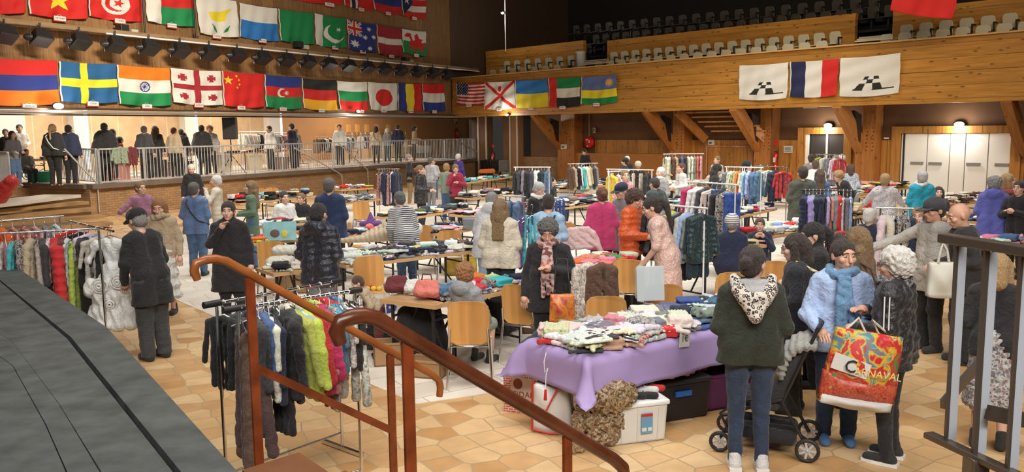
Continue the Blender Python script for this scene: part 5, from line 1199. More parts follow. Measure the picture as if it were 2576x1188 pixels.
railing('platform_railing', 'grey steel bar railing on the platform edge, middle length behind the loudspeaker', q1+(q2-q1)*.01, q2)
railing('platform_railing', 'grey steel bar railing on the platform edge, right length by the red door', q2+(q3-q2)*.01, q3)
c0 = G(252, 470, 1.0); c1 = G(150, 456, 1.0); railing('platform_railing', 'short grey steel railing beside the head of the left stairs', fp(246, .1), c1, 1.12)
railing('platform_railing', 'grey steel railing cut by the left picture edge', G(-60, 462, 1.0), G(28, 482, 1.0), 1.1)
for i, (xa, ya, xb, yb_, w_) in enumerate(((162, 375, 245, 462, 'beside the left stairs'), (848, 358, 925, 428, 'at the middle of the platform edge'), (740, 372, 860, 440, 'right of the loudspeaker stand'), (1150, 352, 1206, 386, 'by the red door'))):
    n_ = (.3, .5, .45, .4)[i]; (u0_, z0_), (u1_, z1_) = FW.uz(xa, ya, n_), FW.uz(xb, yb_, n_); T = thing('stair_rail', 'slanting grey handrail ' + w_, 'handrail', FM @ Matrix.Translation((u0_, n_, 0)))
    MB().tube([(0, 0, z0_), (u1_-u0_, 0, z1_)], .028, 8).build('rail', steel, T); MB().tube([(u1_-u0_, 0, z1_), (u1_-u0_, 0, max(.0, z1_-.9))], .02, 6).build('post', steel, T)
p = D(585, 445, 25.2); T = thing('speaker_stand', 'black tripod stand in front of the platform railing', 'stand', at((p.x, p.y, .02), .3))
zs = 2.42; MB().tube([(0, 0, .5), (0, 0, zs)], .022, 8).build('pole', blackm, T); p1_ = G(585, 445, 1.0)
T.matrix_world = at((fp(585, -.45).x, fp(585, -.45).y, PH+.01), .3); WM[T.name] = T.matrix_world.copy()
for k in range(3): a_ = k*2.09+.4; MB().tube([(0, 0, .75), (.55*math.cos(a_), .55*math.sin(a_), .02)], .016, 6).build('leg', blackm, T)
MB().tube([(0, 0, .7), (0, 0, .82)], .04, 8).build('collar', blackm, T)
q_ = fp(585, -.45); T2 = thing('loudspeaker', 'black box loudspeaker on the tripod before the tan panels', 'speaker', at((q_.x, q_.y, PH+.01+zs-1.1), .1))
dd_ = q_.y; 
for c in list(T.children):
    if c.name.startswith('pole'): bpy.data.objects.remove(c)
MB().tube([(0, 0, .5), (0, 0, 1.35)], .022, 8).build('pole', blackm, T)
MB().box((0, 0, .42), (.48, .4, .82)).build('cabinet', blackp, T2, bevel=.02); MB().box((0, -.205, .42), (.42, .012, .74)).build('grille', mat('grille', (.03, .03, .03), .9), T2)
# ================================================================== people on the platform
PP = [
 (132, 314, 180, 'back', 'blond', 'pony', 'black', 1.45, 'person in a black leather jacket with pale ponytail and shoulder bag at the platform corner', dict(strap='white')),
 (172, 316, 180, '', 'dark', 'crop', 'navy', 1.6, 'broad person in a dark navy jacket behind the left platform railing', {}),
 (262, 311, 180, '', 'dark', 'crop', 'black', 1.9, 'very broad person all in black behind the left platform railing', {}),
 (283, 326, 150, '', 'dark', 'bob', 'denim', 1.0, 'person in a blue top half hidden beside the broad black figure', {}),
 (302, 345, 120, '', 'dark', 'bob', 'red', 1.0, 'person in a red top leaning near the olive coat on the railing', {}),
 (362, 318, 180, '', 'grey', 'crop', 'charcoal', 1.2, 'person in a dark grey jacket, back turned, mid railing', {}),
 (390, 318, 180, '', 'brown', 'long', 'black', 1.0, 'person with long brown hair and dark jacket behind the railing', {}),
 (437, 322, 170, '', 'auburn', 'short', 'beige', 1.2, 'person in a tan jacket with auburn hair behind the railing', {}),
 (455, 326, 200, '', 'dark', 'short', 'charcoal', 1.1, 'person in dark clothes leaning by a pale hat, platform', {}),
 (463, 335, 90, '', 'brown', 'short', 'paleblue', .9, 'person in pale blue bent over the platform tables', {}),
 (507, 316, 180, '', 'dark', 'crop', 'black', 1.8, 'broad black clad person left of the loudspeaker', {}),
 (527, 318, 10, '', 'ginger', 'curly', 'white', 1.1, 'ginger haired person in a striped shirt behind the platform tables', dict(sp=1)),
 (676, 318, -30, '', 'dark', 'short', 'white', 1.0, 'dark haired person in white behind the platform clothes racks', {}),
 (732, 312, -110, 'front', 'dark', 'crop', 'navy', 1.0, 'slim dark haired person in a navy jacket in profile on the platform', {}),
 (744, 324, 160, '', 'blond', 'short', 'grey', 1.0, 'pale haired person behind the navy profile figure', {}),
 (853, 314, 10, '', 'dark', 'crop', 'white', 1.0, 'person in white facing out before the stacked orange chairs', {}),
 (945, 318, 175, '', 'dark', 'bob', 'beige', 1.0, 'dark haired person in beige with a shoulder strap, right platform', dict(strap='brown')),
 (974, 325, 170, '', 'white', 'curly', 'grey', .95, 'white haired shorter person on the right platform', {}),
 (1000, 314, 185, '', 'dark', 'crop', 'navy', 1.15, 'tall person in a dark jacket on the right platform', {}),
 (1043, 317, 95, 'front', 'dark', 'bob', 'beige', 1.0, 'dark haired person in beige in profile at the right end', {})]
for (px, py, yw, po, hc, hr, tc, ft, lb, ex) in PP:
    n_ = -.75 if ft > 1.15 or px < 200 else -2.1 if py > 323 else -1.3; u, z = FW.uz(px, py, n_); P = FW.p(u, PH, n_)
    sp = ex.pop('sp', None); person(px, py, lb, d=P.y, base=PH+.003, yaw=yw, pose=po if po in ('front',) else 'down', hair=hr, hc=hc, tc=tc, fat=ft*1.12, bc='black', bot='trousers', extra=ex, tpat='stripe_dark' if sp else None, lean=4)
for (px, py, yw, hc, hr, tc, lb, kw) in (
 (30, 331, 60, 'dark', 'bob', 'grey', 'dark haired person in a grey cardigan carrying a long black coat at the stair head', dict(pose='front', bc='denim')),
 (13, 326, 30, 'black', 'short', 'black', 'black haired person cut by the left edge on the platform', dict(pose='down')),
 (48, 313, 40, 'dark', 'crop', 'white', 'person in a white shirt reading before the pale wall', dict(pose='front')),
 (66, 378, 50, 'auburn', 'short', 'grey', 'small child sitting on a little bicycle on the platform', dict(pose='front', sit=True))):
    person(px, py, lb, d={30: 26.0, 13: 29.5, 48: 30.5, 66: 27.5}[px], base=PH+.003, yaw=yw, hair=hr, hc=hc, tc=tc, **kw)
# the child's bicycle
p = G(70, 455, 1.0); T = thing('child_bicycle', 'small blue and white child bicycle on the platform', 'bicycle', at((p.x, p.y+.6, PH+.003), .1))
def wheel(T, c, r, ax='y', w=.03, n=16, sp=5, name='wheel', mt=blackp, hubm=white_p):
    Rm = Matrix.Rotation(math.pi/2, 3, 'X') if ax == 'y' else Matrix.Rotation(math.pi/2, 3, 'Y')
    t = MB(); t.tube([V(*c)+Rm @ V(r*math.cos(2*math.pi*i/n), r*math.sin(2*math.pi*i/n), 0) for i in range(n+1)], w/2, 6, False); o = t.build(name, mt, T)
    s = MB()
    for k in range(sp): a_ = 2*math.pi*k/sp; s.bar(V(*c), V(*c)+Rm @ V((r-w/2)*math.cos(a_), (r-w/2)*math.sin(a_), 0), w*.5, w*.6)
    s.ball(c, r*.2, 8, 6); s.build('spokes', hubm, o); return o
wheel(T, (.35, 0, .17), .155, hubm=white_p); wheel(T, (-.35, 0, .17), .155, hubm=white_p)
MB().tube([(-.35, 0, .17), (-.1, 0, .2), (.27, 0, .4), (.35, 0, .17)], .02, 6).tube([(.27, 0, .4), (.24, 0, .55)], .015, 6).build('frame', mat('bike_blue', (.1, .25, .45), .3), T)
MB().tube([(.24, -.2, .58), (.24, 0, .55), (.24, .2, .58)], .015, 6).build('handlebar', blackp, T); MB().ball((-.15, 0, .36), (.12, .07, .03)).build('saddle', blackp, T)
# tables and racks on the platform
def ptable(x0, x1, n_, label, n, pal, where, dep=.75):
    a_ = FW.p(FW.uz(x0, 380, n_)[0], PH+.75, n_); b_ = FW.p(FW.uz(x1, 380, n_)[0], PH+.75, n_)
    return table(a_, b_, dep, label, n, pal, where, z0=PH, indiv=False)
ptable(10, 125, -3.6, 'platform table with folded clothes by the pale wall', 16, MIXK, '')
ptable(275, 345, -2.9, 'platform table with red and pale goods behind the broad figure', 10, MIXK, ''); ptable(350, 500, -2.9, 'long platform table behind the railing', 24, MIXW, '')
ptable(560, 720, -2.9, 'platform table with white clothes and boxes right of the loudspeaker', 26, MIXW, ''); ptable(730, 785, -2.9, 'platform table beside the cream racks', 14, MIXK, ''); ptable(880, 1060, -3.4, 'platform table at the right end of the platform', 18, MIXK, '')
def prack(x0, x1, n_, z, n, pal, label, group, frame=chrome, kinds=('jacket', 'shirt', 'shirt')):
    a_ = FW.p(FW.uz(x0, 340, n_)[0], z, n_); b_ = FW.p(FW.uz(x1, 340, n_)[0], z, n_); rack(a_, b_, z, label, rnd_items(n, pal, kinds), group, frame, base=PH)
prack(604, 668, -4.0, 2.62, 12, 'white black grey orange cream'.split(), 'clothes rack behind the loudspeaker on the platform', 'platform rack behind the loudspeaker')
prack(692, 720, -4.0, 2.55, 6, 'grey coral maroon cream'.split(), 'short clothes rack by the white pier on the platform', 'short platform rack by the white pier')
prack(794, 835, -3.2, 2.35, 9, 'cream olive beige brown black'.split(), 'wooden clothes rack on the platform, left one', 'left wooden platform rack', tbl_edge)
prack(845, 888, -3.2, 2.4, 9, 'white black denim white'.split(), 'clothes rack on the platform in front of the person in white', 'platform rack before the person in white')
prack(905, 940, -3.2, 2.45, 8, 'black grey white pink'.split(), 'wooden clothes rack on the platform, right one', 'right wooden platform rack', tbl_edge)
for i, (px, n_, w_, h_, c, lb) in enumerate(((292, -2.2, .8, .5, (.4, .15, .13), 'red box of goods under the platform tables'), (640, -2.6, .5, .6, (.5, .42, .3), 'pale box under the platform table right of the loudspeaker'), (452, -2.4, .9, .5, (.12, .08, .06), 'dark crate under the long platform table'), (560, -2.4, .6, .7, (.45, .38, .3), 'pale carton beside the loudspeaker stand'), (95, -3.0, .6, .35, (.02, .3, .15), 'green folded mat on the floor by the bicycle'), (700, -2.2, .8, .5, (.16, .1, .08), 'brown crate behind the railing, right of the loudspeaker'), (390, -2.2, .7, .6, (.08, .07, .07), 'dark bag pile behind the railing below the grey jacket'))):
    P = FW.p(FW.uz(px, 420, n_)[0], PH, n_); T = thing('storage_crate', lb, 'box', at((P.x, P.y, PH+.002), .6)); MB().box((0, 0, h_/2), (w_, .4, h_), None, 1.05).build('body', mat('crate_%d' % i, c, .7), T); MB().box((0, 0, h_+.01), (w_*1.08, .44, .04)).build('lid', mat('crate_lid_%d' % i, tuple(x*.8 for x in c), .7), T)
# coats over the railing
hang('jacket', FM @ Matrix.Translation((FW.uz(302, 380, .3)[0], .32, PH+1.26)) @ Matrix.Diagonal((1.3, 1, .82, 1)), 'sage', None, 'olive green coat draped over the platform railing', None, name='draped_coat')
hang('jacket', FM @ Matrix.Translation((FW.uz(328, 380, .3)[0], .32, PH+1.26)) @ Matrix.Diagonal((1.0, 1, .9, 1)), 'maroon', None, 'dark red coat draped over the platform railing', None, name='draped_coat')
# row of orange chairs stacked behind the platform racks
for i, px in enumerate((856, 884, 906, 930, 955, 984, 1008)):
    u, z = FW.uz(px, 312, -7.4); r_ = duptree(ch, FM @ Matrix.Translation((u, -7.4, z-.92*1.0)) @ rotz(math.pi) @ Matrix.Scale(1.0, 4), 'orange plywood chair back on the pile against the orange wall', 'plywood chairs piled at the orange wall', first=CHN[0] == 0); CHN[0] += 1
    mbx = MB(); mbx.box((u, -7.4, (PH+z-.92)/2), (.5, .6, z-.92-PH)); 
    if i == 0: CBX = mbx
    else: CBX.box((u, -7.4, (PH+z-.92)/2), (.62, .6, z-.92-PH))
tag(put('storage_bench', CBX.build('tmpb', tbl_edge).data, M=FM), 'low brown bench carrying the row of chairs by the orange wall', 'bench'); bpy.data.objects.remove(bpy.data.objects['tmpb'])
u, _ = FW.uz(1085, 378, -7.5); T = thing('radiator', 'white radiator against the orange wall of the platform', 'radiator', FM @ Matrix.Translation((u, -8.2, PH)))
MB().box((0, 0, .35), (1.9, .1, .5)).build('panel', white_p, T); m_ = MB(); [m_.box((-.85+.17*i, .06, .35), (.08, .03, .46)) for i in range(11)]; m_.build('fins', white_metal, T); MB().box((-.8, 0, .05), (.05, .08, .12)).build('foot', white_metal, T); MB().box((.8, 0, .05), (.05, .08, .12)).build('foot', white_metal, T)
# ================================================================== market tables
TB = {}
T1a, T1b = G(1480, 905, .75), G(1480, 905, .75)+V(1.3, .96, 0).normalized()*2.75
TB['T1'] = table(T1a, T1b, .78, 'long table under the lilac cloth, in front', 0, where='', legs=True)
o_, du, dv, L = TB['T1'][1:]; W_ = .78
clothes(o_, du, dv, L*.52, W_, .777, 84, 'white white cream grey white cream silver pink white red sage beige grey orange silver charcoal'.split(), 'lilac front table, left half', '', True, 2.6, 1.2)
clothes(o_+du*(L*.5), du, dv, L*.5, W_, .777, 56, 'denim denim white navy paleblue white black pink denim cream blue white grey'.split(), 'lilac front table, right half', '', True, 2.6, 1.2)
TB['C'] = table((872, 668), (1222, 627), .8, 'long plywood trestle table heaped with sweaters, centre left', 52, MIXD+MIXW[:6], 'long table behind the leaning boy', layers=2.4)
TB['A'] = table((1120, 762), (1345, 716), .8, 'trestle table beside the hooded child in the middle', 34, MIXK, 'table left of the red scarf', layers=1.8)
TB['B'] = table((1455, 690), (1618, 657), .8, 'trestle table where the pale pink tunic leans', 24, 'white cream pink red orange coral green grey'.split(), 'table under the pink tunic arm', layers=1.8)
TB['C2'] = table((690, 688), (790, 676), .6, 'small table with white parcels in front of the dark hooded man', 5, MIXD, 'small table by the white parcels')
TB['D1'] = table((640, 612), (790, 598), .75, 'table carrying the picture book, left', 12, MIXK, 'table with the picture book', layers=1.3)
TB['D2'] = table((850, 604), (1010, 588), .75, 'table with blue and red clothes behind the dark hooded man', 22, MIXK+['navy', 'blue'], 'table behind the beige puffer heap', layers=1.8)
TB['D3'] = table((1098, 588), (1215, 571), .75, 'table with a clear box right of the striped sweater', 16, MIXW, 'table by the clear grey box', layers=1.5)
TB['E1'] = table((1030, 549), (1186, 522), .9, 'table of folded jeans right of the striped sweater', 36, 'denim navy charcoal cream navy grey white olive'.split(), 'table of folded jeans', layers=2.4)
TB['E2'] = table((650, 570), (780, 560), .7, 'table in front of the seated smiling pair', 16, MIXW, 'table before the seated pair', layers=1.5)
TB['L'] = table((1925, 597), (2110, 565), .9, 'table of white clothes behind the dark ponytail', 30, 'white white white grey navy red cream paleblue'.split(), 'white clothes table behind the ponytail', layers=2.0)
TB['K'] = table((1765, 640), (1925, 616), .7, 'table where the grey beanie person leans', 14, MIXW, 'table by the grey beanie person', layers=1.5)
TB['J'] = table((1846, 548), (1953, 524), .6, 'black legged table with a row of folded white clothes', 20, 'white white navy grey red white'.split(), 'black legged table by the denim shirts', layers=2)
TB['O'] = table((2440, 622), (2640, 610), .6, 'table of clothes at the right edge behind the steel railing', 22, 'red white grey denim pink black cream'.split(), 'table behind the steel railing', layers=1.8)
TB['P'] = table((1985, 770), (2080, 745), .6, 'small table end behind the green hooded sweater', 4, ['pink', 'red', 'white'], 'small table behind the green sweater')
far = [((605, 512), (795, 493), .8, 'left table along the brick wall', 26, MIXW), ((862, 512), (958, 500), .8, 'table of white linen right of the navy jacket', 26, ['white', 'white', 'cream', 'grey']),
 ((858, 478), (938, 472), .7, 'table with a bright green garment by the brick wall', 14, ['lime', 'red', 'white', 'white', 'grey']), ((1160, 462), (1292, 444), .8, 'table with orange cushions by the dark corner', 16, ['white', 'navy', 'turquoise', 'orange', 'white']),
 ((1195, 499), (1300, 487), .7, 'table of black and white clothes left of the white frame rack', 30, ['black', 'black', 'white', 'white', 'grey', 'orange']), ((1378, 528), (1538, 508), 1.0, 'table heaped with dark clothes in the middle', 60, MIXD+['red', 'white']),
 ((1370, 482), (1560, 462), 1.2, 'second heaped table behind the seated long haired seller', 56, MIXD+['orange', 'white', 'red', 'blue']), ((1200, 545), (1330, 528), .8, 'table behind the white hooded figure', 16, MIXW),
 ((1675, 478), (1800, 464), .9, 'table stacked with white linen in the middle distance', 44, ['white', 'white', 'white', 'cream', 'grey']), ((1700, 515), (1790, 505), .8, 'table behind the trestle rack', 16, MIXW), ((2150, 545), (2250, 532), .9, 'table of shoes right of the jeans rack', 22, ['brown', 'black', 'cream', 'white', 'beige']),
 ((2165, 488), (2300, 470), 1.2, 'table heaped with bags and clothes left of the white doors', 46, ['red', 'black', 'white', 'white', 'brown', 'yellow', 'pink']), ((2355, 520), (2490, 503), 1.0, 'table with a price card right of the teal jacket', 34, ['white', 'brown', 'cream', 'black', 'white', 'coral']),
 ((1550, 455), (1660, 450), .8, 'far table under the orange panel', 16, MIXW), ((1880, 470), (2010, 462), .9, 'far table behind the denim shirts', 22, ['white', 'white', 'denim', 'black', 'grey']), ((2470, 560), (2600, 552), .9, 'far right table of pale clothes', 22, MIXK),
 ((2082, 499), (2180, 492), .7, 'table among the crowd by the dark doors', 14, ['white', 'cream'])]
for pl, pr, dp, lb, n, pal in far: table(pl, pr, dp, lb, int(n*1.9), pal, lb, indiv=False, layers=4.5 if n > 25 else 2.6)
# lilac cloth
o_, du, dv, L = TB['T1'][1:]; W_ = .78; nu, nv = 90, 44; ov = .34
gx = np.linspace(-ov, L+ov, nu+1); gy = np.linspace(-ov, W_+ov, nv+1); vs_ = []
for y in gy:
    for x in gx:
        ex_ = max(0, -x, x-L); ey = max(0, -y, y-W_); e_ = math.hypot(ex_, ey) if ex_ and ey else max(ex_, ey); cx_ = min(max(x, -.04), L+.04); cy_ = min(max(y, -.04), W_+.04)
        fl_w = .10*e_+.02*math.sin(x*9+y*3)*min(1, e_*6)
        sx_ = -1 if x < 0 else 1 if x > L else 0; sy = -1 if y < 0 else 1 if y > W_ else 0
        if ex_ and ey: cx_ += sx_*ex_*.35; cy_ += sy*ey*.35
        vs_.append(o_+du*(cx_+sx_*fl_w)+dv*(cy_+sy*fl_w)+V(0, 0, .772-min(e_, .36)*(1 if e_ < .3 else .95)+.002*math.sin(x*30)*math.sin(y*25)))
idx = np.arange((nu+1)*(nv+1)).reshape(nv+1, nu+1); fq = np.stack([idx[:-1, :-1].ravel(), idx[:-1, 1:].ravel(), idx[1:, 1:].ravel(), idx[1:, :-1].ravel()], -1)
tc_ = put('tablecloth', mesh_from([(np.array([list(p) for p in vs_]), fq, 0)], [mat('lilac_paper_cloth', (.36, .27, .52), .7, bump=.3, bs=6)])); tag(tc_, 'lilac cloth draped over the front table with pointed corners', 'tablecloth'); sm = tc_.modifiers.new('t', 'SOLIDIFY'); sm.thickness = .003
for i, (px, py, tx, w_) in enumerate(((1721, 853, '1€', 'near the middle'), (1808, 806, '1€', 'near the right end'))):
    q = Line(o_, o_+du*L); u, z = q.uz(px, py, .07); M = q.M() @ Matrix.Translation((u, .075, z)) @ Matrix.Rotation(.05-.12*i, 4, 'Y'); s_ = MB().box((0, 0, 0), (.125, .004, .14)).build('price_sign', noticem); s_.matrix_world = M; WM[s_.name] = M.copy()
    tag(s_, 'white handwritten 1€ price sheet pinned %s of the lilac cloth' % w_, 'price sign'); tm = text_mesh(tx, .075, .001); tm.materials.append(inkm); to = bpy.data.objects.new('handwriting', tm); SC.collection.objects.link(to); to.parent = s_
    to.matrix_local = Matrix.Translation((0, .004, 0)) @ Matrix(((1, 0, 0, 0), (0, 0, 1, 0), (0, 1, 0, 0), (0, 0, 0, 1)))
p = G(1391, 885, .74); t_ = MB().tube([(0, 0, .02), (-.02, -.03, -.05), (-.015, -.035, -.14), (.01, -.04, -.1), (-.005, -.04, -.16), (-.01, -.04, -.3)], .004, 5).build('cord', white_p); tag(t_, 'white cord with a red tassel hanging over the lilac cloth', 'cord'); t_.matrix_world = Matrix.Translation(p+V(-.06, -.1, 0)); WM[t_.name] = t_.matrix_world.copy(); MB().tube([(-.01, -.04, -.28), (-.012, -.042, -.37)], [.01, .016], 6).build('tassel', redm, t_)
# things draped or placed on tables
def heap(px, py, z, prims, vs, mt, col, name, label, cat, disp=None, yaw=0, kk=.03):
    P = G(px, py, z); v, fq = sdf_mesh(prims, vs, kk, disp, 0.0); o = put(name, mesh_from([(v, fq, 0)], [mt]), M=at(P, yaw), color=PAL[col] if isinstance(col, str) else col); return tag(o, label, cat)
rib = lambda X, Y, Z: .012*np.abs(np.sin(X*38+Z*12))-.006
heap(930, 608, .77, [('c', (-.1, .05, .05), (.28, .1, .2), .09, .12), ('c', (-.05, -.05, .05), (.3, -.05, .12), .09, .11), ('c', (-.1, -.08, .05), (-.42, -.14, .04), .07, .045), ('c', (-.1, .1, .05), (-.36, .12, .04), .06, .045)], .014, CL['shiny'], 'beige', 'puffer_jacket', 'beige quilted puffer jacket heaped on the long table', 'clothing', rib)
heap(1010, 598, .77, [('c', (-.2, 0, .1), (.25, 0, .14), .1, .12)], .014, CL['plain'], 'white', 'folded_duvet', 'large white folded bundle behind the long table heap', 'clothing', folds(.01, 20, 3))
heap(1440, 640, .76, [('c', (-.3+.02*j, 0, .33-.05*j), (.22+.03*j, 0, .38-.05*j), .035, .035) for j in range(6)]+[('c', (.3, 0, .3), (.42, 0, .02), .05, .04), ('c', (-.33, 0, .28), (-.42, 0, .0), .05, .04)], .012, CL['plain'], (.62, .44, .44), 'pink_blouse', 'pale pink blouse draped over a chair back by the pink jacket', 'clothing', folds(.01, 26, 5))
# ================================================================== racks
R1 = [('dress', (.11, .055, .05), None, 'long dark brown dress on the left end of the front rack', 0.98), ('dress', (.1, .05, .045), 'plain', 'brown ruffled dress second on the front rack', 0.90), ('coat', 'charcoal', None, 'long dark coat on the left part of the front rack', 0.82), ('shirt', 'black', None, 'plain black shirt behind the denim jacket on the front rack', .75), ('jacket', 'denim', 'denim', 'short blue denim jacket behind the post on the front rack', 0.66), ('shirt', 'white', None, 'white long shirt right of the denim jacket on the front rack', 0.90), ('shirt', 'navy', None, 'navy long shirt right of the white one on the front rack', 0.94), ('trousers', 'black', None, 'black trousers low on the front rack', 0.90), ('jacket', 'black', None, 'black jacket beside the charcoal coat on the front rack', .85), ('coat', 'charcoal', None, 'charcoal coat beside the lime jacket on the front rack', 0.66), ('jacket', 'lime', None, 'lime green jacket, left one on the front rack', 0.86), ('shirt', 'paleblue', None, 'pale blue shirt between lime jackets on the front rack', 0.78), ('jacket', 'lime', None, 'lime green jacket, middle one on the front rack', 0.90), ('jacket', 'red', None, 'bright red jacket on the front rack', 0.86), ('jacket', 'lime', 'plain', 'yellow green jacket right of the red one on the front rack', 0.74), ('puffer', 'magenta', None, 'crimson puffer jacket on the front rack', 0.86), ('shirt', 'pink', None, 'light pink shirt right of the crimson jacket on the front rack', 0.94), ('trousers', 'grey', 'print', 'printed leggings hanging low on the front rack', 0.82), ('shirt', 'turquoise', None, 'turquoise shirt near the right end of the front rack', 0.70), ('shirt', 'denim', 'denim', 'denim shirt near the right end of the front rack', 0.78), ('shirt', 'white', 'print', 'white printed shirt near the right end of the front rack', 0.74), ('shirt', 'black', None, 'black shirt at the right end of the front rack', 0.78), ('dress', 'cream', 'floral', 'long multicoloured dress closing the right end of the front rack', 0.74)]
R1 = [tuple(x) for x in R1]
a_, b_ = G(600, 775, 1.47), G(893, 731, 1.47); RK = rack(a_, b_, 1.47, 'chrome clothes rack behind the brown handrails, near rail', R1, 'near front rack', chrome)
for e_ in (a_, b_): pass
T = RK[0]; MB().tube([(-.1, 0, 1.47), (.04, 0, 1.47)], .022, 10).build('rail_cap', blackp, T); MB().tube([(RK[3]-.04, 0, 1.47), (RK[3]+.05, 0, 1.47)], .022, 10).build('rail_cap', blackp, T)
a2, b2_ = G(545, 763, 1.4), G(845, 708, 1.4); RK2 = rack(a2, b2_, 1.4, 'chrome clothes rack behind the brown handrails, far rail', [('shirt', 'black'), ('shirt', 'charcoal'), ('jacket', 'navy'), ('shirt', 'grey'), ('shirt', 'black'), ('shirt', 'white'), ('shirt', 'cream'), ('shirt', 'lime'), ('jacket', 'red'), ('shirt', 'denim')], 'far front rack', chrome, legs=True)
MB().tube([(-.1, 0, 1.4), (.03, 0, 1.4)], .024, 10).build('rail_cap', blackp, RK2[0]); MB().tube([(RK2[3]-.05, 0, 1.4), (RK2[3]+.05, 0, 1.4)], .024, 10).build('rail_cap', blackp, RK2[0])
a_, b_ = G(-60, 590, 1.42), G(248, 575, 1.42)
R2 = [('jacket', 'cream'), ('dress', 'beige', 'print'), ('shirt', 'orange'), ('dress', 'cream', None, 'cream net dress at the left edge on the left rack', .9), ('dress', 'pink', None, 'pale pink ruffled dress on the left rack', .85), ('shirt', 'turquoise'), ('coat', 'charcoal', 'print'), ('dress', 'brown'), ('jacket', 'beige'), ('dress', 'cream', None, 'cream scarf dress on the left rack', .95), ('coat', 'charcoal'), ('shirt', 'white'), ('puffer', 'red', None, 'dark red quilted jacket, shiny, on the left rack', 1.3), ('coat', 'maroon'), ('shirt', 'white', None, 'white blouse beside the yellow dress on the left rack', 1.0), ('dress', 'lime', None, 'yellow green dress on the left rack', 1.0), ('coat', 'black'), ('coat', 'black'), ('shirt', 'silver', 'shiny', 'silvery ruffled sleeve blouse on the left rack', 1.0), ('coat', 'grey', 'denim', 'grey long coat beside the white gown', .95)]
rack(a_, b_, 1.42, 'long chrome clothes rack along the stage edge, left', R2, 'left rack', chrome)
rack(G(-40, 560, 1.5), G(150, 545, 1.5), 1.5, 'rear chrome rack with orange clothes, far left', [('jacket', 'orange', 'print'), ('jacket', 'orange'), ('shirt', 'coral'), ('shirt', 'orange', 'print'), ('shirt', 'pink'), ('shirt', 'grey'), ('shirt', 'white')], 'rear left rack', chrome)
a_, b_ = G(168, 548, 1.5), G(282, 590, 1.42); rack(a_, b_, 1.46, 'slanting chrome rack arm ending at the white gown', [('shirt', 'red'), ('shirt', 'black'), ('shirt', 'white'), ('shirt', 'cream'), ('shirt', 'black')], 'slanting left rack', chrome, legs=False)
heap(14, 512, 1.35, [('c', (-.15, 0, .1), (.15, 0, .4), .17, .12)], .02, CL['shiny'], 'red', 'red_jacket', 'bulky red jacket on a stand at the left edge', 'clothing', folds(.01, 20, 3))
# white gown
Pg = D(284, 600, 9.75); Pg = V(Pg.x, Pg.y, 1.47); MB_p = MB().tube([(0, -.12, .0), (0, -.12, 1.5)], .014, 8).build('rack_pole', chrome); tag(MB_p, 'upright chrome pole in front of the white gown', 'pole'); MB_p.matrix_world = Matrix.Translation((Pg.x, Pg.y-.2, 0)); gy_ = math.radians(8)
pr = [('c', (-.12, 0, -.17), (.12, 0, -.17), .035, .035), ('c', (-.05, 0, -.2), (-.03, 0, -.5), .07, .055), ('c', (.05, 0, -.2), (.03, 0, -.5), .07, .055), ('e', (-.2, -.01, -.22), (.07, .06, .07)), ('e', (.2, -.01, -.22), (.07, .06, .07)), ('c', (-.22, 0, -.26), (-.3, -.02, -.4), .035, .035), ('c', (.22, 0, -.26), (.3, -.02, -.38), .045, .05)]
pr += [('c', (.06*math.cos(t_), .05*math.sin(t_), -.5), (.3*math.cos(t_), .24*math.sin(t_), -1.12), .08, .1) for t_ in [i*math.pi/5 for i in range(10)]]
for t_ in range(9): a0 = t_*.7; pr.append(('e', (.26*math.cos(a0)*(1+.1*(t_ % 3)), -.2*abs(math.sin(a0)), -.68-.05*(t_ % 4)), (.1, .08, .09)))
v, fq = sdf_mesh(pr, .011, .025, lambda X, Y, Z: .008*np.sin(np.arctan2(Y, X)*14+Z*20)*np.clip((-Z-.5)*4, 0, 1)+.006*np.sin(X*50+Z*30)+.007*np.sin(Z*34)*np.clip((-Z-.55)*4, 0, 1))
gown = put('white_gown', mesh_from([(v, fq, 0)], [CL['shiny']]), M=Matrix.Translation(Pg+V(.0, -.06, .04)) @ rotz(gy_) @ Matrix.Diagonal((.84, .84, 1, 1)), color=(.72, .72, .7)); tag(gown, 'white puff sleeved gown with ruffled rosette skirt at the rack end', 'dress'); put('hanger', HNG[1], gown)
for i, (x, z_, r_) in enumerate(((-.1, -.66, .1), (.14, -.62, .1), (.02, -.88, .09))):
    m_ = MB(); [m_.tube([(x+rr*math.cos(t_), -.26-.02*j, z_+rr*.8*math.sin(t_)) for t_ in [k*math.pi/7 for k in range(15)]], .014, 5, False) for j, rr in enumerate((r_, r_*.6, r_*.28))]; m_.build('fabric_rose', CL['shiny'], gown, color=(.75, .74, .7))
W1 = white_metal
rack((1297, 421), (1381, 421), 1.6, 'white tube framed clothes rack with dark coats', [('jacket', 'black'), ('jacket', 'charcoal'), ('coat', 'grey'), ('coat', 'black'), ('jacket', 'black'), ('coat', 'charcoal'), ('coat', 'white'), ('jacket', 'white'), ('coat', 'black'), ('jacket', 'teal'), ('jacket', 'denim')], 'white framed rack', W1, mid=True)
rack((1432, 413), (1500, 411), 1.55, 'clothes rack in front of the tracksuit person', [('jacket', c) for c in 'brown beige black white turquoise white cream beige charcoal grey'.split()], 'rack below the tracksuit person', chrome)
rack((1672, 388), (1767, 387), 1.7, 'tall clothes rack against the wainscot', [('coat', c) for c in 'white cream brown beige black denim navy white white grey coral pink'.split()], 'tall rack at the wainscot', chrome)
rack((1530, 426), (1640, 428), 1.5, 'rack with cream trousers behind the pink patterned top', [('trousers', 'cream'), ('coat', 'black'), ('jacket', 'grey'), ('trousers', 'cream'), ('trousers', 'cream'), ('jacket', 'black')], 'rack with cream trousers', W1)
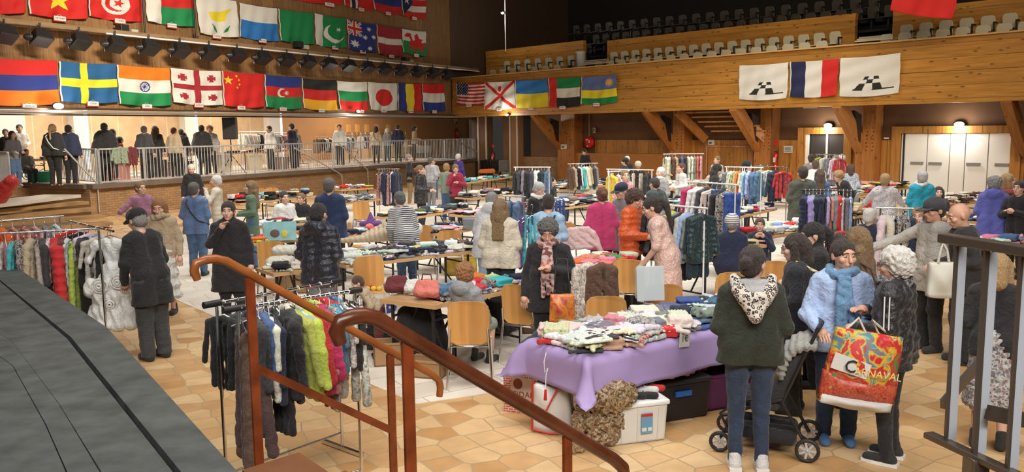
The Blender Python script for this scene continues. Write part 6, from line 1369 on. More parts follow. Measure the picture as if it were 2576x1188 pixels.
rack((1532, 432), (1580, 430), 1.5, 'rack with a yellow scarf left of the pink patterned top', [('coat', 'yellow'), ('coat', 'white'), ('jacket', 'grey')], 'rack with the yellow coat', W1)
rack((1640, 513), (1772, 524), 1.5, 'white rail rack with grey and teal coats right of the pink tunic', [('jacket', 'black'), ('jacket', 'charcoal'), ('shirt', 'white'), ('jacket', 'grey'), ('shirt', 'black'), ('jacket', 'lime'), ('coat', 'grey'), ('coat', 'black'), ('jacket', 'silver'), ('jacket', 'paleblue'), ('shirt', 'grey'), ('coat', 'teal'), ('puffer', 'teal', 'shiny', 'dark teal quilted coat closing the rack right of the tunic', .98)], 'rack right of the pink tunic', W1)
rack((1735, 457), (1850, 465), 1.6, 'white rail rack with blue overalls and black long coat', [('jacket', 'magenta'), ('jacket', 'white'), ('jacket', 'white'), ('jacket', 'charcoal'), ('shirt', 'white'), ('trousers', 'denim', 'denim'), ('coat', 'black', None, 'very long black coat on the overalls rack', 1.3), ('coat', 'black', 'print', 'very long patterned black coat on the overalls rack', 1.3), ('trousers', 'blue', 'denim', 'pale blue long overalls on the overalls rack', 1.45)], 'overalls rack', W1)
rack((1868, 421), (1915, 422), 1.7, 'rack with denim shirts in the middle distance', [('shirt', 'paleblue', 'denim'), ('jacket', 'paleblue', 'denim'), ('jacket', 'denim', 'denim'), ('jacket', 'denim', 'denim')], 'denim shirt rack', W1)
rack((1905, 416), (1980, 420), 1.7, 'chrome rack frame with empty hangers by the extinguisher', [('shirt', 'lime'), ('shirt', 'white'), ('jacket', 'navy'), ('shirt', 'red')], 'rack by the extinguisher', chrome)
rack((1828, 420), (1873, 421), 1.6, 'white curved rack with pale shirts behind the dark hood', [('shirt', c) for c in 'grey white cream beige orange white'.split()], 'curved white rack', W1)
rack((2022, 478), (2146, 480), 1.5, 'black rack with lilac and red jackets', [('puffer', 'navy'), ('jacket', 'lilac', None, 'lilac jacket at the left of the black rack', 1.1), ('jacket', 'lilac'), ('coat', 'navy'), ('jacket', 'navy'), ('shirt', 'navy'), ('shirt', 'lilac', None, 'lilac shirt in the middle of the black rack', 1.05), ('shirt', 'coral'), ('coat', 'grey'), ('coat', 'red', None, 'bright red coat on the black rack', .95), ('trousers', 'white', None, 'long white trousers on the black rack', 1.3), ('trousers', 'grey', None, 'long grey trousers on the black rack', 1.25), ('trousers', 'paleblue', 'denim', 'pale jeans at the right end of the black rack', 1.1)], 'black rack', blackm)
rack((2215, 523), (2345, 526), 1.5, 'silver rack with white blouses left of the reaching arm', [('coat', 'white', None, 'long white blouse, first on the rack by the reaching arm', 1.1), ('coat', 'cream', None, 'long cream blouse on the rack by the reaching arm', 1.1), ('shirt', 'white'), ('shirt', 'black', 'print'), ('coat', 'black', 'print'), ('shirt', 'grey'), ('coat', 'navy'), ('shirt', 'pink', 'print'), ('coat', 'navy'), ('coat', 'black')], 'rack by the reaching arm', chrome)
rack((952, 425), (1002, 425), 1.5, 'grey rack with printed and navy dresses by the platform wall', [('dress', 'red', 'print'), ('dress', 'cream', 'print'), ('coat', 'navy'), ('coat', 'navy'), ('dress', 'coral', 'print'), ('coat', 'white'), ('coat', 'navy'), ('coat', 'navy')], 'rack by the platform wall', chrome)
rack((2055, 388), (2120, 390), 1.75, 'rack with green and white clothes before the dark doors', [('shirt', c) for c in 'lime white grey white red'.split()], 'rack before the dark doors', chrome)
hang('coat', at((G(2090, 590, .8).x, G(2090, 590, .8).y-.42, .98), .2) @ Matrix.Diagonal((1, 1, .8, 1)), 'red', None, 'red garment draped off the white clothes table', None, hanger=False, name='draped_garment')
# two dresses over the chair backs beside the red scarf
for px, c, pt, w_ in ((1478, 'cream', 'print', 'pale flowered dress draped over a chair behind the lilac table'), (1515, 'brown', None, 'dark brown velvet garment draped over a chair behind the lilac table')):
    P = G(px, 675, 1.15); hang('coat', at((P.x, P.y, 1.3), .2) @ Matrix.Diagonal((.75, 1, 1.0, 1)), c, pt, w_, None, hanger=False, name='draped_garment')
# ================================================================== chairs
for a_ in ((1178, 757, 180, 'plywood chair of the child in the grey hood'), (1525, 744, 178, 'plywood chair between the draped dresses and the clear box'), (1582, 652, 165, 'tall plywood chair back right of the brown garment'), (1670, 714, 185, 'plywood chair right of the clear plastic box'),
 (680, 606, 185, 'plywood chair left of the white parcels'), (908, 506, 178, 'plywood chair standing alone behind the hooded man'), (1130, 579, 182, 'plywood chair below the clear grey box'), (1060, 566, 185, 'plywood chair just right of the striped sweater'), (684, 472, 180, 'left plywood chair by the brick wall'), (652, 474, 180, 'plywood chair left of another by the brick wall'),
 (1942, 656, 182, 'plywood chair behind the gold chain strap'), (1843, 684, 185, 'plywood chair left of the green sweater'), (880, 560, 90, 'plywood chair turned sideways by the long table'), (1420, 560, 175, 'plywood chair under the pale pink blouse')): chair(*a_)
chair(940, 815, 20, 'chair with fruit on its seat in front of the long table', True); chair(1330, 905, 150, 'pale plywood chair behind the lilac table, left end', True)
P = G(940, 815, 0); q = rotz(math.radians(20)) @ V(0, 0, 0); 
for i, (dx, dy, c) in enumerate(((-.06, -.05, 'yellow'), (.02, -.03, 'yellow'), (.07, .03, 'orange'), (-.02, .05, 'red'), (.1, -.05, 'yellow'))):
    o = put('fruit', MB().ball((0, 0, .035), (.04, .035, .035), 10, 8).build('tmpf', CL['plain']).data, M=at((P.x+dx, P.y+dy, .455)), color=PAL[c]); tag(o, '%s fruit lying on the chair seat, spot %s' % (c, ('far left', 'near middle', 'right', 'back', 'far right')[i]), 'fruit'); bpy.data.objects.remove(bpy.data.objects['tmpf'])
# ================================================================== people on the market floor
J = dict
PE = [
 (338, 528, 'older person in a black cap and long black coat bending over the left rack', J(h=1.74, yaw=-125, lean=16, pose='low', hair='crop', hc='grey', tc='black', hem=.66, bot='wide', bc='charcoal', extra={'cap': 'black'}, fat=1.15, nod=12)),
 (398, 501, 'person with ginger fringe, fur collar and white ruffled skirt behind the black cap', J(h=1.66, yaw=5, pose='down', hair='bob', hc='ginger', tc='beige', hem=.9, bot='ruffle', bc='white', collar=True, extra={'scarf': 'beige', 'tail': 0}, nod=15, skin='fair')),
 (352, 457, 'person in a mauve short sleeved top with hand on hip', J(h=1.66, yaw=55, pose='hip', hair='bun', hc='darkblond', tc=(.3, .13, .2), sleeve=.5, bc='black', fat=1.12)),
 (487, 459, 'person seen from behind in a blue rain jacket with a black crossbody strap', J(h=1.69, yaw=178, pose='front', hair='crop', hc='greydark', tc=(.1, .17, .33), hem=.8, bc='denim', fat=1.25, extra={'strap': 'black'}, bpat='denim')),
 (481, 414, 'older white haired person in black by the brick wall, looking down', J(h=1.74, yaw=20, pose='down', hair='short', hc='white', tc='black', nod=18, bc='black')),
 (543, 441, 'short white haired person in a cream waistcoat drinking from a cup', J(h=1.68, yaw=-80, pose='face', hair='short', hc='white', tc='cream', hem=.8, bc='cream')),
 (573, 508, 'person in a long black zip coat eating, dark short hair', J(h=1.66, yaw=8, pose='face', posR='down', hair='short', hc='dark', tc='black', hem=.52, bc='black', fat=1.3, collar=True)),
 (630, 455, 'long blond haired person in a green jacket in profile', J(h=1.66, yaw=-75, pose='front', hair='long', hc='darkblond', tc=(.09, .15, .09), hem=.68, bc='denim')),
 (714, 482, 'seated dark haired person in a white sweater with a dark band', J(h=1.72, yaw=40, sit=True, pose='front', hair='crop', hc='dark', tc='white', fat=1.2)),
 (757, 486, 'seated smiling person with glasses and a dark blazer', J(h=1.58, yaw=-15, sit=True, pose='front', hair='short', hc='darkblond', tc='black', extra={'glasses': 1})),
 (828, 448, 'broad person seen from behind in a plain navy jacket, grey hair', J(h=1.8, yaw=172, pose='front', hair='crop', hc='greydark', tc=(.012, .028, .085), hem=.76, bc='black', fat=1.35)),
 (803, 512, 'young person from behind in a dark quilted hooded coat and grey jeans', J(h=1.72, yaw=165, pose='front', hair='crop', hc='black', tc=(.012, .014, .026), puff=.5, hem=.78, bc='grey', bpat='denim', fat=1.2, nod=10, extra={'hood': 1})),
 (893, 697, 'child crouching on the floor in a beige waistcoat', J(h=1.02, d=None, yaw=-75, lean=38, pose='low', hair='short', hc='brown', tc='beige', bc='maroon')),
 (1168, 664, 'child in a grey hooded top sitting on the plywood chair, back turned', J(h=1.5, yaw=150, sit=True, pose='low', hair='curly', hc='ginger', tc=(.27, .28, .3), bot='shorts', bc='sage', extra={'hood': 1}, turn=40)),
 (1003, 483, 'person bending in a black and white striped sweater and jeans', J(h=1.64, yaw=-150, lean=24, pose='low', hair='short', hc='greydark', tc='white', tpat='stripe_dark', bc='denim', bpat='denim', fat=1.15)),
 (1028, 388, 'grey haired person in profile in a black jacket and khaki trousers', J(h=1.75, yaw=95, pose='front', hair='crop', hc='grey', tc='black', hem=.78, bc=(.25, .16, .06))),
 (1057, 416, 'brown haired person in a black quilted jacket holding a cup', J(h=1.68, yaw=80, pose='front', hair='bun', hc='darkblond', tc='black', puff=.7, hem=.75, bc='black', fat=1.2)),
 (1083, 396, 'grey haired person in pale grey behind the black quilted jacket', J(h=1.66, yaw=150, pose='front', hair='short', hc='greydark', tc='silver', bc='grey')),
 (1090, 401, 'child with folded arms in a white top facing out', J(h=1.5, yaw=5, pose='fold', hair='short', hc='darkblond', tc='silver', bc='denim')),
 (1123, 411, 'blond person from behind in a sage green jacket', J(h=1.64, yaw=160, pose='front', hair='short', hc='blond', tc='sage', bc='denim', hem=.85)),
 (1146, 414, 'person in a crimson and navy jacket eating with both hands', J(h=1.64, yaw=10, pose='face', posR='chest', hair='short', hc='darkblond', tc=(.3, .015, .05), bc='black', nod=18, hem=.8)),
 (1153, 387, 'white haired person in a violet jacket near the dark corner', J(h=1.68, yaw=140, pose='down', hair='crop', hc='white', tc=(.06, .03, .25), hem=.75, bc='black')),
 (1238, 484, 'large person in a white hooded sweatshirt bending away', J(h=1.68, yaw=170, lean=22, pose='low', hair='crop', hc='grey', tc=(.5, .5, .52), fat=1.35, bc='paleblue', hem=.75, extra={'hood': 1})),
 (1260, 501, 'person with long reddish blond hair in a cream fleece, from behind', J(h=1.67, yaw=165, pose='front', hair='long', hc='darkblond', tc=(.56, .5, .4), hem=.82, bc='black', fat=1.4, nod=12)),
 (1361, 460, 'grey haired person in a black cardigan with white collar', J(h=1.65, yaw=50, pose='front', hair='short', hc='silver', tc='black', nod=22, bc='black', extra={'scarf': 'white', 'tail': 0})),
 (1380, 490, 'person from behind in a pale denim jacket with a black strap', J(h=1.66, yaw=172, pose='front', hair='short', hc='dark', tc='paleblue', tpat='denim', hem=.88, bc='denim', fat=1.15, extra={'strap': 'black', 'ss': -1}, nod=15)),
 (1378, 558, 'person with curly grey brown hair, red patterned scarf and black cardigan', J(h=1.62, yaw=-8, pose='down', posR='chest', hair='curly', hc='greydark', tc='black', hem=.7, bc='black', fat=1.3, nod=22, extra={'scarf': (.3, .07, .05), 'sp': 'floral', 'tail': 1.1}, skin='warm')),
 (1514, 472, 'person in a bright pink jacket seen from behind, auburn bun', J(h=1.64, yaw=-170, pose='bag', posR='down', hair='bun', hc='auburn', tc=(.52, .04, .15), hem=.72, bc='black', fat=1.3)),
 (1560, 462, 'person in a navy peaked cap and grey checked coat looking down', J(h=1.68, yaw=-55, pose='front', hair='crop', hc='grey', tc='grey', hem=.6, bc='black', nod=15, extra={'cap': 'navy'})),
 (1604, 480, 'curly haired person in an orange quilted jacket', J(h=1.7, yaw=60, pose='front', hair='curly', hc='brown', tc=(.62, .09, .012), puff=.8, hem=.8, bc='black', fat=1.1, nod=20)),
 (1632, 497, 'person in a long pale pink patterned tunic leaning over the clothes', J(h=1.74, yaw=-105, lean=17, pose='low', hair='pony', hc='dark', tc=(.62, .38, .32), tpat='swirlw', hem=.55, sleeve=.55, bc='grey', fat=1.3, nod=10)),
 (1572, 428, 'person with hair tied up in a pink and white patterned top', J(h=1.66, yaw=12, pose='fold', hair='bun', hc='darkblond', tc=(.6, .2, .2), tpat='print', bc='black')),
 (1484, 434, 'seated seller with long brown hair in white', J(h=1.66, sit=True, yaw=15, pose='front', hair='long', hc='brown', tc='cream')),
 (1388, 446, 'seated dark haired person in profile behind the heaped table', J(h=1.64, sit=True, yaw=70, pose='front', hair='short', hc='black', tc='black')),
 (1645, 447, 'dark haired person in a slate jacket bending away, middle', J(h=1.62, yaw=-150, lean=15, pose='front', hair='crop', hc='dark', tc=(.035, .05, .05), bc='black', fat=1.2)),
 (1662, 421, 'white haired smiling person in grey with a white scarf', J(h=1.66, yaw=-60, pose='front', hair='short', hc='white', tc=(.26, .26, .25), bc='black', extra={'scarf': 'white', 'tail': .4}, fat=1.2)),
 (1683, 391, 'dark haired person in white among the tall rack clothes', J(h=1.64, yaw=20, pose='front', hair='short', hc='dark', tc='cream', bc='black')),
 (1714, 411, 'auburn haired person in white in profile before the tall rack', J(h=1.64, yaw=-70, pose='front', hair='short', hc='auburn', tc='white', bc='black')),
 (1809, 416, 'person with a black hood and long dark hair looking down', J(h=1.66, yaw=75, pose='front', hair='long', hc='black', tc='black', nod=22, bc='black', extra={'beanie': 'black'})),
 (1804, 393, 'short haired person in a pale grey hooded top against the wainscot', J(h=1.68, yaw=-50, pose='front', hair='crop', hc='darkblond', tc='silver', bc='black')),
 (1880, 406, 'dark haired person in black by the denim shirts', J(h=1.7, yaw=60, pose='front', hair='curly', hc='black', tc='black', bc='black')),
 (1468, 375, 'person in a black tracksuit top with a pale stripe below the hose reel', J(h=1.74, yaw=-40, pose='front', hair='crop', hc='dark', tc='black', nod=25, bc='black', extra={'strap': 'white'})),
 (1572, 398, 'person in a black beanie turned away', J(h=1.6, yaw=-110, pose='front', hair='crop', hc='dark', tc='black', bc='black', extra={'beanie': 'black'})),
 (1578, 394, 'person in a white cap behind the black beanie', J(h=1.56, yaw=160, pose='front', hair='crop', hc='dark', tc='black', bc='black', extra={'beanie': 'white'})),
 (1605, 407, 'person in a fluffy cream beanie', J(h=1.58, yaw=180, pose='front', hair='crop', hc='blond', tc='black', bc='black', extra={'beanie': 'cream'})),
 (1843, 541, 'seated person in a striped grey beanie and navy top, from behind', J(h=1.68, sit=True, yaw=150, pose='front', hair='crop', hc='grey', tc='navy', fat=1.25, lean=8, extra={'beanie': 'grey', 'bp': 1})),
 (1912, 549, 'seated child in navy with hands held at the mouth', J(h=1.45, sit=True, yaw=-15, pose='face', hair='short', hc='brown', tc='navy')),
 (2020, 419, 'dark haired person in an olive overshirt, back turned', J(h=1.78, yaw=175, pose='front', hair='crop', hc='dark', tc=(.06, .07, .05), hem=.72, bc='black', fat=1.3)),
 (2063, 426, 'person with long ombre hair in a denim shirt, from behind', J(h=1.62, yaw=172, pose='front', hair='long', hc='brown', tc='denim', tpat='denim', bc='black')),
 (2052, 404, 'large person in a plain white top bending away near the dark doors', J(h=1.72, yaw=160, lean=20, pose='low', hair='short', hc='brown', tc='white', fat=1.5, bc='black')),
 (2041, 388, 'dark haired person just in front of the dark doors', J(h=1.76, yaw=170, pose='front', hair='crop', hc='dark', tc='grey', bc='black')),
 (2102, 391, 'grey haired person with glasses in pale grey before the dark doors', J(h=1.7, yaw=-60, pose='front', hair='crop', hc='grey', tc='silver', bc='black', fat=1.3)),
 (2118, 390, 'person in a white bucket hat beside the one with glasses', J(h=1.7, yaw=150, pose='front', hair='crop', hc='grey', tc='coral', bc='black', extra={'beanie': 'white'})),
 (2106, 432, 'curly blond person in black bending over with grey trousers', J(h=1.62, yaw=-80, lean=38, pose='low', hair='curly', hc='blond', tc='black', bc='grey', hem=.95)),
 (2140, 413, 'brown haired person in a pale patterned shirt, from behind', J(h=1.57, yaw=170, pose='front', hair='bob', hc='brown', tc='paleblue', tpat='print', bc='black')),
 (2193, 484, 'child with auburn hair behind the table of bags', J(h=1.18, yaw=20, pose='front', hair='short', hc='auburn', tc='red', bc='black')),
 (2227, 437, 'person with short blond hair in a white patterned blouse, from behind', J(h=1.66, yaw=160, pose='side', hair='short', hc='blond', tc=(.5, .5, .52), tpat='swirl', bc='grey', sleeve=.6, fat=1.25)),
 (2321, 430, 'person with short pale hair in a turquoise jacket, from behind', J(h=1.68, yaw=175, pose='front', hair='short', hc='silver', tc=(.008, .26, .36), hem=.78, bc='black', fat=1.3, extra={'scarf': 'white', 'tail': 0})),
 (2362, 470, 'seated person with long dark hair behind the turquoise jacket', J(h=1.64, sit=True, yaw=-20, pose='front', hair='long', hc='dark', tc='charcoal')),
 (2503, 446, 'curly grey haired person in a violet blue hooded jacket', J(h=1.66, yaw=150, pose='front', hair='curly', hc='grey', tc=(.1, .11, .42), hem=.72, bc='black', fat=1.3, extra={'hood': 1})),
 (2537, 437, 'blond person in a rust red shirt in profile', J(h=1.7, yaw=70, pose='face', hair='bob', hc='blond', tc=(.2, .03, .015), bc='black', hem=.8, fat=1.2)),
 (2566, 455, 'dark haired person in black at the right picture edge', J(h=1.62, yaw=-60, pose='chest', hair='short', hc='dark', tc='black', bc='black')),
 (2189, 524, 'seated white haired person in a navy waistcoat', J(h=1.7, sit=True, yaw=130, pose='front', hair='short', hc='white', tc='navy', fat=1.2)),
 (2310, 523, 'person with blond hair in dark clothes behind the silver rack', J(h=1.5, yaw=-30, pose='front', hair='short', hc='blond', tc='navy', bc='black')),
 (2240, 560, 'person in a patterned top partly behind the hanging blouses', J(h=1.62, sit=True, yaw=0, pose='front', hair='short', hc='greydark', tc='black', tpat='print', bc='black')),
 (2349, 500, 'person in a dark cap and pale grey jacket stretching an arm to the rack', J(h=1.74, yaw=-75, pose=((-.4, -.2, 1.2), (-.42, -.52, 1.12)), posR='bag', hair='crop', hc='black', tc=(.42, .4, .36), hem=.7, bc='black', fat=1.2, extra={'cap': 'charcoal'}, skin='warm', nod=8)),
 (2405, 513, 'bald person in a black leather jacket looking left', J(h=1.74, yaw=-100, pose='front', hair='bald', tc=(.02, .018, .018), hem=.8, bc='black', bot='wide', fat=1.3, nod=16, skin='warm', lean=6)),
 (2514, 640, 'blond person in a dark top and grey flowered skirt behind the railing', J(h=1.55, yaw=150, lean=10, pose='front', hair='bob', hc='blond', tc='black', bot='skirt', bc='grey', bpat='print', nod=10)),
 (1995, 589, 'dark haired person in black with a gold patterned bag strap', J(h=1.62, yaw=-115, pose='front', hair='bob', hc='dark', tc=(.012, .013, .02), hem=.75, bc='black', fat=1.35, extra={'strap': 'yellow', 'bp': 1, 'glasses': 1}, nod=12)),
 (2037, 562, 'person with a long dark ponytail and earring in a black jacket', J(h=1.63, yaw=-95, pose='front', hair='pony', hc='black', tc='black', bc='black', fat=1.2, nod=15, collar=True, extra={'earring': 1})),
 (2157, 571, 'person with long brown hair in an olive coat, from behind', J(h=1.66, yaw=-145, pose='front', hair='long', hc='darkblond', tc=(.07, .05, .03), hem=.6, bc='black', fat=1.25, extra={'strap': 'brown'})),
 (1895, 620, 'person from behind in a dark green hooded top with leopard print hood, and jeans', J(h=1.69, yaw=172, pose='front', hair='bun', hc='dark', tc=(.02, .026, .016), hem=.86, bc=(.018, .035, .075), bpat='denim', bot='tight', fat=1.3, shoe=(.6, .6, .6), turn=-30, sc=1)),
 (2123, 604, 'smiling person in a pale blue sweatshirt with a blue scarf', J(h=1.66, yaw=-12, pose=((-.27, -.03, 1.1), (-.2, -.3, 1.02)), posR=((.27, -.05, 1.09), (.0, -.36, 1.0)), hair='topbun', hc='dark', tc=(.36, .47, .72), hem=.82, bc=(.02, .045, .1), bpat='denim', fat=1.32, extra={'scarf': (.12, .24, .4), 'tail': 1.5}, turn=22, nod=3, skin='warm', shoe=(.08, .2, .45))),
 (2252, 627, 'white haired person in a black quilted jacket with striped sleeves, and leggings', J(h=1.64, yaw=-128, pose='chest', posR='front', hair='curly', hc='white', tc=(.014, .014, .016), puff=.45, hem=.82, bc='black', bot='tight', fat=1.35, extra={'scarf': 'grey', 'sp': 'spot', 'tail': 0, 'glasses': 1, 'earring': 1}, skin='warm', sc=1, nod=4))]
PR = {}
for px, py, lb, kw in PE: PR[px] = person(px, py, lb, **kw)
# leopard print hood of the green top
b_, M, U, arms, hp = PR[1895]
v, fq = sdf_mesh([('c', U(-.13, .03, 1.47), U(-.11, .12, 1.4), .045, .05), ('c', U(.13, .03, 1.47), U(.11, .12, 1.4), .045, .05), ('c', U(-.11, .13, 1.41), U(0, .19, 1.22), .05, .04), ('c', U(.11, .13, 1.41), U(0, .19, 1.22), .05, .04), ('c', U(-.08, .15, 1.36), U(.08, .15, 1.36), .05, .05)], .009, .025, folds(.004, 30, 2)); put('hood', mesh_from([(v, fq, 0)], [CL['spot']]), b_, color=(.62, .56, .5))
v, fq = sdf_mesh([('c', U(-.07, .1, 1.45), U(.07, .1, 1.45), .04, .04), ('c', U(-.05, .13, 1.4), U(.05, .13, 1.4), .04, .04)], .009, .02); put('hood_lining', mesh_from([(v, fq, 0)], [CL['plain']]), b_, color=(.4, .4, .42))
# sleeve stripes of the black quilted jacket
b_, M, U, arms, hp = PR[2252]
for i in (0, 1):
    e, w_ = arms[i]; s_ = -1 if i == 0 else 1; S_ = U(s_*.17, .01, 1.38); m_ = MB()
    for k in (-.018, .018): m_.tube([S_+V(s_*.085, k, .0), S_.lerp(e, .5)+V(s_*.088, k, 0), e+V(s_*.085, k, .03)], .006, 5)
    m_.build('sleeve_stripes', noticem, b_)
b_, M, U, arms, hp = PR[2123]; e, w_ = arms[1]; MB().tube([w_-(w_-e).normalized()*.03, w_-(w_-e).normalized()*.005], .034, 12).build('watch_strap', blackp, b_); MB().box(w_-(w_-e).normalized()*.018+V(0, 0, .034), (.036, .03, .012)).build('watch_face', mat('watch_glass', (.01, .01, .012), .1), b_)
# ================================================================== pushchair
LW, RW = G(1797, 1136, 0), G(2030, 1165, 0); ax_ = (RW-LW); L_ = ax_.length; yw = math.atan2(ax_.y, ax_.x); T = thing('pushchair', 'grey and black folding pushchair between the green and blue tops', 'pushchair', at((LW.x, LW.y, .002), yw)); D_ = .46
wm_ = mat('tyre', (.02, .02, .02), .6)
for (x, y, r_) in ((0.04, 0, .085), (0.04, D_, .085), (L_, 0, .095), (L_, D_, .095)): wheel(T, (x, y, r_), r_-.014, w=.03, n=20, sp=7, hubm=mat('rim_grey', (.45, .45, .45), .4), mt=wm_)
for y in (.04, D_-.04):
    MB().tube([(L_, y, .1), (L_*.72, y, .45), (L_*.92, y, .8), (L_*1.06, y, 1.04)], .014, 8).build('push_frame', blackm, T); MB().tube([(.04, y, .1), (.16, y, .34), (L_*.72, y, .47)], .014, 8).build('front_leg', blackm, T)
MB().tube([(L_*1.06, .04, 1.04), (L_*1.1, D_/2, 1.06), (L_*1.06, D_-.04, 1.04)], .02, 8).build('handle_grip', blackp, T)
def soft(prims, vs_, nm, mt, col, disp=None, kk=.03): v, fq = sdf_mesh([(p[0], p[1], p[2])+tuple(p[3:]) for p in prims], vs_, kk, disp); return put(nm, mesh_from([(v, fq, 0)], [mt]), T, color=col)
soft([('c', (L_*.3, y, .42), (L_*.62, y, .4), .05, .05) for y in (.1, .2, .3, .38)]+[('c', (L_*.62, y, .42), (L_*.85, y, .82), .045, .04) for y in (.1, .2, .3, .38)], .012, 'seat', CL['plain'], (.03, .03, .032))
soft([('c', (L_*.98-.2*math.cos(a_), y, .66+.25*math.sin(a_)), (L_*.98-.2*math.cos(a_+.35), y, .66+.25*math.sin(a_+.35)), .032, .032) for a_ in [i*.35 for i in range(5)] for y in (.04, .12, .2, .28, .36, .42)], .012, 'canopy', CL['plain'], (.3, .3, .28), lambda X, Y, Z: .008*np.sin(np.arctan2(Z-.66, X-L_*.98)*26))
soft([('c', (.18, y, .17), (L_*.8, y, .15), .05, .06) for y in (.08, .2, .32, .4)], .014, 'shopping_basket', CL['plain'], (.012, .012, .014))
MB().tube([(.1, .0, .2), (.04, .0, .32), (.16, .0, .42), (.3, 0, .46)], .012, 6).build('bumper_bar', blackp, T)
# ================================================================== bags and boxes
def bagmat(name, cols, scale=9):
    if name in MC: return MC[name]
    m, t, b = node_mat(name); N = t.nodes; L = t.links; tc = N.new('ShaderNodeTexCoord'); n = N.new('ShaderNodeTexNoise'); n.inputs['Scale'].default_value = scale; n.inputs['Detail'].default_value = 5; n.inputs['Distortion'].default_value = 1.0
    L.new(tc.outputs['Object'], n.inputs['Vector']); sp = N.new('ShaderNodeSeparateColor'); L.new(n.outputs['Color'], sp.inputs[0]); cr = N.new('ShaderNodeValToRGB'); L.new(sp.outputs[1], cr.inputs[0]); cr.color_ramp.interpolation = 'LINEAR'
    e = cr.color_ramp; e.elements[0].position = .3; e.elements[0].color = (*cols[0], 1); e.elements[1].position = .7; e.elements[1].color = (*cols[-1], 1)
    for i, c in enumerate(cols[1:-1]): x = e.elements.new(.36+.28*(i+.5)/(len(cols)-2)); x.color = (*c, 1)
    L.new(cr.outputs[0], b.inputs['Base Color']); b.inputs['Roughness'].default_value = .4; MC[name] = m; return m
# big coloured carnival carrier
P = D(2168, 925, 5.95); T = thing('carrier_bag', 'large multicoloured carrier bag with a white band hanging in front of the pushchair', 'bag', Matrix.Translation(P) @ rotz(.0) @ Matrix.Rotation(.17, 4, 'Y'))
cm1 = bagmat('paint_splash', [(.03, .25, .06), (.55, .03, .03), (.5, .02, .04), (.65, .45, .03), (.03, .25, .3), (.5, .03, .02)], 9); cm2 = bagmat('crowd_red', [(.1, .02, .02), (.45, .04, .02), (.5, .12, .06), (.35, .02, .02), (.55, .3, .12)], 26)
def bagbody(name, x0, x1, z0, z1, th, m, y=0, bulge=.04, par=None, nx=14, nz=12, wf=1.0):
    m_ = MB(); vs_ = []
    for j in range(nz+1):
        for i in range(nx+1):
            u, v_ = i/nx, j/nz; x = x0+(x1-x0)*u; z = z0+(z1-z0)*v_; b2 = th+bulge*math.sin(math.pi*u)*math.sin(math.pi*min(1, (1-v_)*1.1)); vs_.append((x*(1-.1*(v_)*wf), y-b2+.008*math.sin(x*30+z*22), z+.02*math.sin(u*3.1)*-(1 if j == 0 else 0)))
    bk_ = [(x, -2*y*0+(-(y_-y))+y, z) for x, y_, z in vs_]; n = len(vs_); fs = []
    for j in range(nz):
        for i in range(nx): a_ = j*(nx+1)+i; fs.append((a_, a_+1, a_+nx+2, a_+nx+1)); fs.append((n+a_, n+a_+nx+1, n+a_+nx+2, n+a_+1))
    for i in range(nx): fs.append((i+1, i, n+i, n+i+1)); q_ = nz*(nx+1); fs.append((q_+i, q_+i+1, n+q_+i+1, n+q_+i))
    for j in range(nz): a_ = j*(nx+1); fs.append((a_, a_+nx+1, n+a_+nx+1, n+a_)); c_ = a_+nx; fs.append((c_+nx+1, c_, n+c_, n+c_+nx+1))
    m_.add(vs_+bk_, fs, True); return m_.build(name, m, par)
bagbody('bag_body', -.27, .27, -.28, .27, .03, cm1, par=T, bulge=.07); bagbody('lower_print', -.272, .272, -.24, -.06, .034, cm2, par=T, bulge=.07, wf=0, nz=6); bagbody('base_panel', -.265, .265, -.295, -.23, .036, noticem, par=T, bulge=.05, wf=0, nz=4)
MB().prism([(-.26, -.02), (.0, -.06), (.02, .05), (-.245, .1)], lambda x, y, t: V(x, -.108+.14*abs(x+.02)+t, y), 0, .004).build('white_band', noticem, T)
tm = text_mesh('ARNAVAL', .078, .001); tm.materials.append(inkm); tm.materials[0] = mat('letter_gold', (.75, .6, .25), .5); to = bpy.data.objects.new('lettering', tm); SC.collection.objects.link(to); to.parent = T; to.matrix_local = Matrix.Translation((.07, -.118, -.01)) @ Matrix.Rotation(math.pi/2, 4, 'X')
tm = text_mesh('C', .13, .002); tm.materials.append(blackp); to = bpy.data.objects.new('initial_letter', tm); SC.collection.objects.link(to); to.parent = T; to.matrix_local = Matrix.Translation((-.13, -.105, .015)) @ Matrix.Rotation(math.pi/2, 4, 'X')
MB().tube([(-.18, 0, .25), (-.1, 0, .36), (-.02, 0, .25)], .01, 6).build('bag_handle', CL['plain'], T, color=PAL['cream']); MB().tube([(.08, 0, .25), (.0, 0, .36), (.18, 0, .25)], .01, 6).build('bag_handle', CL['plain'], T, color=PAL['cream'])
P = D(2368, 698, 8.6); T = thing('tote_bag', 'off white cloth tote bag held by the pale grey jacket', 'bag', Matrix.Translation(P)); bagbody('bag_body', -.14, .16, -.2, .16, .04, mat('canvas', (.6, .59, .52), .8), par=T, bulge=.05, wf=.8)
MB().tube([(-.06, -.03, .15), (-.03, -.02, .3), (.0, 0, .36), (.03, -.02, .3), (.06, -.03, .15)], .014, 6).build('bag_handle', CL['plain'], T, color=PAL['cream'])
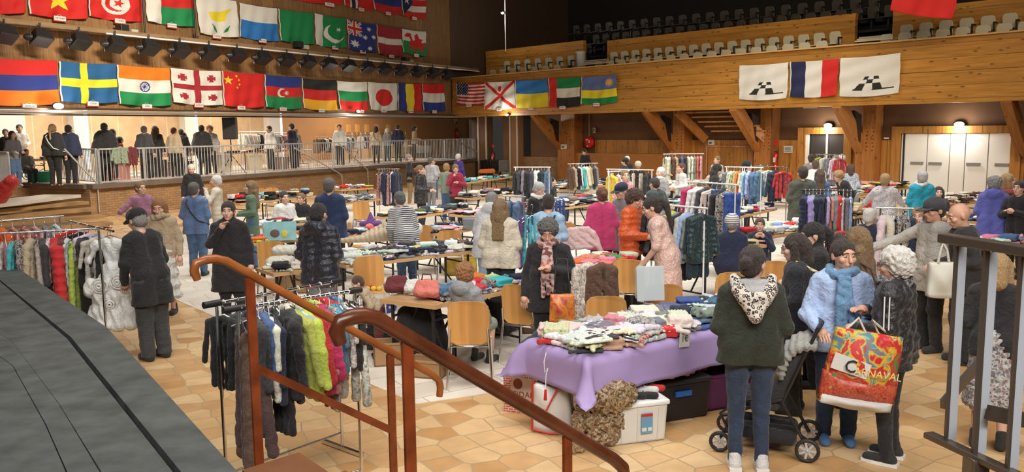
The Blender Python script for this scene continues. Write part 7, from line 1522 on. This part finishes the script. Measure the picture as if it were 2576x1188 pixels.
# handbags etc on the small table by the child
def box_obj(px, py, w_, d_, h_, yaw, m, name, label, cat, lid=None, open_=False, z=0, rimm=None):
    P = G(px, py, z+.001); T = thing(name, label, cat, at((P.x, P.y, z+.002), yaw)); t = .012
    if open_:
        b_ = MB(); b_.box((0, 0, .01), (w_, d_, .02)); [b_.box((s*(w_/2-t/2), 0, h_/2), (t, d_, h_)) for s in (-1, 1)]; [b_.box((0, s*(d_/2-t/2), h_/2), (w_, t, h_)) for s in (-1, 1)]; b_.build('body', m, T)
        r_ = MB(); [r_.box((s*(w_/2), 0, h_), (.03, d_+.03, .02)) for s in (-1, 1)]; [r_.box((0, s*(d_/2), h_), (w_+.03, .03, .02)) for s in (-1, 1)]; r_.build('rim', rimm or m, T)
    else: MB().box((0, 0, h_/2), (w_*.92, d_*.9, h_), None, 1.07).build('body', m, T, bevel=.02)
    if lid: MB().box((0, 0, h_+.012), (w_*1.03, d_*1.03, .045)).build('lid', lid, T, bevel=.015)
    return T
cr_ = .28
T = box_obj(1574, 1098, .6, .4, .32, cr_, mat('milky_plastic', (.6, .59, .55), .35), 'storage_box', 'white lidded storage box with a blue label in front of the lilac table', 'storage box', mat('milky_lid', (.72, .74, .74), .3))
MB().box((.1, -.2, .17), (.1, .006, .17)).build('label_sticker', mat('sticker_blue', (.12, .28, .42), .4), T); MB().box((.1, -.204, .24), (.1, .003, .02)).build('label_stripe', redm, T); MB().box((.075, -.204, .12), (.04, .003, .03)).box((.125, -.204, .12), (.035, .003, .03)).build('label_picture', noticem, T)
m_ = MB(); [m_.bar((x, -.185, .02), (x*1.05, -.193, .3), .006, .012) for x in (-.12, .02, .2)]; m_.build('moulded_ribs', mat('milky_plastic', (.6, .59, .55), .35), T)
T = box_obj(1690, 1040, .56, .42, .34, cr_+.1, mat('black_crate', (.014, .014, .016), .4), 'storage_crate', 'black crate with a blue handle carrying pink shoes', 'storage box', blackp)
MB().box((-.02, -.215, .25), (.16, .02, .045)).build('blue_handle', mat('handle_blue', (.02, .14, .5), .4), T)
T3 = box_obj(1790, 1010, .7, .46, .32, cr_+.1, mat('violet_plastic', (.1, .015, .09), .3), 'storage_crate', 'large violet open crate with small items behind the black crate', 'storage box', open_=True)
SH = thing('ballet_shoe', 'shoe', 'shoe')
v, fq = sdf_mesh([('c', (0, .08, .035), (0, -.1, .028), .032, .03), ('E', (0, .04, .07), (.024, .08, .035))], .008, .015, None, 0.0); put('upper', mesh_from([(v, fq, 0)], [CL['plain']]), SH, color=PAL['pink'])
MB().tube([(-.03, .0, .05), (0, 0, .065), (.03, 0, .05)], .005, 5).build('strap', CL['plain'], SH, color=PAL['pink'])
PB = G(1690, 1040, 0); fs_ = True
def shoe(loc, yaw, col, label, first=False, s=1):
    r_ = duptree(SH, at(loc, yaw, s), label, None, first=first)
    for c in r_.children: c.color = (*PAL[col], 1)
c_, s_ = math.cos(cr_+.1), math.sin(cr_+.1)
spots = [(-.2, -.12, 'pink', 'pale pink ballet shoe, left front on the black crate'), (-.12, -.08, 'pink', 'pale pink ballet shoe, second on the black crate'), (-.03, -.1, 'pink', 'pale pink strap shoe, third on the black crate'), (.05, -.06, 'white', 'white strap shoe, fourth on the black crate'), (.14, -.02, 'magenta', 'crimson laced shoe on the black crate, left of two'), (.22, .0, 'magenta', 'crimson laced shoe on the black crate, right of two'), (-.15, .12, 'charcoal', 'dark ankle boot at the back of the black crate, left'), (-.04, .14, 'charcoal', 'dark ankle boot at the back of the black crate, right')]
for i, (x, y, c, lb) in enumerate(spots): shoe((PB.x+x*c_-y*s_, PB.y+x*s_+y*c_, .39), cr_+.9, c, lb, i == 0, 1.0 if c != 'charcoal' else 1.1)
PB = G(1574, 1098, 0); c_, s_ = math.cos(cr_), math.sin(cr_)
for x, y, c, lb in ((.0, -.1, 'black', 'black slip on shoe on the white box, front'), (.1, -.12, 'black', 'black slip on shoe on the white box, beside another'), (.17, .02, 'white', 'white trainer on the white box, right one'), (.24, .04, 'red', 'red and white trainer on the white box'), (.1, .06, 'white', 'white trainer on the white box, middle one'), (.0, .08, 'silver', 'grey sandal on the white box')): shoe((PB.x+x*c_-y*s_, PB.y+x*s_+y*c_, .357), cr_+1.2, c, lb)
PB = G(1790, 1010, 0)
for x, y, c, lb in ((-.15, 0, 'white', 'white sandal lying in the violet crate'), (.0, .08, 'silver', 'silver sandal lying in the violet crate'), (.15, -.05, 'black', 'black sandal lying in the violet crate')): shoe((PB.x+x, PB.y+y, .03), .5, c, lb)
P = G(1500, 1085, 0); P = G(1500, 1050, 0)
v, fq = sdf_mesh([('e', (.04, 0, .4), (.22, .12, .13)), ('e', (0, .02, .2), (.17, .1, .13)), ('e', (-.02, .02, .08), (.15, .1, .09)), ('c', (-.2, 0, .36), (-.26, -.05, .05), .05, .06)], .012, .05, lambda X, Y, Z: .014*np.sin(X*70+3*np.sin(Z*40))*np.sin(Z*60+X*20)+.008*np.sin(Y*90), 0.0)
T = thing('fur_handbag', 'shaggy brown and cream fur handbag leaning on the white box', 'bag', at((D(1524, 1030, 6.56).x, 6.56, .0), .25, 1.05)); put('bag_body', mesh_from([(v, fq, 0)], [bagmat('fur_mix', [(.03, .018, .01), (.12, .07, .035), (.4, .3, .17), (.1, .05, .025), (.28, .17, .08)], 24)]), T)
MB().tube([(-.12, 0, .42), (-.08, .08, .56), (.1, .08, .58), (.18, 0, .45)], .012, 6).build('bag_handle', mat('tan_leather', (.2, .1, .05), .5), T)
P = G(1318, 1035, 0); T = thing('paper_bag', 'brick patterned paper carrier bag with printed letters beside the lilac table', 'bag', at((P.x, P.y, .002), -.35))
MB().box((0, 0, .21), (.34, .15, .42)).build('bag_body', bricky('printed_bricks', (.42, .08, .05), (.5, .12, .08), (.7, .5, .42), .05, .022, .004, .6, rot=(math.pi/2, 0, 0)), T)
m_ = MB(); m_.prism([(-.12, .1), (.1, .08), (.13, .32), (-.08, .36)], lambda x, y, t: V(x, -.077+t, y), 0, .002); m_.build('printed_panel', mat('panel_cream', (.6, .45, .36), .6), T)
tm = text_mesh('CIDAR', .075, .001); tm.materials.append(mat('ink_brown', (.2, .03, .02), .6)); to = bpy.data.objects.new('lettering', tm); SC.collection.objects.link(to); to.parent = T; to.matrix_local = Matrix.Translation((.02, -.08, .18)) @ Matrix.Rotation(math.pi/2, 4, 'X')
MB().ball((-.03, -.078, .28), (.045, .004, .05), 12, 8).build('printed_emblem', mat('ink_brown', (.2, .03, .02), .6), T); MB().tube([(-.08, -.07, .42), (-.05, -.06, .5), (.05, -.06, .5), (.08, -.07, .42)], .006, 5).build('bag_handle', redm, T)
P = G(1392, 1085, 0); T = thing('plastic_carrier_bag', 'white plastic carrier bag with red edges beside the fur handbag', 'bag', at((P.x, P.y, .0), -.3)); q_ = bagbody('bag_body', -.17, .17, .02, .42, .07, mat('white_film', (.62, .6, .58), .3), par=T, bulge=.04)
MB().tube([(-.17, -.08, .03), (-.16, -.09, .42), (-.15, -.08, .46)], .009, 5).tube([(-.17, -.09, .03), (0, -.12, .02), (.17, -.09, .03)], .009, 5).build('red_edging', redm, T); MB().bar((-.04, -.13, .2), (.08, -.1, .45), .035, .01).build('red_band', redm, T)
# clear plastic box standing open behind the lilac table
clear = mat('clear_plastic', (.7, .78, .8), .15, alpha=.45)
P = G(1632, 750, .78); T = thing('clear_storage_box', 'upright clear plastic storage box behind the lilac table', 'storage box', at((P.x, P.y, .77), .1) @ Matrix.Rotation(-.12, 4, 'X'))
MB().box((0, 0, .17), (.27, .16, .34), None, .96).build('body', clear, T, bevel=.02); MB().box((0, -.085, .17), (.3, .02, .37)).build('lid', mat('clear_lid', (.6, .66, .68), .25, alpha=.6), T, bevel=.008)
P = G(1208, 573, .78); box_obj(1188, 575, .36, .26, .2, .1, mat('grey_clear', (.22, .25, .28), .2, alpha=.8), 'clear_storage_box', 'grey clear box at the table end beside the white hooded figure', 'storage box', z=.77)
# picture book
P = G(704, 603, .78); T = thing('picture_book', 'large pale blue picture book standing on the left table', 'book', at((P.x, P.y, .765), .05) @ Matrix.Rotation(-.2, 4, 'X')); MB().box((0, 0, .16), (.55, .02, .32)).build('cover', mat('cover_blue', (.25, .5, .52), .5, var=.3, vs=4), T)
MB().ball((-.08, -.012, .12), (.08, .006, .07), 12, 8).build('printed_shape', mat('print_brown', (.12, .07, .07), .6), T); MB().ball((.08, -.014, .11), (.055, .006, .06), 12, 8).build('printed_shape', mat('print_yellow', (.6, .5, .05), .6), T)
# white parcels
for i, (px, py, w2) in enumerate(((705, 668, 'left'), (718, 655, 'upper'))): heap(px, py, .765, [('c', (-.12, y, .06+.09*i), (.12, y, .06+.09*i), .06, .06) for y in (-.06, .03, .1)], .012, CL['shiny'], (.6, .58, .5), 'wrapped_parcel', 'white plastic wrapped parcel of linen on the small table, %s one' % w2, 'parcel', folds(.005, 40, i))
def carton(px, py, w_, d_, h_, yaw, label, m=None, z=0):
    T = box_obj(px, py, w_, d_, h_, yaw, m or mat('cardboard', (.33, .19, .09), .8), 'cardboard_box', label, 'box', open_=True, z=z); MB().box((w_*.5+.06, 0, h_-.03), (.14, d_*.95, .006), Matrix.Rotation(.5, 3, 'Y')).build('flap', m or mat('cardboard', (.33, .19, .09), .8), T); return T
carton(745, 735, .6, .3, .3, .1, 'open cardboard box under the small table of parcels'); carton(1160, 690, .55, .35, .32, .1, 'yellow fruit carton under the long table', mat('yellow_carton', (.45, .3, .04), .7, var=.4, vs=8)); carton(1075, 945, .4, .25, .18, -.3, 'small cardboard box on the pale floor before the handrail'); carton(975, 915, .3, .25, .25, .2, 'cardboard box beside the black bag on the floor')
carton(1355, 830, .5, .4, .35, .2, 'brown cardboard box under the table left of the red scarf', mat('dark_cardboard', (.12, .06, .03), .8)); carton(1900, 715, .45, .3, .25, 0, 'brown paper carton under the grey beanie table')
def sack(px, py, s, yaw, col, label, name='backpack', z=0, extra_=None):
    P = G(px, py, z); v, fq = sdf_mesh([('c', (x_, 0, .1), (x_*.8, .02, .36 if s > .85 else .22), .09, .06) for x_ in (-.13, -.065, 0, .065, .13)]+[('c', (-.1, -.07, .1), (.1, -.07, .1), .055, .055)], .012, .03, folds(.006, 26, 4), 0.0)
    T = thing(name, label, 'bag', at((P.x, P.y, z+.002), yaw, s)); put('bag_body', mesh_from([(v, fq, 0)], [CL['plain']]), T, color=PAL[col]); hh_ = .42 if s > .85 else .26; MB().tube([(-.08, 0, hh_), (-.06, 0, hh_+.1), (.06, 0, hh_+.1), (.08, 0, hh_)], .01, 6).build('bag_handle', blackp, T)
sack(1060, 905, 1.5, .3, 'black', 'large black travel bag on the floor left of the child chair'); sack(1245, 845, 1.1, .1, 'black', 'black backpack standing behind the child chair'); sack(1268, 835, .9, .5, 'maroon', 'dark red round bag beside the black backpack'); sack(950, 880, .9, 0, 'black', 'black handbag on the floor by the cardboard box', 'handbag')
Q = table((960, 752), (1095, 768), .55, 'small black legged table of handbags left of the hooded child', 0, where='')
sack(1000, 738, .7, .3, 'maroon', 'dark red leather handbag on the small handbag table', 'handbag', .76); sack(1075, 752, .75, -.2, 'coral', 'coral red bag with long strap on the small handbag table', 'handbag', .76); sack(1045, 740, .6, .1, 'white', 'white cloth bag on the small handbag table', 'handbag', .76)
P = G(957, 783, 0); T = thing('toy_tray', 'blue round cloth tray full of small toys on the floor', 'toy', at((P.x, P.y, .003), 0)); MB().lathe([(0, 0), (.2, .0), (.24, .05), (.22, .05), (.19, .02), (0, .02)], n=20).build('tray', mat('tray_blue', (.02, .05, .3), .6), T)
for i in range(14): a_ = i*2.4; r_ = .04+.012*i; MB().box((r_*math.cos(a_), r_*math.sin(a_), .04), (.03, .025, .03), rotz(a_).to_3x3()).build('toy_piece', mat('toy_%d' % (i % 4), [(.6, .6, .58), (.5, .05, .03), (.05, .05, .06), (.6, .45, .1)][i % 4], .5), T)
for i, (px, py, c, lb) in enumerate(((920, 785, 'yellow', 'flat orange yellow toy on the floor by the crouching child'), (978, 772, 'coral', 'small red toy cone on the floor'), (945, 768, 'white', 'white toy cup on the floor'))):
    P = G(px, py, 0); o = put('toy', MB().lathe([(0, 0), (.07, 0), (.05, .05), (.03, .09), (0, .09)], n=12).build('tq', CL['plain']).data, M=at((P.x, P.y, .003)), color=PAL[c]); tag(o, lb, 'toy'); bpy.data.objects.remove(bpy.data.objects['tq'])
# small pots on the long table
for px, py, c, lb in ((1016, 640, (.1, .5, .55), 'turquoise plastic cup on the long table edge'), (1050, 635, (.65, .55, .15), 'pale yellow plastic cup on the long table edge')):
    P = G(px, py, .76); o = put('cup', MB().lathe([(0, 0), (.04, 0), (.055, .11), (.05, .11), (.036, .01), (0, .01)], n=14).build('tq', CL['plain']).data, M=at((P.x, P.y, .753)), color=c); tag(o, lb, 'cup'); bpy.data.objects.remove(bpy.data.objects['tq'])
rack((1272, 494), (1316, 495), 1.45, 'chrome stand with a blue denim jacket behind the cream fleece', [('jacket', 'denim', 'denim'), ('jacket', 'denim', 'denim')], 'stand behind the cream fleece', chrome)
P = D(1414, 775, 8.2); T = thing('flowered_bag', 'bag with a large red and orange flower print at the side of the red scarf', 'bag', Matrix.Translation(P)); bagbody('bag_body', -.13, .13, -.14, .14, .03, bagmat('flower_print', [(.02, .03, .05), (.5, .06, .03), (.6, .25, .03), (.45, .03, .05), (.15, .35, .4)], 6), par=T, bulge=.03)
MB().tube([(-.08, 0, .16), (-.05, .02, .5), (.05, .02, .5), (.08, 0, .16)], .008, 6).build('bag_handle', blackp, T)
heap(1385, 822, .68, [('c', (-.25, 0, .02), (-.05, 0, .16), .07, .08), ('c', (-.05, 0, .16), (.25, 0, .05), .08, .07), ('c', (-.2, -.1, .03), (.2, -.1, .03), .08, .06)], .012, CL['plain'], (.02, .03, .045), 'dark_coat', 'dark blue coat slumped over a chair behind the lilac table', 'clothing', folds(.01, 24, 9)).location.z = .45
for px, c, lb in ((1338, 'turquoise', 'turquoise towel hanging beside the pale denim jacket'), (1404, 'blue', 'sky blue towel held up behind the pale denim jacket'), (1325, 'purple', 'violet garment left of the pale denim jacket')):
    P = D(px, 540 if px != 1404 else 500, 11.6 if px != 1404 else 13.5); hang('skirt', at((P.x, P.y, P.z+.12), .3) @ Matrix.Diagonal((.75, 1.5, 1.35, 1)), c, None, lb, None, name='hanging_towel')
# orange cushions, pyramid cushion
heap(1225, 436, .78, [('c', (-.25, 0, .07), (.25, 0, .09), .1, .1)], .02, CL['plain'], 'orange', 'cushion', 'orange cushion on the far table by the dark corner', 'cushion')
heap(933, 570, .78, [('c', (-.16, 0, .05), (.16, 0, .05), .06, .06), ('c', (0, 0, .06), (0, 0, .26), .1, .02)], .014, CL['plain'], 'purple', 'cushion', 'dark purple pointed cushion behind the beige puffer heap', 'cushion')
heap(932, 580, .78, [('e', (0, -.1, .07), (.08, .06, .07))], .012, CL['plain'], 'coral', 'soft_ball', 'bright pink round toy before the purple cushion', 'toy')
# black folded chairs and pushchairs at the dark corner
for i, (px, py, lb) in enumerate(((1222, 446, 'black folded chair in the dark corner, left one'), (1255, 448, 'black folded pushchair in the dark corner, middle one'), (1285, 448, 'tangled grey wheelchair in the dark corner, right one'))):
    P = G(px, py, 0); P = WB.p(WB.uz(px, 420, .9)[0], 0, .9+.25*i); T = thing('folded_chair', lb, 'folded chair', at((P.x, P.y, .002), -.5+.3*i)); g_ = blackp if i < 2 else mat('frame_grey', (.2, .19, .19), .4)
    MB().box((0, 0, .75), (.5, .1, .6), Matrix.Rotation(.3, 3, 'X')).build('backrest', g_, T, bevel=.03); MB().box((.1, -.2, .4), (.5, .4, .1), Matrix.Rotation(.2, 3, 'Y')).build('seat', g_, T, bevel=.03)
    for s in (-1, 1): wheel(T, (s*.25, -.1, .2), .18, ax='x', n=14, hubm=g_)
    MB().tube([(-.25, .1, .1), (-.2, -.2, 1.0), (.2, -.2, 1.0), (.25, .1, .1)], .02, 6).build('frame', g_, T)
# the rest of the clothes on the far tables
if STV: 
    me = mesh_from([(np.concatenate(STV), np.concatenate(STQ), 0)], [attr_mat('heaped_fabric', .85)], 'clothing'); ca = me.color_attributes.new('Col', 'FLOAT_COLOR', 'CORNER'); ca.data.foreach_set('color', np.concatenate(STC).astype(np.float32).ravel())
    o = put('folded_clothes', me, kind='stuff'); tag(o, 'folded clothes heaped on all the farther market tables', 'clothing')
print('persons', NP[0], 'folded', NF[0], 'hung', NG[0], 'seats', NS[0])
